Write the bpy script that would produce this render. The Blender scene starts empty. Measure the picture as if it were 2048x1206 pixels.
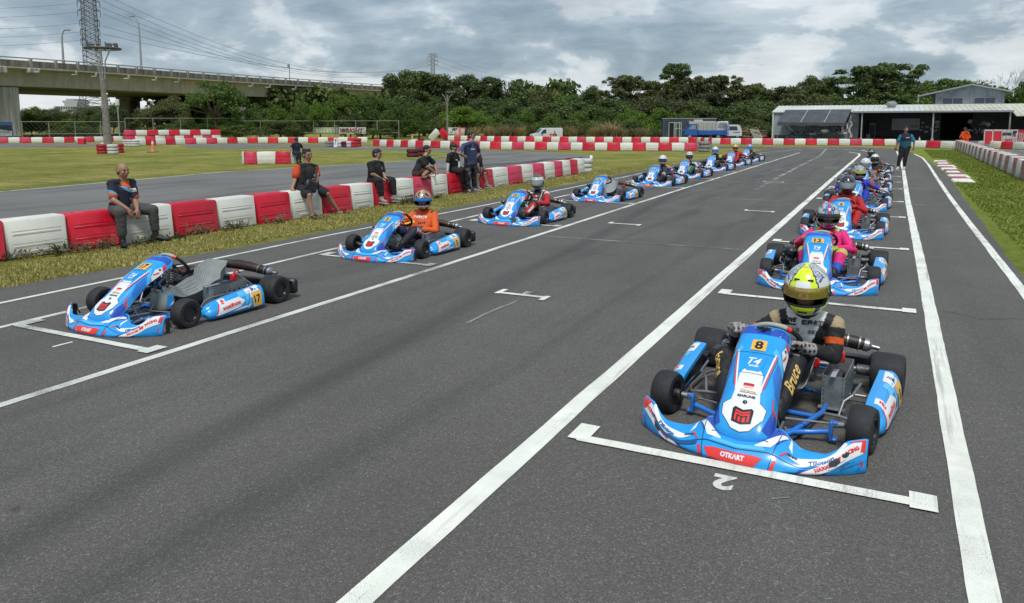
import bpy, bmesh, math, random
import numpy as np
from mathutils import Vector, Matrix, noise as mnoise
from mathutils.bvhtree import BVHTree
random.seed(7); RNG = np.random.default_rng(7)
PI = math.pi
SC = bpy.context.scene
COL = SC.collection
# ---------------------------------------------------------------- camera
EYE = 1.815
FPX, CX, CY, HY = 1493.0, 1024.0, 418.0, 246.0          # focal length, principal point and horizon in photo pixels (the photo is a crop)
PITCH = math.atan((CY-HY)/FPX)
YAW = math.atan(766/math.hypot(FPX, CY-HY))             # heading, left of the track direction (+Y)
cam_d = bpy.data.cameras.new('camera'); cam = bpy.data.objects.new('camera', cam_d); COL.objects.link(cam)
cam_d.sensor_width = 36; cam_d.lens = FPX/2048*36
cam_d.shift_y = (CY-603.0)/2048
cam_d.clip_start = 0.05; cam_d.clip_end = 3000
cam.location = (0, 0, EYE); cam.rotation_euler = (PI/2-PITCH, 0, YAW)
SC.camera = cam
# ---------------------------------------------------------------- sky and sun
SUN_EL, SUN_AZ = math.radians(62), math.radians(155)     # direction towards the sun, clockwise from +Y
w = bpy.data.worlds.new('World'); SC.world = w; w.use_nodes = True
nt = w.node_tree; nt.nodes.clear()
def N(t, typ, **k):
    n = t.nodes.new(typ)
    for a, b in k.items(): setattr(n, a, b)
    return n
def wire(t, a, ao, b, bi): t.links.new(a.outputs[ao], b.inputs[bi])
def math_node(t, op, a, b=None, clamp=False):
    n = N(t, 'ShaderNodeMath', operation=op, use_clamp=clamp)
    for i, v in enumerate((a, b)):
        if v is None: continue
        if isinstance(v, (int, float)): n.inputs[i].default_value = v
        else: t.links.new(v, n.inputs[i])
    return n.outputs[0]
def ramp(t, fac, stops, interp='LINEAR'):
    n = N(t, 'ShaderNodeValToRGB'); n.color_ramp.interpolation = interp
    el = n.color_ramp.elements
    while len(el) < len(stops): el.new(0.5)
    for e, (p, c) in zip(el, stops):
        e.position = p; e.color = (c, c, c, 1) if isinstance(c, (int, float)) else (*c, 1)
    t.links.new(fac, n.inputs[0]); return n.outputs[0]
def mixc(t, fac, a, b, mode='MIX'):
    n = N(t, 'ShaderNodeMix', data_type='RGBA', blend_type=mode)
    for i, v in ((0, fac), (6, a), (7, b)):
        if isinstance(v, (int, float)) and i == 0: n.inputs[0].default_value = v
        elif isinstance(v, (tuple, list)): n.inputs[i].default_value = (*v, 1)[:4]
        else: t.links.new(v, n.inputs[i])
    return n.outputs[2]
def fnoise(t, vec, scale, detail=5, rough=.55, dist=0.):
    n = N(t, 'ShaderNodeTexNoise'); n.inputs['Scale'].default_value = scale
    n.inputs['Detail'].default_value = detail; n.inputs['Roughness'].default_value = rough
    n.inputs['Distortion'].default_value = dist
    if vec is not None: t.links.new(vec, n.inputs['Vector'])
    return n.outputs['Fac']
def vmap(t, vec, scale=(1, 1, 1), loc=(0, 0, 0)):
    n = N(t, 'ShaderNodeMapping'); n.inputs['Scale'].default_value = scale; n.inputs['Location'].default_value = loc
    t.links.new(vec, n.inputs[0]); return n.outputs[0]
sky = N(nt, 'ShaderNodeTexSky', sky_type='NISHITA', sun_disc=False, sun_elevation=SUN_EL, sun_rotation=SUN_AZ)
sky.air_density = 1.2; sky.dust_density = 2.5
tc = N(nt, 'ShaderNodeTexCoord')
sep = N(nt, 'ShaderNodeSeparateXYZ'); wire(nt, tc, 'Generated', sep, 0)
zc = math_node(nt, 'MAXIMUM', sep.outputs[2], 0.0)
den = math_node(nt, 'ADD', zc, 0.10)
comb = N(nt, 'ShaderNodeCombineXYZ')
nt.links.new(math_node(nt, 'DIVIDE', sep.outputs[0], den), comb.inputs[0])
nt.links.new(math_node(nt, 'DIVIDE', sep.outputs[1], den), comb.inputs[1])
P = comb.outputs[0]
big = fnoise(nt, vmap(nt, P, (1, 1, 1), (3.1, 1.7, 0)), 0.55, 7, .56, .45)
fine = fnoise(nt, vmap(nt, P, (1, 1, 1), (9.1, 4.7, 0)), 1.9, 8, .62, .3)
puff = fnoise(nt, vmap(nt, tc.outputs['Generated'], (1, 1, 2.3), (.35, .2, .1)), 6.0, 9, .55, .25)
m = math_node(nt, 'ADD', math_node(nt, 'MULTIPLY', big, .62), math_node(nt, 'MULTIPLY', fine, .38))
cl = ramp(nt, m, [(.40, (.12, .175, .245)), (.47, (.21, .285, .37)), (.53, (.38, .465, .545)), (.58, (.62, .70, .77)), (.66, (.88, .92, .95))])
# a band of brighter, cumulus-edged cloud low down
low = ramp(nt, puff, [(.38, (.27, .36, .44)), (.49, (.44, .54, .62)), (.535, (.78, .84, .88)), (.66, (.98, 1.0, 1.02))])
hb = ramp(nt, zc, [(0.0, .92), (.10, .75), (.20, .25), (.34, 0.0)])
col = mixc(nt, hb, cl, low)
# an overcast deck is brighter overhead than at the horizon
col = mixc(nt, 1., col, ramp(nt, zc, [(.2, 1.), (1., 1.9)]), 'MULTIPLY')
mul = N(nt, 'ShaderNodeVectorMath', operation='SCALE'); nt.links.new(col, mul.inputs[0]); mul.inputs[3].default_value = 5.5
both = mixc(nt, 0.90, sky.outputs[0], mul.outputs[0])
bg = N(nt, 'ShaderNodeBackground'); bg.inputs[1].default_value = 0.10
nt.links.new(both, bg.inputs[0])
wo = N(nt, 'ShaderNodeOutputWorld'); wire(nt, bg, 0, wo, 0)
sun_d = bpy.data.lights.new('sun', 'SUN'); sun_d.energy = 1.5; sun_d.angle = math.radians(14); sun_d.color = (1, .965, .91)
sun = bpy.data.objects.new('sun', sun_d); COL.objects.link(sun)
sd = Vector((math.sin(SUN_AZ)*math.cos(SUN_EL), math.cos(SUN_AZ)*math.cos(SUN_EL), math.sin(SUN_EL)))
sun.rotation_euler = sd.to_track_quat('Z', 'Y').to_euler(); sun.location = sd*50
vs = SC.view_settings; vs.view_transform = 'Standard'; vs.look = 'None'; vs.exposure = 0.84; vs.gamma = 1; vs.use_curve_mapping = False
SC.cycles.max_bounces = 6; SC.cycles.transparent_max_bounces = 8
# ---------------------------------------------------------------- where a photo pixel meets a plane
_hd = Vector((-math.sin(YAW), math.cos(YAW), 0)); _up = Vector((0, 0, 1))
_fw = _hd*math.cos(PITCH)-_up*math.sin(PITCH); _rt = Vector((math.cos(YAW), math.sin(YAW), 0)); _u = _rt.cross(_fw)
_C = Vector((0, 0, EYE))
def ray(x, y): return _fw*FPX+_rt*(x-CX)-_u*(y-CY)
def G(x, y, z=0.0):                                      # on the level z
    d = ray(x, y); return _C+d*((z-EYE)/d.z)
def GX(x, y, X):                                         # on the upright plane X
    d = ray(x, y); return _C+d*(X/d.x)
def GY(x, y, Y):
    d = ray(x, y); return _C+d*(Y/d.y)
def GD(x, y, D):                                         # at depth D
    d = ray(x, y); return _C+d*(D/FPX)
def Q(x, y): return (.99292*x-.0911, .02274*x+.9760*y+.17874)   # survey sheet coordinates -> world
def iQ(X, Y): x = (X+.0911)/.99292; return (x, (Y-.17874-.02274*x)/.9760)
def gq(x, y): return iQ(*G(x, y).xy)
def bearing(x, D):                                       # ground point under pixel column x at distance D ahead
    d = ray(x, HY); d.z = 0
    p = _C+d*(D/d.dot(_hd)); p.z = 0; return p
def zat(x, y, p):                                        # height of pixel row y above ground point p
    d = ray(x, y); return EYE+d.z*(Vector((p.x, p.y, 0)).length/Vector((d.x, d.y, 0)).length)
# ---------------------------------------------------------------- materials
def pm(name, c, rough=.6, metal=0., var=.12, vs_=6., bump=0., bs=60., coat=0., spec=.5, rnd=0., c2=None, c2s=1.5, c2r=(.45, .6), coords='Object'):
    m = bpy.data.materials.new(name); m.use_nodes = True
    t = m.node_tree; b = t.nodes['Principled BSDF']
    tcn = N(t, 'ShaderNodeTexCoord'); V = tcn.outputs[coords]
    n = fnoise(t, V, vs_, 4)
    lo = tuple(x*(1-var) for x in c); hi = tuple(min(1, x*(1+var)) for x in c)
    colr = ramp(t, n, [(.3, lo), (.7, hi)])
    if c2 is not None:
        n2 = fnoise(t, V, c2s, 6, .65)
        colr = mixc(t, ramp(t, n2, [(c2r[0], 0.), (c2r[1], 1.)]), colr, c2)
    if rnd:
        oi = N(t, 'ShaderNodeObjectInfo')
        colr = mixc(t, 1.0, colr, ramp(t, oi.outputs['Random'], [(0, 1-rnd), (1, 1.)]), 'MULTIPLY')
    t.links.new(colr, b.inputs['Base Color'])
    t.links.new(math_node(t, 'ADD', math_node(t, 'MULTIPLY', n, .14), rough-.07, True), b.inputs['Roughness'])
    b.inputs['Metallic'].default_value = metal; b.inputs['Coat Weight'].default_value = coat
    b.inputs['Coat Roughness'].default_value = .12; b.inputs['Specular IOR Level'].default_value = spec
    if bump:
        bn = N(t, 'ShaderNodeBump'); bn.inputs['Strength'].default_value = bump; bn.inputs['Distance'].default_value = .01
        t.links.new(fnoise(t, V, bs, 3), bn.inputs['Height']); t.links.new(bn.outputs[0], b.inputs['Normal'])
    return m
def pa(name, rough=.6, coat=0., bump=0., bs=60., var=.1, vs_=8, attr='Col', metal=0., wrinkle=0.):
    m = bpy.data.materials.new(name); m.use_nodes = True
    t = m.node_tree; b = t.nodes['Principled BSDF']
    a = N(t, 'ShaderNodeAttribute', attribute_name=attr)
    tcn = N(t, 'ShaderNodeTexCoord')
    n = fnoise(t, tcn.outputs['Object'], vs_, 4)
    t.links.new(mixc(t, 1.0, a.outputs['Color'], ramp(t, n, [(.3, 1-var), (.7, 1.)]), 'MULTIPLY'), b.inputs['Base Color'])
    b.inputs['Roughness'].default_value = rough; b.inputs['Coat Weight'].default_value = coat; b.inputs['Metallic'].default_value = metal
    b.inputs['Coat Roughness'].default_value = .1
    if bump:
        bn = N(t, 'ShaderNodeBump'); bn.inputs['Strength'].default_value = bump; bn.inputs['Distance'].default_value = .012
        h = fnoise(t, tcn.outputs['Object'], bs, 3, .5, .8)
        t.links.new(h, bn.inputs['Height']); t.links.new(bn.outputs[0], b.inputs['Normal'])
    return m
M = {}
M['blue'] = pm('kart_blue', (.012, .33, .78), .32, var=.06, coat=.5, c2=(.010, .21, .60), c2s=4, c2r=(.52, .8))
M['deepblue'] = pm('kart_deep_blue', (.015, .07, .42), .32, var=.1, coat=.5)
M['midblue'] = pm('kart_mid_blue', (.012, .17, .62), .32, var=.1, coat=.5)
M['ltblue'] = pm('kart_light_blue', (.08, .48, .88), .32, var=.08, coat=.5)
M['white'] = pm('print_white', (.78, .79, .80), .35, var=.04, coat=.4)
M['red'] = pm('print_red', (.75, .035, .03), .35, var=.05, coat=.4)
M['ink'] = pm('print_black', (.012, .012, .016), .4, var=.1)
M['inkblue'] = pm('print_blue', (.01, .10, .32), .4, var=.1)
M['plate'] = pm('plate_yellow', (.80, .44, .06), .4, var=.05)
M['gold'] = pm('print_gold', (.62, .42, .12), .4, var=.1)
M['silverprint'] = pm('print_grey', (.35, .36, .38), .4, var=.1)
M['scuff'] = pm('scuffed_plastic', (.03, .035, .045), .75, var=.5, vs_=40)
M['tyre'] = pm('tyre_rubber', (.019, .019, .021), .72, var=.3, vs_=20, bump=.25, bs=120, c2=(.05, .048, .045), c2s=9, c2r=(.55, .75))
M['blackp'] = pm('black_plastic', (.016, .016, .018), .42, var=.2)
M['rimm'] = pm('black_rim', (.02, .02, .022), .35, metal=.4)
M['chrome'] = pm('chrome_tube', (.30, .30, .32), .55, metal=.85, var=.1)
M['steel'] = pm('dull_steel', (.34, .34, .35), .42, metal=.9, var=.2)
M['framebl'] = pm('frame_blue', (.015, .17, .62), .35, var=.1, coat=.4)
M['seat'] = pm('fibreglass_seat', (.30, .32, .315), .5, var=.12, vs_=14, bump=.15, bs=90)
_t = M['seat'].node_tree; _w = N(_t, 'ShaderNodeTexWave'); _w.bands_direction = 'X'; _w.inputs['Scale'].default_value = 26; _t.links.new(N(_t, 'ShaderNodeTexCoord').outputs['Object'], _w.inputs['Vector'])
_n = N(_t, 'ShaderNodeBump'); _n.inputs['Strength'].default_value = .5; _n.inputs['Distance'].default_value = .004; _t.links.new(_w.outputs['Fac'], _n.inputs['Height']); _t.links.new(_n.outputs[0], _t.nodes['Principled BSDF'].inputs['Normal'])
M['tray'] = pm('floor_tray', (.13, .135, .14), .5, metal=.5, c2=(.05, .05, .05))
M['box'] = pm('alloy_box', (.24, .265, .27), .45, metal=.3, var=.15, c2=(.16, .175, .18), c2s=9)
M['engine'] = pm('cast_alloy', (.17, .175, .18), .45, metal=.7, var=.3, vs_=30, c2=(.03, .03, .03), c2s=18)
M['exh'] = pm('burnt_exhaust', (.05, .045, .042), .5, metal=.7, var=.3, vs_=14, c2=(.12, .07, .045), c2s=8, c2r=(.5, .65))
M['tank'] = pm('fuel_tank_plastic', (.42, .44, .37), .4, var=.08)
M['wire'] = pm('black_wire', (.015, .015, .015), .5)
M['redp'] = pm('red_part', (.55, .02, .02), .4)
M['suede'] = pm('wheel_suede', (.012, .012, .014), .85)
M['gripgrey'] = pm('wheel_grip_grey', (.38, .40, .36), .6)
# ---------------------------------------------------------------- mesh builder
def rotm(ax, a): return Matrix.Rotation(a, 4, ax)
def T(x, y, z): return Matrix.Translation((x, y, z))
def frame(a, b, ref=(0, 0, 1)):
    z = (Vector(b)-Vector(a)).normalized(); r = Vector(ref)
    if abs(z.dot(r)) > .98: r = Vector((1, 0, 0)) if abs(z.x) < .9 else Vector((0, 1, 0))
    x = r.cross(z).normalized(); y = z.cross(x)
    return x, y, z
class MB:
    def __init__(s): s.v = []; s.f = []; s.m = []
    def add(s, vs_, fs, mi=0, X=None):
        o = len(s.v)
        if X is not None: vs_ = [X@Vector(p) for p in vs_]
        s.v.extend([tuple(p) for p in vs_]); s.f.extend([tuple(i+o for i in f) for f in fs]); s.m.extend([mi]*len(fs)); return s
    def box(s, c, d, mi=0, bev=0., X=None, taper=(1, 1)):
        hx, hy, hz = d[0]/2, d[1]/2, d[2]/2; cx, cy, cz = c
        b = min(bev, hx*.99, hy*.99, hz*.99)
        if b <= 0:
            vs_ = []
            for z in (-1, 1):
                tx, ty = taper if z > 0 else (1, 1)
                vs_ += [(cx+x*hx*tx, cy+y*hy*ty, cz+z*hz) for x, y in ((-1, -1), (1, -1), (1, 1), (-1, 1))]
            return s.add(vs_, [(3, 2, 1, 0), (4, 5, 6, 7), (0, 1, 5, 4), (1, 2, 6, 5), (2, 3, 7, 6), (3, 0, 4, 7)], mi, X)
        idx = {}; vs_ = []
        for sx in (-1, 1):
            for sy in (-1, 1):
                for sz in (-1, 1):
                    tx, ty = taper if sz > 0 else (1, 1)
                    for k in range(3):
                        p = [sx*(hx-b)*tx, sy*(hy-b)*ty, sz*(hz-b)]
                        p[k] = (sx*hx*tx, sy*hy*ty, sz*hz)[k]
                        idx[sx, sy, sz, k] = len(vs_); vs_.append((cx+p[0], cy+p[1], cz+p[2]))
        fs = []
        for k in range(3):
            a, e = [(1, 2), (2, 0), (0, 1)][k]
            for sg in (-1, 1):
                q = []
                for (i, j) in ((-1, -1), (1, -1), (1, 1), (-1, 1)):
                    t = [0, 0, 0]; t[k] = sg; t[a] = i; t[e] = j; q.append(idx[(*t, k)])
                fs.append(tuple(q) if sg > 0 else tuple(q[::-1]))
        for k in range(3):                                # edges along axis k
            a, e = [(1, 2), (2, 0), (0, 1)][k]
            for i in (-1, 1):
                for j in (-1, 1):
                    t0 = [0]*3; t1 = [0]*3; t0[k] = -1; t1[k] = 1
                    t0[a] = t1[a] = i; t0[e] = t1[e] = j
                    q = (idx[(*t0, a)], idx[(*t1, a)], idx[(*t1, e)], idx[(*t0, e)])
                    fs.append(q if i*j < 0 else q[::-1])
        for sx in (-1, 1):
            for sy in (-1, 1):
                for sz in (-1, 1):
                    q = tuple(idx[sx, sy, sz, k] for k in range(3)); fs.append(q if sx*sy*sz > 0 else q[::-1])
        return s.add(vs_, fs, mi, X)
    def tube(s, pts, r, seg=8, mi=0, closed=False, caps=True, X=None):
        P_ = [Vector(p) for p in pts]; n = len(P_)
        R = [r]*n if isinstance(r, (int, float)) else list(r)
        tg = []
        for i in range(n):
            a = P_[(i-1) % n] if (closed or i > 0) else P_[0]; b = P_[(i+1) % n] if (closed or i < n-1) else P_[-1]
            tg.append((b-a).normalized())
        x, y, _ = frame((0, 0, 0), tg[0]); vs_ = []
        for i in range(n):
            x = (x-tg[i]*x.dot(tg[i])).normalized(); y = tg[i].cross(x)
            vs_ += [P_[i]+(x*math.cos(2*PI*k/seg)+y*math.sin(2*PI*k/seg))*R[i] for k in range(seg)]
        fs = []
        for i in range(n if closed else n-1):
            j = (i+1) % n
            fs += [(i*seg+k, i*seg+(k+1) % seg, j*seg+(k+1) % seg, j*seg+k) for k in range(seg)]
        if caps and not closed: fs += [tuple(range(seg))[::-1], tuple((n-1)*seg+k for k in range(seg))]
        return s.add(vs_, fs, mi, X)
    def lathe(s, prof, a, b, seg=24, mi=0, X=None, closed=False):   # prof: (radius, distance along a->b)
        x, y, z = frame(a, b); a = Vector(a); vs_ = []; n = len(prof)
        for (r, h) in prof: vs_ += [a+z*h+(x*math.cos(2*PI*k/seg)+y*math.sin(2*PI*k/seg))*r for k in range(seg)]
        fs = []
        for i in range(n if closed else n-1):
            j = (i+1) % n
            fs += [(i*seg+k, i*seg+(k+1) % seg, j*seg+(k+1) % seg, j*seg+k) for k in range(seg)]
        if not closed:
            if prof[0][0] > 1e-5: fs.append(tuple(range(seg))[::-1])
            if prof[-1][0] > 1e-5: fs.append(tuple((n-1)*seg+k for k in range(seg)))
        return s.add(vs_, fs, mi, X)
    def grid(s, rows, mi=0, X=None, wrap=False, flip=False):
        n = len(rows); m_ = len(rows[0]); vs_ = [p for r_ in rows for p in r_]; fs = []
        for i in range(n-1):
            for j in range(m_ if wrap else m_-1):
                k = (j+1) % m_; q = (i*m_+j, i*m_+k, (i+1)*m_+k, (i+1)*m_+j); fs.append(q[::-1] if flip else q)
        return s.add(vs_, fs, mi, X)
    def prism(s, poly, d, mi=0, X=None):                  # polygon in xy, extruded d along z
        n = len(poly); vs_ = [(x, y, 0) for x, y in poly]+[(x, y, d) for x, y in poly]
        return s.add(vs_, [tuple(range(n))[::-1], tuple(range(n, 2*n))]+[(i, (i+1) % n, (i+1) % n+n, i+n) for i in range(n)], mi, X)
    def ball(s, c, r, seg=12, mi=0, X=None):
        r = (r, r, r) if isinstance(r, (int, float)) else r; h = seg//2; vs_ = []; fs = []
        for i in range(1, h):
            t = PI*i/h
            vs_ += [(c[0]+r[0]*math.sin(t)*math.cos(2*PI*k/seg), c[1]+r[1]*math.sin(t)*math.sin(2*PI*k/seg), c[2]+r[2]*math.cos(t)) for k in range(seg)]
        tp = len(vs_); vs_ += [(c[0], c[1], c[2]+r[2]), (c[0], c[1], c[2]-r[2])]
        for i in range(h-2): fs += [(i*seg+k, (i+1)*seg+k, (i+1)*seg+(k+1) % seg, i*seg+(k+1) % seg) for k in range(seg)]
        fs += [(tp, k, (k+1) % seg) for k in range(seg)]+[(tp+1, (h-2)*seg+(k+1) % seg, (h-2)*seg+k) for k in range(seg)]
        return s.add(vs_, fs, mi, X)
    def mesh(s, name, mats, sharp=38):
        me = bpy.data.meshes.new(name); me.from_pydata(s.v, [], s.f)
        for m_ in mats: me.materials.append(m_)
        if len(mats) > 1: me.polygons.foreach_set('material_index', s.m)
        me.shade_smooth(); me.set_sharp_from_angle(angle=math.radians(sharp)); me.update(); return me
def mats_of(m): return [M[x] if isinstance(x, str) else x for x in (m if isinstance(m, (list, tuple)) else [m])]
def props(o, label=None, cat=None, group=None, kind=None):
    if label: o['label'] = label
    if cat: o['category'] = cat
    if group: o['group'] = group
    if kind: o['kind'] = kind
    return o
def obj(name, mb, mats, parent=None, sharp=38, **k):
    me = mb if isinstance(mb, bpy.types.Mesh) else mb.mesh(name, mats_of(mats), sharp)
    o = bpy.data.objects.new(name, me); COL.objects.link(o); o.parent = parent
    return props(o, **k)
def thing(name, label, cat, loc=(0, 0, 0), rotz=0., group=None):
    o = bpy.data.objects.new(name, None); COL.objects.link(o); o.location = loc; o.rotation_euler = (0, 0, rotz)
    o.empty_display_size = .2
    return props(o, label, cat, group)
def copy_tree(o, parent=None, skip=()):
    c = o.copy(); COL.objects.link(c); c.parent = parent
    for ch in list(o.children):
        if ch.name.split('.')[0] not in skip: copy_tree(ch, c, skip)
    return c
DG = lambda: bpy.context.evaluated_depsgraph_get()
# ---------------------------------------------------------------- flat print wrapped on a surface
_tc = {}
def text2d(txt, bold=.0, shear=0.):
    k = (txt, bold, shear)
    if k in _tc: return _tc[k]
    cu = bpy.data.curves.new('t', 'FONT'); cu.body = txt; cu.size = 1; cu.offset = bold; cu.shear = shear; cu.resolution_u = 3
    cu.align_x = 'CENTER'; cu.align_y = 'CENTER'
    o = bpy.data.objects.new('t', cu); COL.objects.link(o); dg = DG(); dg.update()
    me = bpy.data.meshes.new_from_object(o.evaluated_get(dg), depsgraph=dg)
    vs_ = [(v.co.x, v.co.y) for v in me.vertices]; fs = [tuple(p.vertices) for p in me.polygons]
    bpy.data.objects.remove(o); bpy.data.curves.remove(cu); bpy.data.meshes.remove(me)
    if vs_:
        a = np.array(vs_); a -= (a.max(0)+a.min(0))/2; hh = a[:, 1].max()-a[:, 1].min(); a /= hh   # unit height
        vs_ = a
    _tc[k] = (vs_, fs); return _tc[k]
def refine(vs_, fs, L):
    bm = bmesh.new(); bv = [bm.verts.new((x, y, 0)) for x, y in vs_]
    for f in fs:
        try: bm.faces.new([bv[i] for i in f])
        except ValueError: pass
    bmesh.ops.triangulate(bm, faces=bm.faces[:])
    for _ in range(5):
        e = [e for e in bm.edges if e.calc_length() > L]
        if not e: break
        bmesh.ops.subdivide_edges(bm, edges=e, cuts=1); bmesh.ops.triangulate(bm, faces=bm.faces[:])
    bm.verts.index_update()
    r = ([(v.co.x, v.co.y) for v in bm.verts], [tuple(v.index for v in f.verts) for f in bm.faces]); bm.free(); return r
def decal(mb, S, off, mi, poly=None, text=None, size=.03, width=None, at=(0, 0), rot=0., bold=.02, shear=0., L=.03):
    if poly is not None: vs_, fs = list(poly), [tuple(range(len(poly)))]
    else:
        vs_, fs = text2d(text, bold, shear); vs_ = np.array(vs_, float)
        if not len(vs_): return
        sx = size
        if width: sx = width/(vs_[:, 0].max()-vs_[:, 0].min())
        vs_ = vs_*[sx, size]; c, s_ = math.cos(rot), math.sin(rot)
        vs_ = [(at[0]+x*c-y*s_, at[1]+x*s_+y*c) for x, y in vs_]
    vs_, fs = refine(vs_, fs, L)
    out = []; bad = set()
    for i, (x, y) in enumerate(vs_):
        r = S(x, y)
        if r is None: bad.add(i); out.append((0, 0, 0)); continue
        p, n = r; out.append(p+n*off)
    fs = [f for f in fs if not bad.intersection(f)]
    keep = []
    for f in fs:                                           # face outwards
        a, b, c = (out[i] for i in f[:3]); r = S(*vs_[f[0]])
        keep.append(f if (b-a).cross(c-a).dot(r[1]) > 0 else f[::-1])
    mb.add(out, keep, mi)
def surf_from(fn, e=.002):
    def S(x, y):
        p = fn(x, y); a = fn(x+e, y)-fn(x-e, y); b = fn(x, y+e)-fn(x, y-e)
        return p, a.cross(b).normalized()
    return S
def proj_surf(bvh, o, xa, ya, d, maxd=3.):                # shoot along d from plane (o, xa, ya)
    o, xa, ya, d = Vector(o), Vector(xa).normalized(), Vector(ya).normalized(), Vector(d).normalized()
    def S(x, y):
        h = bvh.ray_cast(o+xa*x+ya*y, d, maxd)
        if h[0] is None: return None
        n = h[1] if h[1].dot(d) < 0 else -h[1]
        return h[0], (n*.3-d*.7).normalized()
    return S
def bvh_of(me): return BVHTree.FromPolygons([v.co.copy() for v in me.vertices], [tuple(p.vertices) for p in me.polygons])
def interp(x, xs, ys):                                    # smooth (monotone cubic) interpolation
    n = len(xs); x = min(max(x, xs[0]), xs[-1]); i = min(max(int(np.searchsorted(xs, x, side='right'))-1, 0), n-2)
    sl = lambda k: (ys[k+1]-ys[k])/(xs[k+1]-xs[k])
    def tg(k):
        if k == 0: return sl(0)
        if k == n-1: return sl(n-2)
        a, b = sl(k-1), sl(k); return 0 if a*b <= 0 else 2*a*b/(a+b)
    h = xs[i+1]-xs[i]; t = (x-xs[i])/h; t2, t3 = t*t, t*t*t
    return float((2*t3-3*t2+1)*ys[i]+(t3-2*t2+t)*h*tg(i)+(3*t2-2*t3)*ys[i+1]+(t3-t2)*h*tg(i+1))
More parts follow.
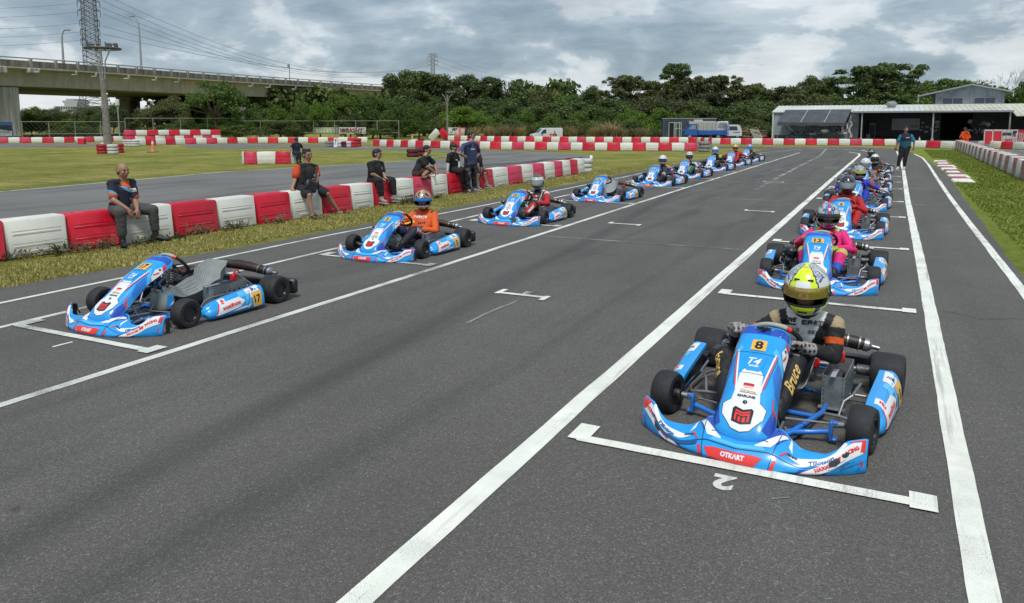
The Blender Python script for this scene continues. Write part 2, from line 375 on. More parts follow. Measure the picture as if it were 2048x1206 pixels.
# ================================================================ ground, track, paint
def ground_mat(name, kind):
    m = bpy.data.materials.new(name); m.use_nodes = True; t = m.node_tree; b = t.nodes['Principled BSDF']
    V = N(t, 'ShaderNodeTexCoord').outputs['Object']
    if kind == 'asphalt':
        st = fnoise(t, V, 260, 2, .6); vo = N(t, 'ShaderNodeTexVoronoi'); vo.inputs['Scale'].default_value = 150; t.links.new(V, vo.inputs['Vector'])
        sepc = N(t, 'ShaderNodeSeparateColor'); t.links.new(vo.outputs['Color'], sepc.inputs[0])
        stones = ramp(t, sepc.outputs[0], [(0, (.050, .047, .042)), (.45, (.096, .091, .083)), (.80, (.135, .129, .117)), (.93, (.175, .168, .155)), (1, (.31, .30, .275))])
        patch = fnoise(t, V, .55, 5, .6); patch2 = fnoise(t, vmap(t, V, (1.6, .09, 1)), 1.2, 4, .6)
        colr = mixc(t, 1., stones, ramp(t, patch, [(.3, .74), (.7, 1.16)]), 'MULTIPLY')
        colr = mixc(t, 1., colr, ramp(t, patch2, [(.34, .74), (.46, .96), (.7, 1.10)]), 'MULTIPLY')
        colr = mixc(t, .45, colr, ramp(t, st, [(.3, (.056, .052, .045)), (.7, (.18, .168, .147))]))
        # old oil spots and rust flecks
        ru = fnoise(t, V, 2.3, 3, .5); colr = mixc(t, ramp(t, ru, [(.745, 0.), (.78, .5)]), colr, (.05, .018, .012))
        # tyre-rubbered lines, curving gently across the lanes
        sx = N(t, 'ShaderNodeSeparateXYZ'); t.links.new(V, sx.inputs[0])
        wob = fnoise(t, vmap(t, V, (.15, .15, 1)), 1., 2)
        xx = math_node(t, 'ADD', sx.outputs[0], math_node(t, 'MULTIPLY', wob, 2.2))
        bands = []
        for c0, wd, dk in ((-1.45, .10, .30), (-2.75, .12, .36), (-3.35, .07, .25), (-4.9, .12, .28)):
            dd = math_node(t, 'ABSOLUTE', math_node(t, 'SUBTRACT', xx, c0))
            bands.append(math_node(t, 'MULTIPLY', ramp(t, math_node(t, 'DIVIDE', dd, wd*2), [(0.2, 1.), (1., 0.)]), dk))
        main = math_node(t, 'ADD', math_node(t, 'ADD', sx.outputs[0], math_node(t, 'MULTIPLY', sx.outputs[1], .098)), math_node(t, 'ADD', math_node(t, 'MULTIPLY', wob, .35), 2.93))
        bands.append(math_node(t, 'MULTIPLY', ramp(t, math_node(t, 'ABSOLUTE', main), [(.03, 1.), (.20, 0.)]), 1.0)); gp_ = bands.pop()
        s_ = bands[0]
        for q in bands[1:]: s_ = math_node(t, 'MAXIMUM', s_, q)
        gaps = ramp(t, fnoise(t, vmap(t, V, (3., .12, 1)), 1., 3, .6), [(.38, 0.), (.6, 1.)])
        colr = mixc(t, math_node(t, 'MAXIMUM', math_node(t, 'MULTIPLY', s_, gaps), math_node(t, 'MULTIPLY', gp_, .34)), colr, (.022, .022, .024))
        t.links.new(colr, b.inputs['Base Color'])
        t.links.new(ramp(t, st, [(.3, .72), (.7, .95)]), b.inputs['Roughness']); b.inputs['Specular IOR Level'].default_value = .35
        bn = N(t, 'ShaderNodeBump'); bn.inputs['Strength'].default_value = .55; bn.inputs['Distance'].default_value = .006
        t.links.new(math_node(t, 'ADD', sepc.outputs[0], st), bn.inputs['Height']); t.links.new(bn.outputs[0], b.inputs['Normal'])
    elif kind == 'farasphalt':
        n1 = fnoise(t, V, .35, 6, .6); n2 = fnoise(t, vmap(t, V, (.8, .08, 1)), 1.5, 5, .6)
        colr = mixc(t, 1., ramp(t, n1, [(.3, (.125, .121, .112)), (.7, (.18, .175, .162))]), ramp(t, n2, [(.38, .72), (.5, 1.)]), 'MULTIPLY')
        t.links.new(colr, b.inputs['Base Color']); b.inputs['Roughness'].default_value = .9
        bn = N(t, 'ShaderNodeBump'); bn.inputs['Strength'].default_value = .4; bn.inputs['Distance'].default_value = .01
        t.links.new(fnoise(t, V, 40, 3), bn.inputs['Height']); t.links.new(bn.outputs[0], b.inputs['Normal'])
    elif kind == 'grass':
        n1 = fnoise(t, V, .35, 6, .62); n2 = fnoise(t, V, 9, 5, .65); n3 = fnoise(t, V, 70, 3, .7)
        n4 = fnoise(t, vmap(t, V, (.5, 2.2, 1)), 1.3, 5, .6)
        c1 = ramp(t, n1, [(.32, (.17, .20, .035)), (.5, (.27, .27, .06)), (.68, (.40, .35, .11))])
        c2 = ramp(t, n2, [(.3, .55), (.5, .95), (.72, 1.3)]); c3 = ramp(t, n3, [(.3, .45), (.7, 1.45)]); c4 = ramp(t, n4, [(.35, .8), (.65, 1.18)])
        colr = mixc(t, 1., mixc(t, 1., mixc(t, 1., c1, c2, 'MULTIPLY'), c3, 'MULTIPLY'), c4, 'MULTIPLY')
        # towards the right-hand verge the turf is fresher
        sx = N(t, 'ShaderNodeSeparateXYZ'); t.links.new(V, sx.inputs[0])
        fr = ramp(t, math_node(t, 'DIVIDE', sx.outputs[0], 4.), [(.2, 0.), (.4, 1.)])
        colr = mixc(t, math_node(t, 'MULTIPLY', fr, .62), colr, mixc(t, 1., mixc(t, 1., (.20, .30, .028), c3, 'MULTIPLY'), c2, 'MULTIPLY'))
        dirt = ramp(t, fnoise(t, V, .8, 6, .7), [(.64, 0.), (.74, .6)])
        colr = mixc(t, dirt, colr, (.16, .12, .07))
        t.links.new(colr, b.inputs['Base Color']); b.inputs['Roughness'].default_value = .95; b.inputs['Specular IOR Level'].default_value = .15
        bn = N(t, 'ShaderNodeBump'); bn.inputs['Strength'].default_value = .9; bn.inputs['Distance'].default_value = .05
        t.links.new(math_node(t, 'ADD', n2, n3), bn.inputs['Height']); t.links.new(bn.outputs[0], b.inputs['Normal'])
    elif kind == 'dirt':
        colr = ramp(t, fnoise(t, V, 1.2, 6, .7), [(.3, (.12, .085, .05)), (.7, (.26, .20, .12))])
        t.links.new(colr, b.inputs['Base Color']); b.inputs['Roughness'].default_value = .95
    return m
def paint_mat(name, c, wear=.5, under=(.07, .07, .07)):
    m = bpy.data.materials.new(name); m.use_nodes = True; t = m.node_tree; b = t.nodes['Principled BSDF']
    V = N(t, 'ShaderNodeTexCoord').outputs['Object']
    n1 = fnoise(t, V, 190, 4, .75); n2 = fnoise(t, V, 1.1, 5, .6)
    thr = math_node(t, 'ADD', math_node(t, 'MULTIPLY', n1, .55), math_node(t, 'MULTIPLY', n2, .45))
    f = ramp(t, thr, [(.40-.0+wear*.06, 0.), (.46+wear*.06, 1.)])
    base = ramp(t, fnoise(t, V, 3.5, 5, .6), [(.3, tuple(x*.80 for x in c)), (.65, c)])
    scr = ramp(t, fnoise(t, vmap(t, V, (9, .35, 1)), 1.6, 5, .65), [(.34, .62), (.46, 1.)])
    base = mixc(t, 1., base, scr, 'MULTIPLY')
    t.links.new(mixc(t, f, under, base), b.inputs['Base Color']); b.inputs['Roughness'].default_value = .7
    bn = N(t, 'ShaderNodeBump'); bn.inputs['Strength'].default_value = .4; bn.inputs['Distance'].default_value = .004
    t.links.new(n1, bn.inputs['Height']); t.links.new(bn.outputs[0], b.inputs['Normal'])
    return m
M['asphalt'] = ground_mat('asphalt', 'asphalt'); M['fasph'] = ground_mat('far_asphalt', 'farasphalt')
M['grassm'] = ground_mat('turf', 'grass'); M['dirtm'] = ground_mat('dirt', 'dirt')
M['pw'] = paint_mat('white_paint', (.84, .84, .74), -.3); M['pwc'] = paint_mat('worn_white_paint', (.74, .75, .68), .35)
M['pwf'] = paint_mat('faded_white_paint', (.42, .42, .40), 1.3); M['py'] = paint_mat('faded_yellow_paint', (.42, .30, .14), .9)
M['pr'] = paint_mat('faded_red_paint', (.42, .10, .10), .8); M['pinkp'] = paint_mat('pink_red_paint', (.55, .12, .15), .5)
def sheet(name, pts, z, mat, kind='structure', jag=0., step=.5, parent=None, th=0.):
    """a level polygon; its outline roughened by jag metres"""
    P_ = []; pts = [Q(*p[:2]) for p in pts]
    n = len(pts)
    for i in range(n):
        a = Vector((pts[i][0], pts[i][1])); b = Vector((pts[(i+1) % n][0], pts[(i+1) % n][1])); k = max(1, int((b-a).length/step)) if jag else 1
        k = min(k, 120)
        for j in range(k):
            p = a.lerp(b, j/k)
            if jag:
                q = mnoise.noise_vector(Vector((p.x*1.7, p.y*1.7, z*9)))*jag+mnoise.noise_vector(Vector((p.x*9, p.y*9, 3)))*jag*.5
                p = p+Vector((q.x, q.y))
            P_.append((p.x, p.y, z))
    bm = bmesh.new(); vs_ = [bm.verts.new(p) for p in P_]; ed = [bm.edges.new((vs_[i], vs_[(i+1) % len(vs_)])) for i in range(len(vs_))]
    bmesh.ops.triangle_fill(bm, use_beauty=True, use_dissolve=False, edges=ed)
    bmesh.ops.recalc_face_normals(bm, faces=bm.faces[:])
    if bm.faces and bm.faces[0].normal.z < 0: bmesh.ops.reverse_faces(bm, faces=bm.faces[:])
    me = bpy.data.meshes.new(name); bm.to_mesh(me); bm.free(); me.materials.append(M[mat])
    o = bpy.data.objects.new(name, me); COL.objects.link(o); o.parent = parent
    if kind: o['kind'] = kind
    return o
def gp(*q): return [gq(x, y) for x, y in q]
g = MB(); g.add([(-900, -60, 0), (900, -60, 0), (900, 1500, 0), (-900, 1500, 0)], [(0, 1, 2, 3)]); obj('ground', g, 'grassm', kind='structure')
Z1, Z2, Z3 = .006, .010, .014
# main straight with its far bend
rights = [(1.95, -6), (1.75, 2), (1.60, 9.5), (1.56, 11.5), (1.60, 14), (1.72, 23), (1.84, 31), (1.62, 42), (1.30, 50), (1.1, 54), (.6, 58), (.4, 61)]
lefts = [(-2.5, 63.5), (-5.6, 62.5), (-13, 61)]+gp((1425, 289), (1390, 290), (1200, 290.5), (1050, 290), (930, 288.5), (905, 291.5), (1100, 296), (1400, 298), (1480, 297), (1545, 297))
lefts += [(-7.9, 50), (-8.45, 40), (-8.62, 27), (-8.35, 16), (-8.35, 9), (-8.6, 6), (-8.8, 2), (-9.2, -6)]
sheet('track', rights+lefts, Z1, 'asphalt', jag=.05, step=.35)
# middle road: hairpin behind the near barrier
sheet('middle_road', gp((-900, 560), (0, 384), (180, 368), (440, 345), (640, 333), (820, 322), (905, 318.5), (905, 309), (880, 303), (800, 301), (640, 298), (520, 296.5), (470, 297.5), (400, 296), (357, 293), (372, 289.5), (500, 288), (720, 289.5), (860, 296.5), (960, 300), (1080, 303.5), (1160, 309), (1183, 314), (1183, 320), (1160, 327), (1000, 350), (640, 412), (0, 520), (-900, 700)), Z1, 'fasph', jag=.08, step=.8)
sheet('infield_road', gp((-300, 298), (0, 296), (130, 294.5), (260, 290.5), (262, 287), (130, 287), (0, 288), (-300, 290)), Z1, 'fasph', jag=.1, step=1.5)
sheet('island', gp((560, 290.3), (700, 291.6), (900, 298.5), (1010, 300.6), (1130, 303), (1100, 302), (900, 299.7), (720, 294.6), (600, 293), (545, 291.5)), Z2, 'grassm', jag=.1, step=1)
sheet('pit_road', gp((1912, 300), (1950, 299), (2048, 300.5), (2300, 305), (2500, 420), (2052, 357)), Z1, 'fasph', jag=.05)
sheet('pit_apron', [gq(1380, 280), gq(1530, 282), gq(1800, 289), gq(2048, 296), (60, 75), (60, 112), (-30, 112)], Z2+.001, 'fasph', jag=.1)
sheet('dirt_patch', [(3.35, 12.5), (3.25, 16), (3.05, 19), (2.95, 22), (3.2, 25), (3.9, 25), (4.4, 12)], Z1, 'dirtm', jag=.12, step=.3)
sheet('dirt_patch', gp((60, 291), (130, 290.5), (230, 289), (232, 291.5), (120, 292.5), (20, 293.5)), Z2, 'dirtm', jag=.25, step=1)
def line(name, a, b, w, mat='pw', z=Z2, jag=.006, step=.12):
    a = Vector(a[:2]); b = Vector(b[:2]); n = (b-a).normalized().orthogonal()*w/2
    return sheet(name, [tuple(a+n), tuple(b+n), tuple(b-n), tuple(a-n)], z, mat, jag=jag, step=step)
def pline(name, pts, w, mat='pw', z=Z2, jag=.006, step=.15):
    P_ = [Vector(p[:2]) for p in pts]; L, R = [], []
    for i, p in enumerate(P_):
        d = (P_[min(i+1, len(P_)-1)]-P_[max(i-1, 0)]).normalized(); n = Vector((-d.y, d.x))*w/2; L.append(tuple(p+n)); R.append(tuple(p-n))
    return sheet(name, L+R[::-1], z, mat, jag=jag, step=step)
pline('painted_lane_line', [(-1.65, -3), (-1.65, 4.5), (-1.655, 12), (-1.64, 30), (-1.60, 47), (-1.72, 50), (-2.4, 52.5)], .125, 'pw')
pline('painted_lane_line', [(.49, -3), (.495, 3), (.49, 10.5), (.455, 20), (.48, 33), (.42, 45), (.3, 55)], .115, 'pw')
pline('painted_lane_line', [(-4.98, -2), (-4.985, 2.6), (-4.99, 8), (-5.08, 20), (-5.05, 50)], .085, 'pwc')
pline('painted_lane_line', [(-6.95, -2), (-6.96, 3.8), (-7.08, 8), (-7.22, 14), (-7.25, 22), (-7.2, 30)], .075, 'pwc')
pline('painted_edge_line', [(-7.7, -3), (-7.92, 4.3), (-8.05, 9.5), (-7.95, 15), (-8.0, 24), (-8.1, 30), (-7.7, 41), (-7.0, 49), (-5.6, 57)], .07, 'pwc')
pline('painted_edge_line', [(1.40, 4), (1.43, 10), (1.40, 16), (1.40, 22), (1.44, 30), (1.50, 38), (1.48, 45), (1.2, 51)], .10, 'pw')
pline('painted_edge_line', gp((1735, 303), (1722, 300.5), (1620, 296), (1480, 292.5), (1400, 291.5)), .16, 'pwc')
pline('painted_edge_line', gp((1745, 297), (1700, 295.8), (1600, 293.5)), .14, 'pinkp')
pline('painted_edge_line', gp((1182, 311), (1183, 316), (1168, 321), (1090, 332), (1000, 346), (800, 377)), .14, 'pw')
pline('painted_edge_line', gp((-200, 412), (0, 384), (180, 368), (440, 345), (640, 333), (820, 322)), .09, 'pwc')
for a in (((825, 318), (905, 313)), ((640, 299), (700, 298)), ((520, 296.8), (560, 296.6)), ((375, 294.8), (405, 295))): pline('painted_curb_patch', gp(*a), .5, 'pwf', z=Z3)
# cross lines
line('painted_cross_line', (-4.9, 11.02), (-1.75, 11.05), .05, 'pwf'); line('painted_cross_line', (-4.0, 18.5), (-1.7, 18.7), .05, 'pwf'); line('painted_cross_line', (.1, 19.0), (1.5, 19.25), .07, 'pwf')
line('painted_yellow_line', (-8.4, 24.3), (-1.7, 24.05), .09, 'py'); line('painted_yellow_line', (.15, 24.0), (1.4, 24.1), .09, 'py')
# grid boxes: a front bar with two corner ticks
def gridbox(x0, x1, y, w=.085, tick=.22, mat='pw'):
    tw = .12
    o = sheet('painted_grid_box', [(x0, y-w/2), (x1, y-w/2), (x1, y+w/2), (x0, y+w/2)], Z3, mat, jag=.006, step=.12)
    sheet('painted_grid_tick', [(x0-tw/2, y-.03), (x0+tw/2, y-.03), (x0+tw/2, y+tick), (x0-tw/2, y+tick)], Z3+.002, mat, jag=.005, step=.1)
    sheet('painted_grid_tick', [(x1-tw/2, y-.03-.04), (x1+tw/2, y-.03-.04), (x1+tw/2, y+tick*.55), (x1-tw/2, y+tick*.55)], Z3+.002, mat, jag=.005, step=.1)
for y in (3.80, 8.02, 12.1, 16.3, 19.55, 23.4, 26.2, 29.0, 33, 37): gridbox(-1.45, .31, y, tick=.2)
for y in (3.88, 8.02, 12.2, 16.45, 21.2, 25.2, 28.9, 32.5, 36.5, 40.5): gridbox(-6.88, -5.16, y, w=.075, tick=.22, mat='pwc')
for x, y in ((-3.62, 7.0), (-4.45, 13.0), (-2.6, 16.2), (-3.45, 24.6), (-2.4, 33.3), (-4.1, 31), (-2.9, 42)):
    line('painted_grid_mark', (x, y), (x+.55, y), .07, 'pw', z=Z3)
    if y < 25:
        line('painted_grid_mark', (x, y-.06), (x, y+.16), .06, 'pw', z=Z3+.002, step=.08); line('painted_grid_mark', (x+.55, y-.14), (x+.55, y+.06), .06, 'pw', z=Z3+.002, step=.08)
pline('painted_scratch_line', [gq(1075, 583), gq(1035, 603), gq(930, 648)], .03, 'pwf', z=Z2, jag=.02, step=.06)
pline('painted_scratch_line', [gq(1655, 295), gq(1640, 312), gq(1575, 345), gq(1512, 380)], .12, 'pwf', z=Z2, jag=.05, step=.2)
pline('painted_scratch_line', [gq(105, 696), gq(145, 686)], .03, 'pw', z=Z2, jag=.006, step=.05)
pline('painted_scratch_line', [gq(1545, 1001), gq(1580, 998)], .008, 'pwf', z=Z2, jag=.006, step=.05)
M['skid'] = paint_mat('rubber_skid', (.03, .03, .03), .35, (.15, .145, .135)); M['crack'] = pm('dark_crack', (.02, .02, .02), .95)  # near-black colour for the thin crack lines in the asphalt
r = random.Random(12)
for k in range(9):
    o_ = r.uniform(-5, 9); pline('skid_mark', gp((1166-k*6, 313+k*.8), (1150-k*7, 320+o_*.3), (1105-k*8, 327+o_*.5), (1040-k*9, 333+o_), (950-k*10, 343+o_)), r.uniform(.08, .2), 'skid', z=Z2-.001, jag=.02, step=.5)
for pts in ([(-8.2, 9.6), (-7.2, 9.75), (-5.9, 9.6), (-4.3, 9.9), (-3.2, 9.8)], [(.6, 8.2), (.9, 8.0), (1.5, 8.3)]): pline('surface_crack', pts, .006, 'crack', z=Z2-.002, jag=.03, step=.07)
# the grid number painted ahead of each box, read by someone standing behind the kart
def ground_text(txt, c, size, rot, mat='pwc'):
    mb = MB(); decal(mb, lambda x, y: (Vector((Q(*c)[0]+x, Q(*c)[1]+y, Z2)), Vector((0, 0, 1))), 0, 0, text=txt, size=size, rot=rot, bold=.045, L=.04)
    return obj('painted_number', mb, mat, kind='structure')
ground_text('2', gq(1446, 968), .165, PI); ground_text('2', (-3.35, 7.12), .13, PI)
# red and white rumble curb
cb = thing('rumble_curb', 'flat red and white striped curb on the right verge', 'curb', (0, 0, 0))
cpts = [(42.0, 1.75, 2.45), (27.6, 1.75, 2.25)]
for i in range(13):
    f0, f1 = i/13, (i+1)/13
    y0, y1 = 42.0+(27.3-42.0)*f0, 42.0+(27.3-42.0)*f1
    mb = MB(); xl = 1.84+.05*math.sin(i); xr = 2.42+.06*math.sin(i*2.1)
    xl, y1 = Q(xl, y1); xr, y0 = Q(xr, y0)
    mb.add([(xl, y1, 0), (xr, y1, 0), (xr, y0, 0), (xl, y0, 0), (xl+.03, y1+.02, .035), (xr-.08, y1+.02, .045), (xr-.08, y0-.02, .045), (xl+.03, y0-.02, .035)], [(4, 5, 6, 7), (0, 1, 5, 4), (1, 2, 6, 5), (2, 3, 7, 6), (3, 0, 4, 7)])
    obj('curb_segment', mb, 'pw' if i % 2 == 0 else 'pr', cb)
sheet('painted_red_patch', [(4.6, 36), (4.7, 47), (9, 44), (9, 30)], Z2, 'pinkp', jag=.05)
pline('painted_edge_line', [(4.55, 50), (4.6, 36), (4.7, 30)], .12, 'pw', z=Z3)
# grass blades: a real sward near the camera, thinning with distance
def blades(name, boxes, n, h, mat, seed, w=.009, inside=None):
    r = np.random.default_rng(seed); P_ = []
    for (x0, x1, y0, y1, wt) in boxes:
        k = int(n*wt); P_.append(np.c_[r.uniform(x0, x1, k), r.uniform(y0, y1, k)])
    P_ = np.vstack(P_); P_ = np.c_[.99292*P_[:, 0]-.0911, .02274*P_[:, 0]+.976*P_[:, 1]+.17874]; k = len(P_); a = r.uniform(0, 2*PI, k); hh = h*r.uniform(.45, 1.25, k); ww = w*r.uniform(.7, 1.5, k)*(1+P_[:, 1]/18)
    ln = r.normal(0, .45, (k, 2))*hh[:, None]
    v = np.zeros((k, 3, 3)); v[:, 0, :2] = P_+np.c_[np.cos(a), np.sin(a)]*ww[:, None]; v[:, 1, :2] = P_-np.c_[np.cos(a), np.sin(a)]*ww[:, None]
    v[:, 2, :2] = P_+ln; v[:, 2, 2] = hh; v[:, :2, 2] = -.002
    me = bpy.data.meshes.new(name); me.from_pydata(v.reshape(-1, 3).tolist(), [], np.arange(3*k).reshape(-1, 3).tolist()); me.materials.append(M[mat])
    o = bpy.data.objects.new(name, me); COL.objects.link(o); return o
def leafmat(name, c1, c2, c3, tr=.25, obrnd=.25, rough=.6, scale=.9):
    m = bpy.data.materials.new(name); m.use_nodes = True; t = m.node_tree; b = t.nodes['Principled BSDF']
    gm = N(t, 'ShaderNodeNewGeometry'); oi = N(t, 'ShaderNodeObjectInfo'); V = N(t, 'ShaderNodeTexCoord').outputs['Object']
    n = fnoise(t, V, scale, 3, .6)
    f = math_node(t, 'ADD', math_node(t, 'MULTIPLY', gm.outputs['Random Per Island'], .5), math_node(t, 'MULTIPLY', n, .5))
    colr = ramp(t, f, [(.22, c1), (.5, c2), (.78, c3)])
    colr = mixc(t, 1., colr, ramp(t, oi.outputs['Random'], [(0, (1-obrnd, 1-obrnd, 1-obrnd)), (.5, (1., 1., 1.)), (1, (1+obrnd*.4, 1.+obrnd*.2, 1-obrnd*.5))]), 'MULTIPLY')
    t.links.new(colr, b.inputs['Base Color']); b.inputs['Roughness'].default_value = rough; b.inputs['Specular IOR Level'].default_value = .25
    tl = N(t, 'ShaderNodeBsdfTranslucent'); t.links.new(colr, tl.inputs[0]); mx = N(t, 'ShaderNodeMixShader'); mx.inputs[0].default_value = tr
    t.links.new(b.outputs[0], mx.inputs[1]); t.links.new(tl.outputs[0], mx.inputs[2]); t.links.new(mx.outputs[0], t.nodes['Material Output'].inputs[0])
    return m
M['blade'] = leafmat('grass_blade', (.20, .22, .05), (.38, .35, .11), (.60, .52, .24), .3, scale=.5)
M['bladeg'] = leafmat('fresh_grass_blade', (.11, .165, .022), (.215, .27, .042), (.36, .37, .10), .3, scale=.5)
props(blades('grass', [(-9.95, -8.62, 3, 10, .4), (-9.95, -8.5, 10, 20, .4), (-9.9, -8.75, 20, 34, .2)], 60000, .035, 'blade', 3), kind='stuff')
props(blades('grass', [(1.82, 4.0, 9, 27, .5), (2.55, 4.0, 27, 45, .3), (1.95, 4.0, 45, 59, .2)], 34000, .04, 'bladeg', 4, w=.011), kind='stuff')
# ================================================================ kart
def shell(mb, S, us, vs_, th, mi=0, mi_in=None):
    mi_in = mi if mi_in is None else mi_in
    a = [[S(u, v) for v in vs_] for u in us]; nu, nv = len(us), len(vs_)
    o = [p for r in a for p, n in r]; i_ = [p-n*th for r in a for p, n in r]; k = nu*nv
    fs = []; fi = []
    for i in range(nu-1):
        for j in range(nv-1):
            q = (i*nv+j, (i+1)*nv+j, (i+1)*nv+j+1, i*nv+j+1); fs.append(q); fi.append(tuple(x+k for x in q[::-1]))
    rim = [(i, 0) for i in range(nu)]+[(nu-1, j) for j in range(1, nv)]+[(i, nv-1) for i in range(nu-2, -1, -1)]+[(0, j) for j in range(nv-2, 0, -1)]
    rim = [i*nv+j for i, j in rim]; n = len(rim)
    fr = [(rim[(q+1) % n], rim[q], rim[q]+k, rim[(q+1) % n]+k) for q in range(n)]
    b = len(mb.v); mb.add(o+i_, fs, mi); mb.f += [tuple(x+b for x in f) for f in fi+fr]; mb.m += [mi_in]*len(fi+fr)
# --- front panel (nassau)
_cl = np.array([(.150, .118), (.163, .152), (.205, .200), (.30, .268), (.45, .372), (.60, .458), (.75, .527), (.865, .568)])
_tt = np.linspace(0, 1, len(_cl)); _td = np.linspace(0, 1, 200)
def _cr(P_, x):
    n = len(P_)-1; f = x*n; i = min(int(f), n-1); u = f-i
    p0, p1, p2, p3 = P_[max(i-1, 0)], P_[i], P_[i+1], P_[min(i+2, n)]
    return .5*((2*p1)+(-p0+p2)*u+(2*p0-5*p1+4*p2-p3)*u*u+(-p0+3*p1-3*p2+p3)*u**3)
_cd = np.array([_cr(_cl, x) for x in _td]); _cs = np.r_[0, np.cumsum(np.hypot(*np.diff(_cd, axis=0).T))]; NT = _cs[-1]
_pa = np.linspace(0, .26, 80); _ang = np.radians(4+68*np.clip((_pa-.075)/.085, 0, 1)**1.2)
_pdx = np.r_[0, np.cumsum(np.cos(_ang[:-1]))*(_pa[1])]; _pdz = np.r_[0, np.cumsum(np.sin(_ang[:-1]))*(_pa[1])]
def nas(s, t):
    t = min(max(t, 0), NT); y, z = np.interp(t, _cs, _cd[:, 0]), np.interp(t, _cs, _cd[:, 1]); e = .01
    a, b = max(t-e, 0), min(t+e, NT)
    ty, tz = np.interp(b, _cs, _cd[:, 0])-np.interp(a, _cs, _cd[:, 0]), np.interp(b, _cs, _cd[:, 1])-np.interp(a, _cs, _cd[:, 1])
    l = math.hypot(ty, tz); ny, nz = -tz/l, ty/l
    k = 1+.12*math.exp(-((t-.13)/.11)**2)                 # swells towards the nose
    x = np.interp(abs(s)/k, _pa, _pdx)*k*(1 if s >= 0 else -1); d = np.interp(abs(s)/k, _pa, _pdz)*k
    return Vector((float(x)-.035*t/NT, float(y-ny*d), float(z-nz*d)))
NA = lambda t: interp(t, [0, .012, .035, .07, .12, .2, .35, .5, .7, NT-.03, NT], [.07, .11, .15, .188, .212, .215, .205, .196, .205, .20, .175])
Snas = surf_from(nas)
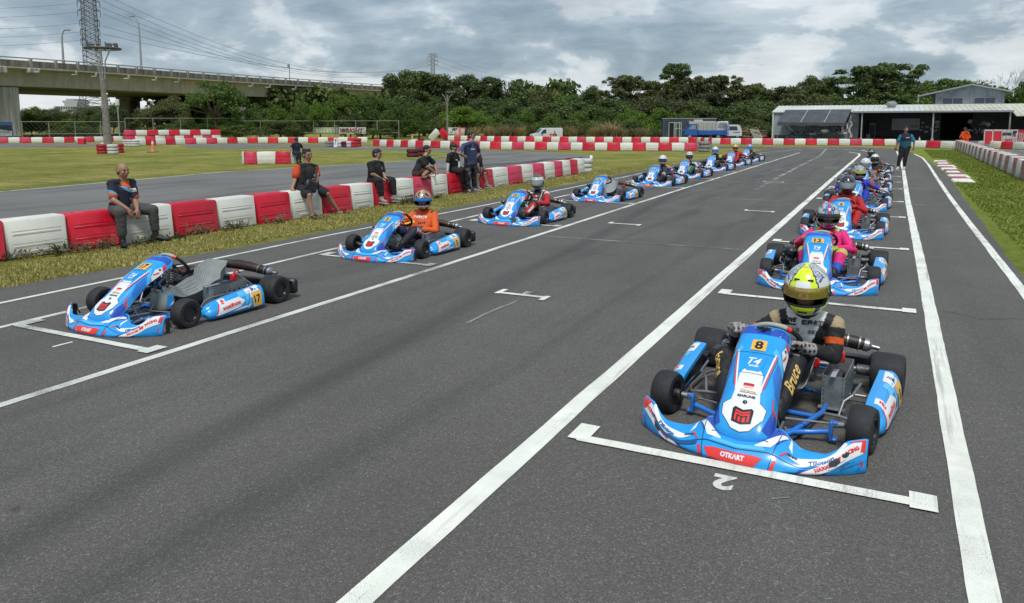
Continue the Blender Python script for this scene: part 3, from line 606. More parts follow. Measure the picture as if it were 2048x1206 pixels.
# --- front bumper (nose)
def nose(x, v):
    a = abs(x)
    y0 = interp(a, [0, .15, .3, .45, .55, .615], [.045, .058, .10, .175, .25, .315]); y1 = interp(a, [0, .15, .2, .25, .32, .42, .5, .55, .615], [.30, .31, .315, .29, .25, .235, .27, .31, .372])
    z1 = interp(a, [0, .15, .19, .25, .32, .42, .475, .53, .6, .615], [.155, .155, .152, .118, .094, .10, .126, .174, .177, .170])
    v = min(max(v, 0), 1.0); lip = .012*math.exp(-(v/.06)**2)
    return Vector((x, y0+lip+(y1-y0)*(.25*v+.75*v**2.1), .010+(z1-.010)*(1-(1-v)**1.55)))
Snose = surf_from(nose, .003)
MAXIS = [(0, 0), (.10, 0), (.10, .1), (0, .1)]
def kart_graphics(num):
    out = {}
    mats = ['white', 'red', 'ink', 'deepblue', 'midblue', 'ltblue', 'gold', 'inkblue', 'silverprint', 'plate', 'blue']
    W_, R_, K_, D_, B_, L_, Y_, I_, G_, P_, U_ = range(11)
    mb = MB(); e = .0009
    def pol(mi, pts, ly=1, both=False):
        decal(mb, Snas, e*ly, mi, poly=pts)
        if both: decal(mb, Snas, e*ly, mi, poly=[(-x, y) for x, y in pts][::-1])
    # dark shapes round the nose, pale sides
    pol(D_, [(.205, .10), (.205, .19), (.165, .25), (.15, .20), (.112, .07), (.15, .05)], 1, True)
    pol(B_, [(.21, .30), (.205, .46), (.13, .55), (.115, .44), (.15, .33)], 1, True)
    pol(L_, [(.20, .48), (.20, .52), (.10, .66), (.085, .62)], 1, True)
    pol(W_, [(0, .035), (.05, .05), (.112, .13), (.12, .20), (.078, .235), (.066, .33), (.066, .42), (.045, .455), (-.045, .455), (-.066, .42), (-.066, .33), (-.078, .235), (-.12, .20), (-.112, .13), (-.05, .05)], 2)
    pol(R_, [(.155, .215), (.20, .20), (.20, .222), (.16, .24), (.15, .30), (.142, .30), (.15, .235)], 2, True)
    pol(W_, [(.20, .55), (.205, .70), (.155, .73), (.135, .66), (.16, .58)], 2, True)
    pol(R_, [(.155, .61), (.165, .60), (.185, .66), (.175, .675)], 3, True)
    pol(R_, [(.15, .755), (.17, .715), (.198, .73), (.198, .75), (.175, .74), (.16, .775)], 3, True)
    pol(K_, [(.148, .685), (.165, .682), (.175, .70), (.158, .705)], 3, True)
    # stripes each side of the blue centre plaque
    pol(W_, [(.062, .31), (.072, .30), (.112, .60), (.104, .61)], 2, True)
    pol(R_, [(.074, .33), (.081, .32), (.120, .60), (.1135, .60)], 3, True)
    pol(K_, [(.086, .33), (.0885, .33), (.127, .60), (.1245, .60)], 3, True)
    pol(U_, [(-.05, .47), (-.035, .445), (.035, .445), (.05, .47), (.065, .575), (-.065, .575)], 4)
    pol(K_, [(-.068, .424), (.068, .424), (.068, .4265), (-.068, .4265)], 4)
    pol(K_, [(-.118, .59), (.118, .59), (.118, .5925), (-.118, .5925)], 4)
    # black outlines of the nose panel
    for a, b in (((.112, .13), (.12, .20)), ((.12, .20), (.078, .235)), ((.05, .05), (.112, .13)), ((.05, .05), (0, .035))):
        d = Vector((b[0]-a[0], b[1]-a[1])).normalized(); n = Vector((-d.y, d.x))*.0016
        pol(K_, [(a[0]+n.x, a[1]+n.y), (a[0]-n.x, a[1]-n.y), (b[0]-n.x, b[1]-n.y), (b[0]+n.x, b[1]+n.y)], 3, True)
    # shield with the red M
    sh = lambda k: [(x*k, .135+(y-.135)*k) for x, y in [(-.052, .092), (0, .078), (.052, .092), (.056, .172), (.044, .186), (0, .168), (-.044, .186), (-.056, .172)]]
    pol(K_, sh(1.02), 4)
    for sx in (-1, 1):
        for q in ([(0, .152), (.040, .168), (.040, .157), (0, .141)], [(0, .136), (.040, .152), (.040, .100), (.029, .097), (.029, .137), (0, .125)], [(.004, .118), (.020, .126), (.020, .093), (.004, .089)]):
            pol(R_, [(x*sx, y) for x, y in (q if sx > 0 else q[::-1])], 5)
    decal(mb, Snas, e*4, K_, poly=[(.013*math.cos(a*PI/8), .222+.013*math.sin(a*PI/8)) for a in range(16)])
    decal(mb, Snas, e*5, G_, poly=[(.004, .213), (.007, .215), (0, .231), (-.003, .229)])
    decal(mb, Snas, e*4, K_, text='MARLINE', size=.017, width=.098, at=(0, .262), bold=.05)
    decal(mb, Snas, e*4, Y_, text='Xtreme', size=.017, width=.092, at=(0, .300), bold=.03, shear=.3)
    pol(K_, [(-.04, .285), (.055, .285), (.055, .2875), (-.04, .2875)], 5)
    pol(R_, [(-.03, .332), (.028, .332), (.03, .352), (-.028, .352)], 4); pol(K_, [(-.03, .342), (.03, .342), (.03, .345), (-.03, .345)], 5)
    decal(mb, Snas, e*4, R_, text='racing team', size=.008, width=.05, at=(0, .321), bold=.03)
    decal(mb, Snas, e*5, W_, text='T4', size=.055, width=.075, at=(0, .520), bold=.02, shear=.35)
    decal(mb, Snas, e*5, W_, text='SERIES', size=.012, width=.055, at=(0, .482), bold=.05, shear=.2)
    pol(D_, [(-.17, NT-.075), (-.09, NT-.09), (.09, NT-.09), (.17, NT-.075), (.16, NT-.01), (-.16, NT-.01)], 1)
    decal(mb, Snas, e*3, L_, text='OTK KART', size=.014, width=.12, at=(0, NT-.03), bold=.05)
    out['nassau'] = mb.mesh('panel_print', mats_of(mats), 80)
    mb = MB()
    def np_(mi, pts, ly=1, both=True):
        decal(mb, Snose, e*ly, mi, poly=pts, L=.04)
        if both: decal(mb, Snose, e*ly, mi, poly=[(-x, y) for x, y in pts][::-1], L=.04)
    np_(B_, [(.0, .55), (.16, .62), (.20, .8), (.10, .98), (0, .98)], 1)
    np_(D_, [(.20, .62), (.245, .96), (.175, .98), (.13, .70)], 2)
    np_(D_, [(.30, .02), (.45, .02), (.40, .25), (.32, .2)], 1)
    np_(W_, [(.09, .505), (.17, .53), (.238, .92), (.226, .93), (.164, .55), (.09, .525)], 3)
    np_(W_, [(.250, .74), (.275, .62), (.262, .90), (.250, .96)], 3)
    np_(W_, [(.25, .52), (.33, .38), (.42, .38), (.485, .55), (.525, .80), (.515, .96), (.47, .80), (.40, .66), (.32, .60)], 3)
    np_(W_, [(.30, .0), (.375, .0), (.595, .46), (.602, .82), (.548, .84)], 4)
    np_(R_, [(.583, .50), (.604, .50), (.604, .90), (.535, .90), (.545, .84), (.586, .83)], 5)
    np_(R_, [(.175, .02), (.195, .02), (.21, .27), (.195, .27)], 3)
    np_(R_, [(.215, .42), (.225, .42), (.255, .60), (.245, .60)], 4)
    np_(U_, [(.57, .02), (.612, .02), (.612, .30)], 5)
    np_(K_, [(0, .36), (.16, .40), (.34, .27), (.50, .40), (.50, .415), (.34, .286), (.16, .415), (0, .375)], 4)
    np_(K_, [(.172, .02), (.175, .02), (.205, .85), (.201, .85)], 4)
    np_(K_, [(.08, .70), (.15, .62), (.152, .635), (.08, .715)], 4)
    np_(L_, [(.0, .40), (.15, .44), (.13, .52), (.0, .47)], 2)
    decal(mb, Snose, e*4, R_, poly=[(-.135, .04), (.10, .04), (.14, .26), (.10, .29), (-.12, .29), (-.17, .24)], L=.04)
    decal(mb, Snose, e*6, W_, text='OTK\u039bRT', size=.12, width=.125, at=(-.01, .19), bold=.05, L=.03)
    for sx in (-1, 1):
        # text runs along the wing and up it
        Sm = lambda x, y: Snose(x, y/.18)
        decal(mb, Sm, e*6, R_, text='MAXXIS', size=.026, width=.085, at=(sx*.428, .052), rot=sx*.42, bold=.06)
        decal(mb, Sm, e*6, R_, poly=[(sx*.486-.014, .066), (sx*.486+.014, .066), (sx*.486+.014, .096), (sx*.486-.014, .096)])
        decal(mb, Sm, e*6, R_, text='RACING', size=.024, width=.072, at=(sx*.541, .104), rot=sx*.42, bold=.06)
        decal(mb, Sm, e*6, I_, text='Tillotson', size=.032, width=.115, at=(sx*.415, .095), rot=sx*.32, bold=.04, shear=.2)
        decal(mb, Snose, e*6, K_, text='Xtreme', size=.08, width=.055, at=(sx*.275, .55), bold=.05, shear=.3)
        decal(mb, Snose, e*6, R_, text='\u039b', size=.16, width=.02, at=(sx*.59, .22), bold=.02)
    out['nose'] = mb.mesh('bumper_print', mats_of(mats), 80)
    return out
def pod_fn(sd):
    def f(s, w_):
        y = .775+.655*s
        zb = interp(s, [0, .03, .12, 1], [.068, .040, .028, .035]); zt = interp(s, [0, .04, .14, .35, 1], [.095, .128, .160, .186, .235])
        xo = interp(s, [0, .04, .2, .5, 1], [.597, .635, .665, .682, .70]); xi = interp(s, [0, .08, 1], [.565, .54, .565])
        px = [xi+.03, xo-.022, xo, xo-.004, xo-.026, xo-.048, xo-.072, xi, xi-.003]; pz = [zb+.006, zb, zb+.022, zb+(zt-zb)*.5, zt-.035, zt-.008, zt, zt-.004, zt-.03]
        return Vector((sd*interp(w_, np.linspace(0, 1, 9), px), y, interp(w_, np.linspace(0, 1, 9), pz)))
    return f
def tyre_mb(R, wd, r0=.064):
    mb = MB(); h = wd/2
    mb.lathe([(r0, -h+.018), (r0+.012, -h+.006), (R*.72, -h), (R*.90, -h+.004), (R-.006, -h+.016), (R, -h+.034), (R+.0015, 0), (R, h-.034), (R-.006, h-.016), (R*.90, h-.004), (R*.72, h), (r0+.012, h-.006), (r0, h-.018)], (0, 0, 0), (1, 0, 0), 36)
    return mb
def rim_mb(wd, sd):                                       # open dish on the outboard side sd
    mb = MB(); h = wd/2; s = sd
    pr = [(.067, -h+.014), (.071, -h+.008), (.071, -h+.018), (.056, -h+.035), (.052, 0), (.056, h-.04), (.071, h-.014), (.072, h-.006), (.067, h-.004), (.062, h-.014), (.050, h-.05), (.028, h-.055), (.001, h-.055)]
    mb.lathe([(r, z*1) for r, z in pr], (0, 0, 0), (s, 0, 0), 28)
    for k in range(3):
        a = k*2*PI/3+.4; mb.lathe([(.006, 0), (.006, .008), (.001, .009)], (s*(h-.055), .036*math.cos(a), .036*math.sin(a)), (s*h, .036*math.cos(a), .036*math.sin(a)), 8, 1)
        mb.lathe([(.011, 0), (.011, .001)], (s*(h-.053), .046*math.cos(a+1), .046*math.sin(a+1)), (s*h, .046*math.cos(a+1), .046*math.sin(a+1)), 8, 2)
    mb.lathe([(.016, 0), (.014, .018), (.001, .02)], (s*(h-.055), 0, 0), (s*h, 0, 0), 12, 1)
    return mb
def build_kart():
    K = thing('racing_kart', 'x', 'kart')
    # nose
    mb = MB(); shell(mb, Snose, list(np.linspace(-.615, .615, 83)), list(np.linspace(0, 1, 19)), .006)
    nb = obj('front_bumper', mb, 'blue', K, 50)
    gr = kart_graphics('8'); obj('bumper_print', gr['nose'], None, nb)
    mb = MB()
    for s in (-1, 1):
        mb.tube([(s*.60, .42, .05), (s*.61, .40, .09), (s*.60, .39, .14)], .006, 6)
        mb.box((s*.612, .375, .085), (.008, .04, .13), bev=.003)
    obj('bumper_end', mb, 'blackp', nb)
    mb = MB(); mb.tube([(-.22, .30, .06), (-.2, .19, .05), (0, .15, .05), (.2, .19, .05), (.22, .30, .06), (.16, .56, .07)], .009, 8); mb.tube([(-.15, .56, .1), (-.17, .30, .12), (-.1, .22, .12), (.1, .22, .12), (.17, .30, .12), (.15, .56, .1)], .008, 8)
    obj('bumper_hoop', mb, 'chrome', K)
    # front panel
    mb = MB(); S2 = lambda u, t: Snas(u*NA(t), t)
    shell(mb, S2, list(np.linspace(-1, 1, 45)), list(np.r_[np.linspace(0, .12, 10), np.linspace(.14, NT, 34)]), .005)
    fp = obj('front_panel', mb, 'blue', K, 60); obj('panel_print', gr['nassau'], None, fp)
    mb = MB(); loop = [Vector(S2(-1, t)[0]) for t in np.linspace(NT, 0, 24)]+[Vector(S2(1, t)[0]) for t in np.linspace(0, NT, 24)]
    mb.tube([p-Vector((0, 0, .001)) for p in loop], .0032, 6, closed=False); obj('panel_edge', mb, 'blackp', fp)
    # chassis tubes
    fr = MB()
    for s in (-1, 1):
        fr.tube([(s*.12, .50, .055), (s*.20, .56, .055), (s*.25, .75, .055), (s*.30, .95, .055), (s*.31, 1.35, .058), (s*.27, 1.62, .09), (s*.27, 1.88, .10)], .016, 10)
        fr.tube([(s*.14, .40, .055), (s*.20, .55, .055), (s*.30, .60, .06), (s*.385, .615, .075)], .016, 10)
        fr.box((s*.40, .615, .085), (.018, .045, .11), bev=.004); fr.box((s*.412, .615, .135), (.045, .04, .012), bev=.003); fr.box((s*.412, .615, .037), (.045, .04, .012), bev=.003)
    fr.tube([(-.14, .40, .055), (-.08, .34, .055), (.08, .34, .055), (.14, .40, .055)], .016, 10)
    fr.tube([(-.28, .86, .055), (.28, .86, .055)], .015, 10); fr.tube([(-.30, 1.32, .058), (.30, 1.32, .058)], .015, 10); fr.tube([(-.27, 1.74, .095), (.27, 1.74, .095)], .015, 10)
    obj('chassis_frame', fr, 'framebl', K)
    mb = MB(); mb.prism([(-.20, .42), (.20, .42), (.27, .7), (.29, .95), (.20, 1.0), (-.20, 1.0), (-.29, .95), (-.27, .7)], .003, X=T(0, 0, .036)); obj('floor_tray', mb, 'tray', K)
    # steering support posts, column, wheel
    mb = MB()
    for s in (-1, 1): mb.tube([(s*.10, .86, .06), (s*.06, .80, .20), (s*.02, .78, .33)], .011, 8)
    obj('steering_post', mb, 'framebl', K)
    mb = MB(); mb.tube([(0, .50, .07), (0, .98, .45)], .0095, 10); mb.tube([(.0, .80, .33), (.04, .80, .25), (.08, .60, .07)], .006, 6); obj('steering_column', mb, 'chrome', K)
    c = Vector((0, .990, .462)); ax = Vector((0, .78, .62)).normalized(); ux = Vector((1, 0, 0)); uy = Vector((0, -ax.z, ax.y))
    def rimp(a, r=.155, dz=0.): return c+ux*r*math.cos(a)+uy*r*math.sin(a)*.92+ax*dz
    mb = MB(); pts = [rimp(a) for a in np.linspace(-.75, PI+.75, 26)]; pts += [rimp(-.75-x, .155-.02*math.sin(x/(PI-1.5)*PI)) for x in np.linspace(.2, PI-1.7, 6)][::-1][:0]
    full = [rimp(a, .155 if math.sin(a) > -.6 else .138) for a in np.linspace(0, 2*PI, 40, endpoint=False)]
    mb.tube(full, .0155, 10, closed=True); sw = obj('steering_wheel', mb, 'suede', K)
    mb = MB(); mb.tube([rimp(a) for a in np.linspace(PI*.33, PI*.80, 14)], .0163, 10); obj('wheel_grip', mb, 'gripgrey', sw)
    mb = MB()
    for a0, a1 in ((PI*.27, PI*.33), (PI*.80, PI*.86)): mb.tube([rimp(a) for a in np.linspace(a0, a1, 4)], .0168, 10)
    obj('wheel_band', mb, 'red', sw)
    mb = MB(); mb.lathe([(.03, -.012), (.032, .004), (.001, .006)], c-ax*.02, c, 14)
    for a in (0.15, PI-.15, -PI/2): mb.tube([c-ax*.012, rimp(a, .15)], .007, 6)
    mb.box((0, .90, .46), (.05, .04, .03), bev=.006); obj('wheel_spokes', mb, 'blackp', sw)
    tb = MB(); Sw = lambda x, y: (rimp(PI*.57-x/.155, .155)+(uy*.0+ax*1)*.0+(((rimp(PI*.57-x/.155, .155)-c).normalized()*math.cos(1.0+y*60)+ax*math.sin(1.0+y*60))*.0170), ((rimp(PI*.57-x/.155)-c).normalized()*math.cos(1.0)+ax*math.sin(1.0)))
    decal(tb, Sw, .0, 0, text='Tillotson', size=.014, width=.095, at=(0, 0), bold=.06); obj('grip_print', tb, 'inkblue', sw)
    # front axle
    for s in (-1, 1):
        mb = MB(); mb.tube([(s*.40, .615, .04), (s*.40, .615, .145)], .009, 8); mb.tube([(s*.40, .615, .13*.7+.03), (s*.47, .612, .13)], .018, 10); mb.tube([(s*.44, .612, .128), (s*.60, .612, .13)], .0105, 10)
        mb.tube([(s*.40, .62, .10), (s*.385, .70, .09)], .008, 6); obj('stub_axle', mb, 'chrome', K)
        mb = MB(); mb.tube([(s*.02, .60, .10), (s*.385, .70, .092)], .0065, 8); mb.ball((s*.385, .70, .092), .011, 8); obj('tie_rod', mb, 'chrome', K)
        fw = obj('front_wheel', tyre_mb(.131, .132), 'tyre', K); fw.location = (s*.562, .612, .131)
        obj('wheel_rim', rim_mb(.132, s), ['rimm', 'steel', 'silverprint'], fw)
        mb = MB(); mb.lathe([(.024, -.09), (.03, -.08), (.03, -.045), (.022, -.04), (.022, .0)], (0, 0, 0), (s, 0, 0), 14); obj('wheel_hub', mb, 'engine', fw)
        rw = obj('rear_wheel', tyre_mb(.14, .205), 'tyre', K); rw.location = (s*.598, 1.672, .14)
        obj('wheel_rim', rim_mb(.205, s), ['rimm', 'steel', 'silverprint'], rw)
        # pedals
        mb = MB(); mb.tube([(s*.19, .60, .05), (s*.16, .45, .07), (s*.14, .42, .17), (s*.11, .42, .18)], .0065, 8); mb.tube([(s*.19, .60, .05), (s*.23, .72, .06)], .005, 6); obj('pedal', mb, 'chrome', K)
        # side bars and pod
        mb = MB(); mb.tube([(s*.30, .93, .06), (s*.40, .90, .07), (s*.50, .90, .055), (s*.54, 1.0, .05), (s*.54, 1.28, .05), (s*.50, 1.38, .055), (s*.31, 1.36, .06)], .0095, 8)
        mb.tube([(s*.40, .90, .07), (s*.42, .95, .15), (s*.46, .98, .18), (s*.48, 1.22, .185), (s*.44, 1.30, .15), (s*.42, 1.34, .07)], .0085, 8); obj('side_bar', mb, 'chrome', K)
        f = pod_fn(s); Sp = surf_from(f if s > 0 else (lambda u, v, f=f: f(u, 1-v)), .004)
        mb = MB(); shell(mb, Sp, list(np.linspace(0.004, 1, 24)), list(np.linspace(0, 1, 25)), .005); mb.box((s*.582, 1.12, .105), (.012, .56, .10), 1, bev=.004)
        pod = obj('side_pod', mb, ['blue', 'blackp'], K, 45)
        bv = bvh_of(pod.data); So = proj_surf(bv, (s*1.2, 0, 0), (0, s, 0), (0, 0, 1), (-s, 0, 0))
        mats = ['white', 'red', 'ink', 'deepblue', 'midblue', 'ltblue']; pr = MB(); e = .001
        q = lambda pts: [(y*s, z) for y, z in pts][::s]
        decal(pr, So, e, 4, poly=q([(.80, .06), (.83, .04), (1.40, .042), (1.40, .075), (1.05, .055)]))
        decal(pr, So, e*2, 0, poly=q([(.865, .055), (.895, .053), (1.13, .085), (1.20, .135), (1.14, .178), (.93, .155)]))
        decal(pr, So, e*3, 1, poly=q([(.865, .062), (.878, .062), (.925, .150), (.912, .150)]))
        decal(pr, So, e*2, 5, poly=q([(1.20, .10), (1.27, .07), (1.27, .19), (1.22, .18)]))
        decal(pr, So, e*2, 0, poly=q([(1.0, .052), (1.24, .06), (1.26, .085), (1.16, .08)]))
        decal(pr, So, e*3, 2, poly=q([(.85, .048), (1.22, .062), (1.275, .19), (1.27, .19), (1.215, .066), (.85, .052)]))
        decal(pr, So, e*5, 1, text='MAXXIS', size=.026, width=.088, at=(s*.985, .110), rot=s*.10, bold=.06)
        decal(pr, So, e*5, 1, poly=[(s*1.045-.013, .105), (s*1.045+.013, .108), (s*1.045+.013, .138), (s*1.045-.013, .135)])
        decal(pr, So, e*5, 1, text='RACING', size=.026, width=.080, at=(s*1.102, .126), rot=s*.10, bold=.06)
        St = proj_surf(bv, (0, 0, 1), (1, 0, 0), (0, 1, 0), (0, 0, -1))
        decal(pr, St, e*2, 0, poly=[(s*.60, 1.25), (s*.68, 1.22), (s*.69, 1.38), (s*.60, 1.41)][::s])
        decal(pr, St, e*2, 0, poly=[(s*.585, .93), (s*.655, .92), (s*.66, .99), (s*.585, 1.0)][::s])
        decal(pr, St, e*3, 1, poly=[(s*.61, .95), (s*.645, .945), (s*.648, .975), (s*.61, .98)][::s])
        decal(pr, St, e*3, 5, poly=[(s*.61, 1.16), (s*.66, 1.14), (s*.67, 1.24), (s*.61, 1.22)][::s])
        decal(pr, St, e*4, 2, text='\u039bIR', size=.03, width=.05, at=(s*.64, 1.32), bold=.03)
        obj('pod_print', pr, mats, pod, 80)
        pl = MB(); decal(pl, So, e*4, 0, poly=q([(1.29, .05), (1.395, .055), (1.40, .197), (1.285, .188)])); pl_o = obj('number_plate', pl, 'plate', pod, 80)
    mb = MB(); mb.tube([(-.58, 1.672, .14), (.58, 1.672, .14)], .02, 14); obj('rear_axle', mb, 'steel', K)
    for s in (-1, 1):
        mb = MB(); mb.lathe([(.032, -.045), (.036, -.04), (.036, .04), (.032, .045)], (s*.45, 1.672, .14), (s*.46, 1.672, .14), 16); obj('axle_hub', mb, 'engine', K)
        mb = MB(); mb.box((s*.27, 1.672, .12), (.03, .09, .08), bev=.006); obj('bearing_carrier', mb, 'engine', K)
    mb = MB(); mb.lathe([(.02, -.005), (.088, -.005), (.088, .005), (.02, .005)], (.15, 1.672, .14), (.16, 1.672, .14), 26); obj('brake_disc', mb, 'steel', K)
    mb = MB(); mb.box((.15, 1.60, .17), (.06, .06, .08), bev=.01); obj('brake_caliper', mb, 'redp', K)
    mb = MB(); mb.lathe([(.02, -.004), (.10, -.004), (.104, 0), (.10, .004), (.02, .004)], (-.22, 1.672, .14), (-.21, 1.672, .14), 30); obj('sprocket', mb, 'blackp', K)
    mb = MB(); mb.box((-.225, 1.56, .19), (.035, .30, .13), bev=.03); obj('chain_guard', mb, 'blackp', K)
    # rear bumper
    mb = MB(); mb.box((0, 1.915, .115), (.95, .05, .12), bev=.014)
    for s in (-1, 1): mb.box((s*.575, 1.905, .13), (.22, .075, .155), bev=.02); mb.box((s*.30, 1.86, .10), (.05, .09, .05), bev=.01)
    obj('rear_bumper', mb, 'blackp', K)
    # seat: a scooped shell
    def seatf(u, v):                                     # v: 0 front lip -> 1 top of the back
        y = interp(v, [0, .15, .4, .55, .7, .85, 1], [.985, 1.08, 1.30, 1.40, 1.46, 1.51, 1.56]); z = interp(v, [0, .1, .35, .5, .65, .82, 1], [.155, .13, .065, .075, .16, .28, .41])
        hw = interp(v, [0, .1, .4, .6, .85, 1], [.19, .20, .205, .20, .185, .15]); a = abs(u)
        side = max(0, (a-.45)/.55); ht = interp(v, [0, .12, .42, .65, .85, 1], [.01, .05, .185, .16, .07, .0]); fw = interp(v, [0, .4, .7, 1], [0, .0, .07, .05])
        return Vector((hw*u*(1-.10*side), y-fw*side**1.5*1.0, z+ht*side**1.7+.012*(a**2)))
    mb = MB(); shell(mb, surf_from(seatf), list(np.linspace(-1, 1, 29)), list(np.linspace(0, 1, 29)), .006)
    obj('seat', mb, 'seat', K, 70)
    mb = MB()
    for s in (-1, 1): mb.tube([(s*.165, 1.53, .33), (s*.30, 1.66, .17)], .007, 6); mb.tube([(s*.20, 1.20, .10), (s*.29, 1.24, .06)], .007, 6)
    obj('seat_stay', mb, 'chrome', K)
    # fuel tank between the legs
    mb = MB(); mb.box((0, .83, .145), (.20, .20, .21), bev=.045, taper=(.78, .9)); mb.box((0, .80, .255), (.10, .12, .03), bev=.012); tk = obj('fuel_tank', mb, 'tank', K, 50)
    mb = MB(); mb.lathe([(.026, 0), (.026, .024), (.001, .026)], (.03, .78, .262), (.03, .78, .30), 14); obj('tank_cap', mb, 'blackp', tk)
    bt = bvh_of(tk.data); mb = MB()
    for s in (-1, 1):
        Sk = proj_surf(bt, (s*.6, 0, 0), (0, s, 0), (0, 0, 1), (-s, 0, 0)); q = lambda pts: [(y*s, z) for y, z in pts][::s]
        decal(mb, Sk, .001, 0, poly=q([(.79, .08), (.915, .06), (.91, .20), (.83, .215)])); decal(mb, Sk, .002, 1, poly=q([(.80, .075), (.915, .07), (.912, .15), (.90, .16)]))
        decal(mb, Sk, .003, 2, text='Tillotson', size=.018, width=.09, at=(s*.862, .105), rot=s*.55, bold=.05)
    obj('tank_print', mb, ['blue', 'white', 'inkblue'], tk, 80)
    # alloy box on the driver's left, with riveted side plate
    mb = MB(); x0, x1, y0, y1, z0, z1 = .275, .405, 1.07, 1.50, .055, .255
    for (c_, d_) in ((((x0+x1)/2, y0, (z0+z1)/2), (x1-x0, .004, z1-z0)), (((x0+x1)/2, y1, (z0+z1)/2), (x1-x0, .004, z1-z0)), ((x0, (y0+y1)/2, (z0+z1)/2), (.004, y1-y0-.004, z1-z0)), ((x1, (y0+y1)/2, (z0+z1)/2), (.004, y1-y0-.004, z1-z0)), (((x0+x1)/2, (y0+y1)/2, z0), (x1-x0-.004, y1-y0-.004, .004))): mb.box(c_, d_)
    mb.box(((x0+x1)/2, y0-.012, z0-.002), (x1-x0+.03, .05, .006)); ab = obj('alloy_box', mb, 'box', K)
    mb = MB(); mb.box(((x0+x1)/2, y0+.05, z1+.006), (.03, .17, .004), X=None); mb.box(((x0+x1)/2, y0+.10, z1-.03), (.085, .17, .05), 1, bev=.008); obj('box_strap', mb, ['silverprint', 'blackp'], ab)
    mb = MB()
    for k in range(5): mb.lathe([(.011, 0), (.011, .002)], (x1+.001, y0+.14+k*.062, .175+(k % 2)*.008), (x1+1, y0+.14+k*.062, .175), 10)
    for k in range(7): mb.box((x1+.003, y0+.02, z0+.02+k*.028), (.004, .006, .006)); mb.box((x0+.012+k*.0, y0-.003, z0+.02+k*.028), (.005, .004, .005)); mb.box((x1-.012, y0-.003, z0+.02+k*.028), (.005, .004, .005))
    obj('box_rivets', mb, 'blackp', ab)
    mb = MB(); mb.box((.335, 1.40, .29), (.05, .06, .07), bev=.006); mb.tube([(.335, 1.40, .33), (.33, 1.45, .35), (.30, 1.52, .31)], .007, 6); obj('coolant_bottle', mb, 'redp', K)
    # engine on the driver's right
    mb = MB(); mb.box((-.33, 1.27, .12), (.16, .26, .15), bev=.03); mb.lathe([(.07, -.05), (.075, -.04), (.075, .045), (.06, .055)], (-.38, 1.32, .13), (-.48, 1.32, .13), 20)
    mb.box((-.34, 1.18, .20), (.13, .12, .10), bev=.02, X=T(0, .10, -.02)); en = obj('engine', mb, 'engine', K)
    mb = MB()
    for k in range(7): mb.box((-.335, 1.235-.0*k, .235+k*.017), (.15-.008*k, .13, .006), bev=.002)
    mb.lathe([(.028, 0), (.028, .13), (.01, .14)], (-.335, 1.235, .22), (-.335, 1.235, .30), 12); obj('cylinder_fins', mb, 'steel', en)
    mb = MB(); mb.box((-.335, 1.10, .235), (.07, .09, .07), bev=.015); mb.lathe([(.045, 0), (.05, .01), (.05, .08), (.03, .09)], (-.335, 1.04, .25), (-.335, .94, .29), 16); obj('carburettor', mb, 'blackp', en)
    mb = MB(); mb.box((-.34, .99, .30), (.15, .17, .11), bev=.035); mb.tube([(-.40, .93, .31), (-.40, .86, .34)], .02, 10); mb.tube([(-.29, .93, .31), (-.29, .86, .34)], .02, 10); obj('airbox', mb, 'blackp', en)
    r = random.Random(4)
    mb = MB()
    for k in range(11):
        a = Vector((-.34+r.uniform(-.08, .08), 1.15+r.uniform(-.1, .2), .30)); b = Vector((-.25+r.uniform(-.12, .06), 1.2+r.uniform(-.3, .2), .22+r.uniform(-.05, .1)))
        m1 = (a+b)/2+Vector((r.uniform(-.06, .06), r.uniform(-.06, .06), r.uniform(.06, .13)))
        pts = [a*(1-t)**2+m1*2*t*(1-t)+b*t*t for t in np.linspace(0, 1, 9)]; mb.tube(pts, r.choice((.003, .004, .006)), 5, mi=0 if r.random() < .8 else 1)
    mb.tube([(-.10, .90, .30), (-.15, 1.0, .40), (-.24, 1.1, .42), (-.33, 1.2, .34)], .0035, 5)
    obj('cables', mb, ['wire', 'redp'], en)
    mb = MB(); mb.box((-.30, 1.10, .40), (.03, .05, .025), bev=.005); mb.box((-.36, 1.22, .37), (.05, .05, .04), bev=.01, mi=1); mb.tube([(-.36, 1.22, .36), (-.33, 1.2, .42), (-.27, 1.12, .40)], .006, 6); obj('ignition_lead', mb, ['redp', 'blackp'], en)
    # exhaust: sweeps behind the seat and ends in a silencer past the far side
    mb = MB(); mb.tube([(-.33, 1.33, .26), (-.30, 1.45, .30), (-.22, 1.60, .33), (-.08, 1.69, .345), (.08, 1.73, .34), (.21, 1.75, .325), (.30, 1.76, .31), (.38, 1.775, .297), (.43, 1.78, .290)], [.022, .024, .030, .044, .050, .050, .044, .047, .041], 16)
    ex = obj('exhaust', mb, 'exh', K)
    mb = MB(); a, b = Vector((.43, 1.78, .290)), Vector((.56, 1.80, .265)); d = (b-a).normalized()
    mb.lathe([(.046, 0), (.046, .03), (.038, .034), (.026, .05), (.016, .052), (.016, .10), (.012, .10), (.012, .03)], a, b, 16)
    for c_, rr in (((.325, 1.765, .306), .050), ((.40, 1.777, .294), .051), ((-.15, 1.66, .34), .040)): mb.lathe([(rr-.006, -.006), (rr, -.005), (rr, .005), (rr-.006, .006)], c_, Vector(c_)+d, 16)
    obj('exhaust_tip', mb, 'steel', ex)
    return K, fp
KART, FPANEL = build_kart()
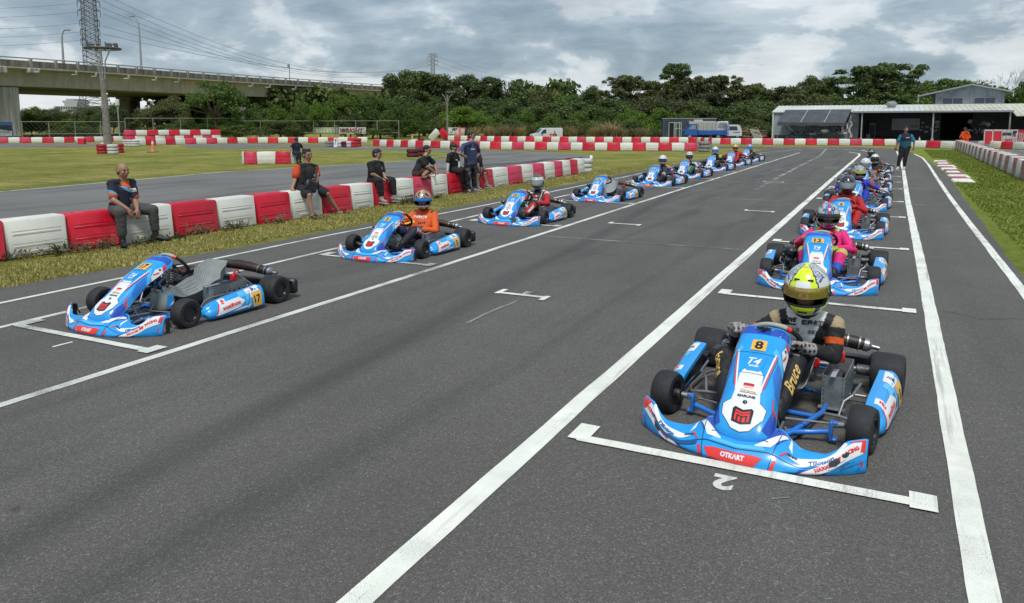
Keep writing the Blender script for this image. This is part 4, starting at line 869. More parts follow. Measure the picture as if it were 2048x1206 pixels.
def number_parts(K, num):
    fp = [c for c in K.children if c.name.startswith('front_panel')][0]
    w_ = .085 if len(num) == 1 else .125
    mb = MB(); decal(mb, Snas, .0045, 0, poly=[(-w_/2, .612), (w_/2, .612), (w_/2, .705), (-w_/2, .705)]); decal(mb, Snas, .0054, 1, text=num, size=.072, at=(0, .6585), width=None, bold=.035)
    obj('number_plate', mb, ['plate', 'ink'], fp, 80)
    for c in K.children:
        if c.name.startswith('side_pod'):
            s = 1 if c.data.vertices[0].co.x > 0 else -1
            So = proj_surf(bvh_of(c.data), (s*1.2, 0, 0), (0, s, 0), (0, 0, 1), (-s, 0, 0)); mb = MB()
            decal(mb, So, .0052, 0, text=num, size=.075, width=.04 if len(num) == 1 else .075, at=(s*1.343, .122), rot=s*.08, bold=.03); obj('plate_number', mb, 'ink', c, 80)
# ================================================================ people
def lerp3(a, b, t): return tuple(a[i]+(b[i]-a[i])*t for i in range(3))
def cap(mb, a, b, ra, rb, seg=12):
    a, b = Vector(a), Vector(b)
    if (b-a).length < 1e-5: b = a+Vector((0, 0, 1e-4))
    d = (b-a).normalized(); L = (b-a).length; prof = []
    for k in range(5): t = PI/2*(1-k/4); prof.append((max(ra*math.cos(t), 1e-4), -ra*math.sin(t)))
    for k in range(5): t = PI/2*k/4; prof.append((max(rb*math.cos(t), 1e-4), L+rb*math.sin(t)))
    mb.lathe(prof, a, b, seg)
class Body:
    """tapered capsules and ellipsoids, fused into one continuous skin; each carries its own cloth colour"""
    def __init__(s): s.c = []
    def cap(s, a, b, ra, rb, col=(.5, .5, .5)): s.c.append((Vector(a), Vector(b), ra, rb, col)); return s
    def ell(s, c, r, X, col=(.5, .5, .5)): s.c.append(('e', Vector(c), r, X, col)); return s
    def build(s, name, vox, parent, mat, smooth=3, wr=0., wrs=14., seed=0, colfn=None):
        mb = MB()
        for q in s.c:
            if q[0] == 'e': mb.ball((0, 0, 0), q[2], 14, X=T(*q[1])@q[3].to_4x4())
            else: cap(mb, *q[:4])
        me = bpy.data.meshes.new('b'); me.from_pydata(mb.v, [], mb.f)
        o = bpy.data.objects.new('b', me); COL.objects.link(o)
        m = o.modifiers.new('r', 'REMESH'); m.mode = 'VOXEL'; m.voxel_size = vox; m.adaptivity = 0
        if smooth: m = o.modifiers.new('s', 'SMOOTH'); m.factor = .5; m.iterations = smooth
        dg = DG(); dg.update(); out = bpy.data.meshes.new_from_object(o.evaluated_get(dg), depsgraph=dg)
        bpy.data.objects.remove(o); bpy.data.meshes.remove(me)
        n = len(out.vertices); co = np.empty(n*3); out.vertices.foreach_get('co', co); co = co.reshape(-1, 3)
        if wr:
            nn = np.empty(n*3); out.vertices.foreach_get('normal', nn); nn = nn.reshape(-1, 3)
            dsp = np.array([mnoise.noise(Vector((p[0]*wrs+seed, p[1]*wrs, p[2]*wrs*1.9)))+.5*mnoise.noise(Vector((p[0]*wrs*2.3, p[1]*wrs*2.3+seed, p[2]*wrs*3))) for p in co])
            dsp = dsp*.8-np.abs(dsp)*.35; co = co+nn*(dsp*wr)[:, None]; out.vertices.foreach_set('co', co.ravel())
        best = np.full(n, 1e9); colr = np.zeros((n, 4)); colr[:, 3] = 1
        for q in s.c:
            if q[0] == 'e':
                X = np.array(q[3].inverted()); l = (co-np.array(q[1]))@X.T/np.array(q[2]); d = (np.linalg.norm(l, axis=1)-1)*min(q[2]); t = l[:, 2]; cc = q[4]
            else:
                a, b = np.array(q[0]), np.array(q[1]); ab = b-a; t = np.clip((co-a)@ab/max(ab@ab, 1e-9), 0, 1)
                d = np.linalg.norm(co-a-t[:, None]*ab, axis=1)-(q[2]+(q[3]-q[2])*t); cc = q[4]
            k = d < best; best[k] = d[k]
            if callable(cc): colr[k, :3] = cc(t[k], co[k])
            else: colr[k, :3] = cc
        if colfn is not None: colfn(co, colr)
        at = out.color_attributes.new('Col', 'FLOAT_COLOR', 'POINT'); at.data.foreach_set('color', colr.ravel().astype(np.float32))
        out.materials.clear(); out.materials.append(M[mat]); out.shade_smooth(); out.name = name
        ob = bpy.data.objects.new(name, out); COL.objects.link(ob); ob.parent = parent; return ob
M['cloth'] = pa('cloth', .85, bump=.5, bs=16, var=.22, vs_=7); M['skin'] = pa('skin', .5, bump=.1, bs=90, var=.16, vs_=18); M['suit'] = pa('race_suit', .68, bump=.55, bs=14, var=.2, vs_=7)
M['leather'] = pa('leather', .55, bump=.3, bs=40, var=.2); M['hairm'] = pm('black_hair', (.012, .010, .009), .45, var=.4, vs_=60, bump=.8, bs=150)
M['stub'] = pm('cropped_grey_hair', (.13, .085, .065), .7, var=.2); M['helm'] = pa('helmet_paint', .22, coat=.7, var=.03); M['visorg'] = pm('gold_visor', (.55, .40, .12), .10, metal=.85, coat=.6); M['visord'] = pm('dark_visor', (.012, .012, .016), .08, coat=1.)
M['visorb'] = pm('blue_visor', (.03, .22, .65), .12, metal=.6, coat=.8); M['visory'] = pm('yellow_visor', (.45, .50, .06), .15, metal=.4, coat=.8); M['visorc'] = pm('clear_visor', (.28, .30, .32), .1, metal=.3, coat=.8)
M['liner'] = pm('helmet_liner', (.008, .008, .009), .9); M['eyew'] = pm('eye_white', (.6, .57, .54), .4); M['eyed'] = pm('eye_dark', (.01, .008, .008), .3); M['lip'] = pm('lips', (.20, .07, .06), .5)
M['glasses'] = pm('spectacle_frame', (.012, .012, .014), .3); M['sole'] = pm('shoe_sole', (.45, .45, .42), .7)
SKIN = (.32, .165, .105)
def hand(B, w_, d, up, k=1., col=SKIN, curl=.35, spread=1., side=1):
    """palm with four unequal bent fingers and a thumb leaving its side; d: towards the fingers, up: back of the hand"""
    d = Vector(d).normalized(); up = (Vector(up)-d*Vector(up).dot(d)).normalized(); r = d.cross(up)*side; w_ = Vector(w_)
    B.cap(w_-d*.01*k, w_+d*.035*k, .027*k, .030*k, col); B.cap(w_+d*.03*k+r*.016*k, w_+d*.075*k+r*.020*k, .020*k, .018*k, col); B.cap(w_+d*.03*k-r*.018*k, w_+d*.070*k-r*.022*k, .019*k, .016*k, col)
    for i, (o, L) in enumerate(((.031, .068), (.011, .078), (-.010, .073), (-.029, .056))):
        a = w_+d*.078*k+r*o*k*spread; c1 = curl; dd = (d*math.cos(c1)-up*math.sin(c1)).normalized(); b = a+dd*L*.45*k; c2 = curl*2.4
        d2 = (d*math.cos(c2)-up*math.sin(c2)).normalized(); c = b+d2*L*.32*k; d3 = (d*math.cos(curl*3.4)-up*math.sin(curl*3.4)).normalized()
        B.cap(a, b, .0095*k, .0088*k, col); B.cap(b, c, .0088*k, .0082*k, col); B.cap(c, c+d3*L*.25*k, .0082*k, .0072*k, col)
    a = w_+d*.018*k+r*.026*k; b = a+(d*.6+r*.75-up*.25*curl*2).normalized()*.038*k; B.cap(a, b, .014*k, .011*k, col); B.cap(b, b+(d*.85+r*.25-up*curl).normalized()*.032*k, .011*k, .009*k, col)
def head(B, c, f, up, k=1., col=SKIN, ears=True):
    """c: centre of the skull; f: facing"""
    f = Vector(f).normalized(); up = (Vector(up)-f*Vector(up).dot(f)).normalized(); r = f.cross(up); X = Matrix((r, f, up)).transposed(); c = Vector(c)
    P_ = lambda x, y, z: c+(r*x+f*y+up*z)*k
    B.ell(P_(0, -.008, .018), (.077*k, .094*k, .092*k), X, col); B.ell(P_(0, .022, -.045), (.062*k, .066*k, .070*k), X, col); B.ell(P_(0, .052, -.088), (.034*k, .026*k, .024*k), X, lerp3(col, (0, 0, 0), .06))
    B.ell(P_(0, .074, .012), (.050*k, .018*k, .012*k), X, col)
    for s in (-1, 1):
        B.ell(P_(s*.036, .060, -.030), (.024*k, .026*k, .022*k), X, lerp3(col, (.5, .15, .1), .08))
        if ears: B.ell(P_(s*.080, -.006, -.012), (.012*k, .020*k, .032*k), X, lerp3(col, (.5, .12, .08), .12))
    B.cap(P_(0, .084, .004), P_(0, .106, -.030), .009*k, .014*k, lerp3(col, (.5, .15, .1), .1)); B.ell(P_(0, .083, -.062), (.024*k, .014*k, .012*k), X, lerp3(col, (.4, .10, .08), .35))
    return P_, X
def face_parts(par, P_, X, k=1., shut=False, mouth=True, glasses=None, brow=True):
    mb = MB(); md = MB()
    for s in (-1, 1):
        mb.ball((0, 0, 0), (.0125*k, .006*k, (.004 if shut else .0065)*k), 10, X=T(*P_(s*.031, .083, -.003))@X.to_4x4()); md.ball((0, 0, 0), (.0062*k, .004*k, (.0035 if shut else .006)*k), 8, X=T(*P_(s*.031, .0885, -.003))@X.to_4x4())
    e = obj('eyes', mb, 'eyew', par); obj('pupils', md, 'eyed', e)
    if brow:
        mb = MB()
        for s in (-1, 1): mb.tube([P_(s*.014, .092, .018), P_(s*.032, .092, .024), P_(s*.050, .080, .019)], .0045*k, 6)
        obj('eyebrows', mb, 'hairm', par)
    if mouth: mb = MB(); mb.ball((0, 0, 0), (.022*k, .006*k, .006*k), 10, X=T(*P_(0, .094, -.062))@X.to_4x4()); obj('mouth', mb, 'lip', par)
    if glasses:
        mb = MB()
        for s in (-1, 1):
            cc = [P_(s*.033+.025*math.cos(a), .097, -.004+.019*math.sin(a)) for a in np.linspace(0, 2*PI, 14, endpoint=False)]
            if glasses == 'dark': mb.add([P_(s*.033, .099, -.004)]+cc, [(0, i+1, (i+1) % 14+1) for i in range(14)])
            mb.tube(cc, .0028*k, 5, closed=True); mb.tube([P_(s*.057, .093, .002), P_(s*.083, .03, .004), P_(s*.083, -.01, 0)], .003*k, 5)
        mb.tube([P_(-.01, .099, 0), P_(.01, .099, 0)], .0025*k, 5); obj('glasses', mb, 'glasses', par)
def hair(par, P_, X, k=1., style='short', seed=0):
    B = Body(); r = random.Random(seed)
    if style == 'stubble':
        B.ell(P_(0, -.026, .012), (.080*k, .082*k, .085*k), X, (.03, .022, .018)); B.ell(P_(0, -.04, -.02), (.074*k, .066*k, .07*k), X)
    else:
        B.ell(P_(0, -.019, .040), (.087*k, .095*k, .084*k), X); B.ell(P_(0, -.040, -.002), (.085*k, .068*k, .080*k), X)
        if style == 'messy':
            for i in range(26):
                a = r.uniform(0, 2*PI); q = P_(.06*math.cos(a), -.01+.075*math.sin(a), .105-.02*abs(math.sin(a))); d = Vector((r.uniform(-1, 1), r.uniform(-1, 1), r.uniform(.2, 1.2))).normalized(); B.cap(q, q+d*.035*k, .016*k, .005*k)
        if style == 'fringe':
            for i in range(9): x = -.05+.0125*i; B.cap(P_(x, .03, .11), P_(x*1.1, .082, .062+r.uniform(-.006, .006)), .018*k, .010*k)
        if style in ('short', 'crop'):
            for i in range(9): x = -.048+.012*i; B.cap(P_(x, .0, .110), P_(x*1.05, .064, .074), .013*k, .008*k)
    return B.build('hair', .009*k, par, 'hairm' if style != 'stubble' else 'stub', smooth=0, wr=.004 if style != 'stubble' else .001, wrs=45, seed=seed)
# ---------------------------------------------------------------- helmets
def helmet(par, c, f, up, colfn, visor='visord', vopen=0., k=1., vr=(-.34, .30)):
    f = Vector(f).normalized(); up = (Vector(up)-f*Vector(up).dot(f)).normalized(); r = f.cross(up); c = Vector(c)
    def pt(az, el, s=1.):
        ce, se = math.cos(el), math.sin(el); x = .128*ce*math.sin(az); y = .152*ce*math.cos(az)*(1.0 if math.cos(az) > 0 else .96); z = .156*se
        if math.cos(az) > 0 and el < 0: y += .020*math.cos(az)*min(1, -el/.5)
        if el < -.55: x *= 1-(-.55-el)*.35; y *= 1-(-.55-el)*.25
        return c+(r*x+f*y+up*z)*s*k
    AZ = np.linspace(-PI, PI, 97); EL = np.linspace(-1.0, PI/2, 58)
    vs_ = [pt(a, e) for e in EL for a in AZ[:-1]]; n = 96; fs = []; cs = []
    for i in range(len(EL)-1):
        for j in range(n):
            a, e = (AZ[j]+AZ[j+1])/2, (EL[i]+EL[i+1])/2
            if abs(a) < 1.12-.10*max(0, -e) and -.36 < e < .26: continue
            fs.append((i*n+j, i*n+(j+1) % n, (i+1)*n+(j+1) % n, (i+1)*n+j)); cs.append(colfn(a, e))
    me = bpy.data.meshes.new('helmet_shell'); me.from_pydata([tuple(v) for v in vs_], [], fs); me.materials.append(M['helm'])
    at = me.color_attributes.new('Col', 'FLOAT_COLOR', 'CORNER'); at.data.foreach_set('color', np.repeat(np.array([(*q, 1) for q in cs], np.float32), 4, axis=0).ravel())
    me.shade_smooth(); h = bpy.data.objects.new('helmet', me); COL.objects.link(h); h.parent = par
    mb = MB(); A2 = AZ[::3]; E2 = EL[::3]
    rows = [[pt(a, e, .95) for a in A2[:-1]] for e in E2]; nn = len(A2)-1
    b = MB(); b.v = [p for r_ in rows for p in r_]
    for i in range(len(E2)-1):
        for j in range(nn):
            a, e = (A2[j]+A2[j+1])/2, (E2[i]+E2[i+1])/2
            if abs(a) < 1.05 and -.30 < e < .22: continue
            b.f.append((i*nn+j, (i+1)*nn+j, (i+1)*nn+(j+1) % nn, i*nn+(j+1) % nn)); b.m.append(0)
    b.tube([pt(a, -1.0, .975) for a in AZ[:-1:4]], .009*k, 6, closed=True)
    pb = [pt(a, .255, .985) for a in np.linspace(-1.1, 1.1, 15)]+[pt(1.1, e, .985) for e in np.linspace(.2, -.3, 5)]+[pt(a, -.355, .985) for a in np.linspace(1.08, -1.08, 15)]+[pt(-1.1, e, .985) for e in np.linspace(-.3, .2, 5)]
    b.tube(pb, .006*k, 6, closed=True); b.tube([pt(a, -1.03, .93) for a in AZ[:-1:4]], .018*k, 6, closed=True); obj('helmet_trim', b, 'liner', h)
    # visor: hinged at the temples, raised by vopen
    e0, e1 = vr[0]+vopen, vr[1]+vopen
    mb = MB(); rows = [[pt(a, e, 1.022+.02*(vopen > .1)) for a in np.linspace(-1.2, 1.2, 25)] for e in np.linspace(e0, e1, 9)]; mb.grid(rows)
    rows = [[pt(a, e, 1.010+.02*(vopen > .1)) for a in np.linspace(-1.2, 1.2, 25)] for e in np.linspace(e0, e1, 9)]; mb.grid(rows, flip=True); obj('visor', mb, visor, h, 60)
    mb = MB()
    for s in (-1, 1): mb.lathe([(.020*k, 0), (.018*k, .006), (.001, .007)], pt(s*1.35, .02, 1.0), pt(s*1.35, .02, 1.2), 12)
    for a in (-.35, .35): mb.box((0, 0, 0), (.03*k, .012*k, .008*k), bev=.002, X=T(*pt(a, .62, 1.01))@Matrix((r, f, up)).transposed().to_4x4())
    mb.box((0, 0, 0), (.05*k, .010*k, .012*k), bev=.003, X=T(*pt(0, -.62, 1.0))@Matrix((r, f, up)).transposed().to_4x4())
    obj('helmet_fittings', mb, 'blackp', h)
    def Sh(x, y, s=1.004): p = pt(x, y, s); return p, (p-c).normalized()
    return h, Sh
# ---------------------------------------------------------------- seated drivers
V3 = Vector
def dpose(lean=(0, 0), tw=0., hands='wheel', head_=None, hs=1., arms=None):
    """joints in kart space: driver faces -y. lean: shift of the shoulders (x, y)"""
    lx, ly = lean; J = {}
    J['pel'] = V3((0, 1.37, .16)); J['neck'] = V3((lx, 1.50+ly, .545-.3*abs(ly)*.6)); J['chest'] = J['pel'].lerp(J['neck'], .62)
    for s, n in ((-1, 'R'), (1, 'L')):                    # +x is the driver's left
        J['sh'+n] = J['neck']+V3((s*.165, 0, -.055-.0*s)); J['hip'+n] = V3((s*.085, 1.33, .14))
        J['kn'+n] = V3((s*.205, .965, .315)); J['an'+n] = V3((s*.15, .615, .115)); J['toe'+n] = V3((s*.135, .50, .15))
        if hands == 'wheel': J['wr'+n] = V3((s*.165, 1.02, .435)); J['el'+n] = V3((s*.30, 1.22, .345)); J['hd'+n] = (V3((-s*.25, -.85, .25)), V3((s*.5, .2, .85)))
        elif hands == 'lap': J['wr'+n] = V3((s*.12, 1.12, .33)); J['el'+n] = V3((s*.30, 1.33, .30)); J['hd'+n] = (V3((-s*.5, -.8, -.2)), V3((0, -.2, 1)))
        elif hands == 'tyres': J['wr'+n] = V3((s*.52, 1.44, .36)); J['el'+n] = V3((s*.36, 1.46, .42)); J['hd'+n] = (V3((s*.7, .5, -.25)), V3((0, 0, 1)))
    if arms: J.update(arms)
    J['head'] = V3(head_) if head_ else J['neck']+V3((0, -.035, .135))
    return J
def driver(par, J, C, vox=.009, k=1., hf=(0, -1, -.1), up=(0, 0, 1), glove=(.05, .05, .05), boot=(.02, .02, .02), curl=.75):
    """C: colours {torso, sh, ua, fa, th, cf} each rgb or callable(t, co)"""
    B = Body(); g_ = C.get
    B.cap(J['pel'], J['chest'], .125, .115, g_('torso')); B.cap(J['chest'], J['neck'], .115, .062, g_('torso'))
    for n in 'LR':
        B.cap(J['hip'+n]+V3((0, .02, .02)), J['sh'+n].lerp(J['chest'], .35), .10, .085, g_('torso')); B.cap(J['neck'], J['sh'+n], .055, .062, g_('sh'))
        B.cap(J['sh'+n], J['el'+n], .064, .052, g_('ua')); B.cap(J['el'+n], J['wr'+n], .052, .036, g_('fa'))
        B.cap(J['hip'+n], J['kn'+n], .094, .070, g_('th')); B.cap(J['kn'+n], J['an'+n], .068, .046, g_('cf'))
    suit = B.build('race_suit', vox, par, 'suit', smooth=2, wr=.007, wrs=11, seed=hash(par.name) % 97, colfn=C.get('fn'))
    B = Body()
    B.cap(J['pel'], J['neck'], .08, .05, SKIN); B.cap(J['neck'], J['head'], .052, .055, SKIN); P_, X = head(B, J['head']+V3((0, 0, -.0)), hf, up, .95, ears=False)
    for n in 'LR':
        B.cap(J['neck'], J['sh'+n], .04, .04, SKIN); B.cap(J['sh'+n], J['el'+n], .036, .034, SKIN); B.cap(J['el'+n], J['wr'+n], .032, .026, SKIN); B.cap(J['pel'], J['hip'+n], .07, .06, SKIN); B.cap(J['hip'+n], J['kn'+n], .06, .045, SKIN); B.cap(J['kn'+n], J['an'+n], .045, .034, SKIN); B.cap(J['an'+n], J['toe'+n], .03, .025, SKIN)
    B.build('body', max(vox, .010), par, 'skin')
    face_parts(par, P_, X, .95, brow=True, mouth=False)
    for n in 'LR': B = Body(); d, u = J['hd'+n]; B.cap(J['wr'+n]-d.normalized()*.05, J['wr'+n], .040, .034, glove); hand(B, J['wr'+n], d, u, 1.12, glove, curl, side=(1 if n == 'L' else -1)); B.build('glove', min(vox, .006), par, 'leather', smooth=1)
    for n in 'LR': B = Body(); B.cap(J['an'+n]+V3((0, .03, .05)), J['an'+n], .05, .048, boot); B.cap(J['an'+n]+V3((0, .02, -.03)), J['toe'+n], .044, .034, boot); B.cap(J['toe'+n], J['toe'+n]+(J['toe'+n]-J['an'+n]).normalized()*.05+V3((0, 0, .02)), .036, .028, boot); B.build('boot', vox, par, 'leather', smooth=2)
    mb = MB(); mb.lathe([(.056, 0), (.062, .02), (.056, .04)], J['neck']+V3((0, -.004, -.01)), J['neck']+V3((0, -.03, .10)), 18); obj('collar', mb, 'liner', par)
    return suit
def print_on(ob, par, name, mat, items, o, xa, ya, d, off=.003, L=.02):
    mb = MB(); S = proj_surf(bvh_of(ob.data), o, xa, ya, d)
    for it in items: decal(mb, S, off, it.pop('mi', 0), L=L, **it)
    if mb.v: return obj(name, mb, mat, par, 80)
# ================================================================ the grid: karts and drivers
KX_R, KX_L = -.59, -6.16
GRID = [  # x, y, number, key, label
 (KX_R, 3.78, '8', 'd8', 'nearest blue kart, number 8 on its front panel, driver in a white and black suit'),
 (KX_R, 8.36, '12', 'd12', 'blue kart number 12, second in the row nearer the pit lane, pink-suited driver'),
 (KX_R, 12.7, '6', 'd6', 'blue kart with number 6 and a driver all in red, third in its row'),
 (KX_R, 16.95, '4', 'd4', 'blue kart with number 4 whose driver stretches both arms to the rear wheels'),
 (KX_R, 21.3, '11', 'dw1', 'blue kart behind kart number 4, driver in a grey suit and white helmet'),
 (KX_R, 25.2, '14', 'dw2', 'blue kart whose driver wears a black suit with orange piping, beside the standing man'),
 (KX_R, 29.8, '18', 'ddk', 'rearmost blue kart of the row beside the standing man in teal'),
 (KX_L+.12, 3.90, '17', None, 'driverless blue kart with number 17, its grey seat empty, nearest of the grass-side row'),
 (KX_L+.08, 7.80, '5', 'd5', 'blue kart with number 5 and a driver in an orange top'),
 (KX_L+.10, 11.77, '10', 'd10', 'blue kart with number 10, driver in a black and red suit and green helmet'),
 (KX_L+.07, 16.3, '16', None, 'second driverless blue kart, between the green-helmeted driver and the yellow line'),
 (KX_L, 21.15, '7', 'dwh', 'blue kart on the yellow line, driver in navy with orange shoulders'),
 (KX_L, 24.8, '13', 'dgr', 'blue kart just behind the yellow line, driver in white and green'),
 (KX_L, 29.1, '9', 'dbl', 'blue kart with a driver in black, blue visor, behind the white and green driver'),
 (KX_L, 33.1, '15', 'dye', 'blue kart whose red-suited driver rests his hands on the rear wheels'),
 (KX_L, 36.9, '19', 'dbw', 'rearmost blue kart of the grass-side row, past the tyre stack'),
]
GRID = [(*Q(g_[0], g_[1]), *g_[2:]) for g_ in GRID]
KP = {}
for i, (x, y, num, key, lab) in enumerate(GRID):
    k = KART if i == len(GRID)-1 else copy_tree(KART)
    k.location = (x, y, 0); k.rotation_euler = (0, 0, {0: -.075, 7: .028, 1: .005, 8: .03, 9: .02}.get(i, RNG.uniform(-.02, .02))); k['label'] = lab; k['group'] = 'racing karts on the starting grid'; k['category'] = 'kart'
    number_parts(k, num)
    KP[i] = k
    for c in list(k.children):
        if c.name.startswith('front_wheel'): c.rotation_euler = (0, 0, {0: -.12, 1: .05, 8: .05}.get(i, 0)); 
    if i == 0:                                             # kart 8: small camera on the screen, taped and scraped nose
        fp = [c for c in k.children if c.name.startswith('front_panel')][0]; nb = [c for c in k.children if c.name.startswith('front_bumper')][0]
        p, n = Snas(0, NT-.055); mb = MB(); mb.box((0, 0, .018), (.05, .022, .022), bev=.006); mb.lathe([(.012, 0), (.012, .02), (.001, .02)], (0, 0, .018), (0, -1, .018), 12); mb.box((0, 0, .004), (.02, .02, .008), bev=.002)
        for v in (-.032, .032): mb.ball((v, 0, .018), (.012, .012, .009), 10)
        o = obj('camera_mount', mb, 'blackp', fp); o.location = p
        mb = MB(); r = random.Random(3)
        for cx_, cy_, w_, h_ in ((.475, .42, .028, .15), (.52, .50, .016, .07), (-.475, .36, .025, .16)):
            pts = [(cx_+w_*math.cos(a)*r.uniform(.6, 1.1), cy_+h_*math.sin(a)*r.uniform(.6, 1.1)) for a in np.linspace(0, 2*PI, 15)[:-1]]
            decal(mb, Snose, .0066, 0, poly=pts, L=.02)
        for q in range(9):
            x0_ = r.uniform(.42, .55); v0 = r.uniform(.12, .3); decal(mb, Snose, .0064, 0, poly=[(x0_, v0), (x0_+.06, v0+.07), (x0_+.06, v0+.08), (x0_, v0+.012)], L=.02)
        obj('scuff_mark', mb, 'scuff', nb)
        mb = MB(); M['tape'] = pm('blue_tape', (.01, .08, .22), .5)
        pts = [(-.53, .57), (-.50, .60), (-.40, .34), (-.33, .30), (-.215, .38), (-.215, .27), (-.33, .16), (-.42, .24)]
        decal(mb, Snose, .0075, 0, poly=pts, L=.02); obj('tape_strip', mb, 'tape', nb)
    if i in (9, 11):
        nb = [c for c in k.children if c.name.startswith('front_bumper')][0]; mb = MB(); r = random.Random(i)
        for cx_, cy_, w_, h_ in (((.19, .55, .05, .30), (.14, .62, .06, .12)) if i == 9 else ((.10, .40, .07, .2),)):
            pts = [(cx_+w_*math.cos(a)*r.uniform(.6, 1.1), cy_+h_*math.sin(a)*r.uniform(.6, 1.1)) for a in np.linspace(0, 2*PI, 15)[:-1]]; decal(mb, Snose, .0066, 0, poly=pts, L=.02)
        obj('scuff_mark', mb, 'scuff', nb)
BLK, WHT, RED_, ORG, NVY, PNK = (.012, .012, .014), (.58, .58, .58), (.48, .012, .014), (.72, .105, .008), (.012, .018, .06), (.80, .018, .20)
BEI, YEL, BLU, GRN, GRY = (.42, .33, .18), (.72, .90, .02), (.012, .04, .45), (.01, .14, .07), (.16, .17, .17)
def C_(*a): return np.array(a[0])
def split(*seg):                                          # colour steps along the limb
    ts = [s[0] for s in seg]; cs = np.array([s[1] for s in seg])
    return lambda t, co: cs[np.clip(np.searchsorted(ts, t), 0, len(ts)-1)]
def wave(a, b, f=30, th=.0, ax=2):
    a, b = np.array(a), np.array(b)
    return lambda t, co: np.where((np.sin(co[:, ax]*f+co[:, 0]*7)+np.sin(co[:, 1]*f*.7) > th)[:, None], b, a)
def drv(i, key, headpx, helmcol, cols, label, yl=None, hf=(0, -1, -.12), hands='wheel', visor='visord', vopen=0., vr=(-.34, .30), glove=BLK, boot=BLK, arms=None, vox=.010, curl=.8, k=1., up=(0, 0, 1)):
    x, y = GRID[i][0], GRID[i][1]; O = V3((x, y, 0)); hp = (GY(*headpx, y+yl) if yl else GX(*headpx, x))-O
    hp.y = max(1.25, min(1.55, hp.y)) if yl is None else hp.y
    t = thing('person', label, 'racing driver', O); neck = hp+V3((-.02*hf[0], .045, -.165)); neck.z = max(neck.z, .46)
    J = dpose((neck.x, neck.y-1.50), hands=hands); J['neck'] = neck; J['chest'] = J['pel'].lerp(neck, .6)
    for s, n in ((-1, 'R'), (1, 'L')): J['sh'+n] = neck+V3((s*.168, 0, -.055))
    if arms: J.update(arms)
    J['head'] = hp+V3((0, .0, -.008)); J['head'] = hp+V3(hf).normalized()*.02
    s = driver(t, J, cols, vox, hf=hf, up=up, glove=glove, boot=boot, curl=curl)
    _, Sh = helmet(t, hp, hf, up, helmcol, visor, vopen, k, vr)
    return t, s, J, Sh
def hel_print(t, Sh, items, mat):
    mb = MB()
    for it in items: decal(mb, Sh, .0015, it.pop('mi', 0), L=.08, **it)
    obj('helmet_print', mb, mat, [c for c in t.children if c.name.startswith('helmet')][0], 80)
# ---- driver of number 8
def h8(a, e):
    A = abs(a)
    if e > .30:
        if A < .66-.22*(e-.3) or e > 1.42: return YEL if e < 1.15 or e > 1.3 else (.5, .58, .05)
        if A < .74-.22*(e-.3): return (.03, .04, .12)
        if e < .62 and A < 1.6: return (.62, .64, .62)
        if A < 1.0: return (.16, .18, .30) if (e*9+A*5) % 1 < .55 else (.60, .62, .60)
        if A < 1.9: return (.55, .57, .55) if (A*3+e*2) % 1 < .7 else (.07, .08, .09)
        return (.10, .11, .12) if (A*4+e*3) % 1 < .6 else (.4, .42, .4)
    if e > -.30: return (.62, .64, .62) if A < 1.25 and e > .2 else ((.015, .016, .02) if (A*3) % 1 < .75 else (.20, .22, .22))
    if A < .60: return YEL if e > -.82 else (.02, .03, .15)
    if A < .85: return (.015, .03, .16) if (e*13+A*6) % 1 < .5 else (.02, .025, .05)
    if A < 1.5: return YEL if e > -.78 else (.015, .03, .18)
    return (.02, .02, .025) if A > 2. else (.45, .52, .04)
O8 = V3((GRID[0][0], GRID[0][1], 0)); L8 = lambda px, py, y: GY(px, py, O8.y+y)-O8
arms8 = {'wrL': L8(1609, 694, .985), 'elL': L8(1668, 712, 1.12), 'wrR': V3((-.175, .99, .505)), 'elR': V3((-.19, 1.16, .35)), 'hdL': (V3((-.75, -.45, .42)), V3((.25, .25, .9))), 'hdR': (V3((.30, -.75, .30)), V3((-.45, .1, .85))), 'knL': V3((.20, .985, .33)), 'knR': V3((-.225, .97, .31))}
def fn8(co, colr):
    # chest panel cut: white bib with black flanks
    pass
t8, s8, J8, Sh8 = drv(0, 'd8', (1614, 579), h8, dict(torso=lambda t, co: np.where((np.abs(co[:, 0]-.15*(co[:, 2]-.10)/.42) < .16)[:, None] & (co[:, 2] > .33)[:, None], np.array([.85, .85, .85]), np.array(BLK)), sh=split((.62, (.85, .85, .85)), (1.1, BLK)), ua=split((.10, BEI), (.42, BLK), (.62, ORG), (1.2, BLK)), fa=split((.72, BLK), (1.2, (.38, .33, .31))), th=split((.25, BLK), (.38, (.55, .5, .45)), (.48, ORG), (1.2, BLK)), cf=BLK),
    'person in a white and black suit and neon yellow helmet seated in kart number 8', yl=1.14, hf=(-.06, -1, -.10), visor='visorg', vr=(-.06, .33), glove=lambda t, co: np.where((np.sin(co[:, 0]*210+co[:, 1]*90)+np.sin(co[:, 2]*170) > .5)[:, None], np.array(BLK), np.array((.34, .31, .30))), arms=arms8, vox=.0075, curl=.95, k=1.11)
mb = MB(); bv = bvh_of([c for c in t8.children if c.name.startswith('race')][0].data)
hel_print(t8, Sh8, [dict(text='AKAMP', size=.10, width=.42, at=(-.95, .62), rot=-.5, bold=.03), dict(text='MARK', size=.10, width=.36, at=(.98, .60), rot=.5, bold=.03), dict(poly=[(-.36, .33), (.36, .33), (.30, .56), (-.30, .56)], mi=1)], ['inkblue', 'white'])
nk = J8['neck']; fx = V3((1, 0, .05)); fd = V3((0, 1, -.22))
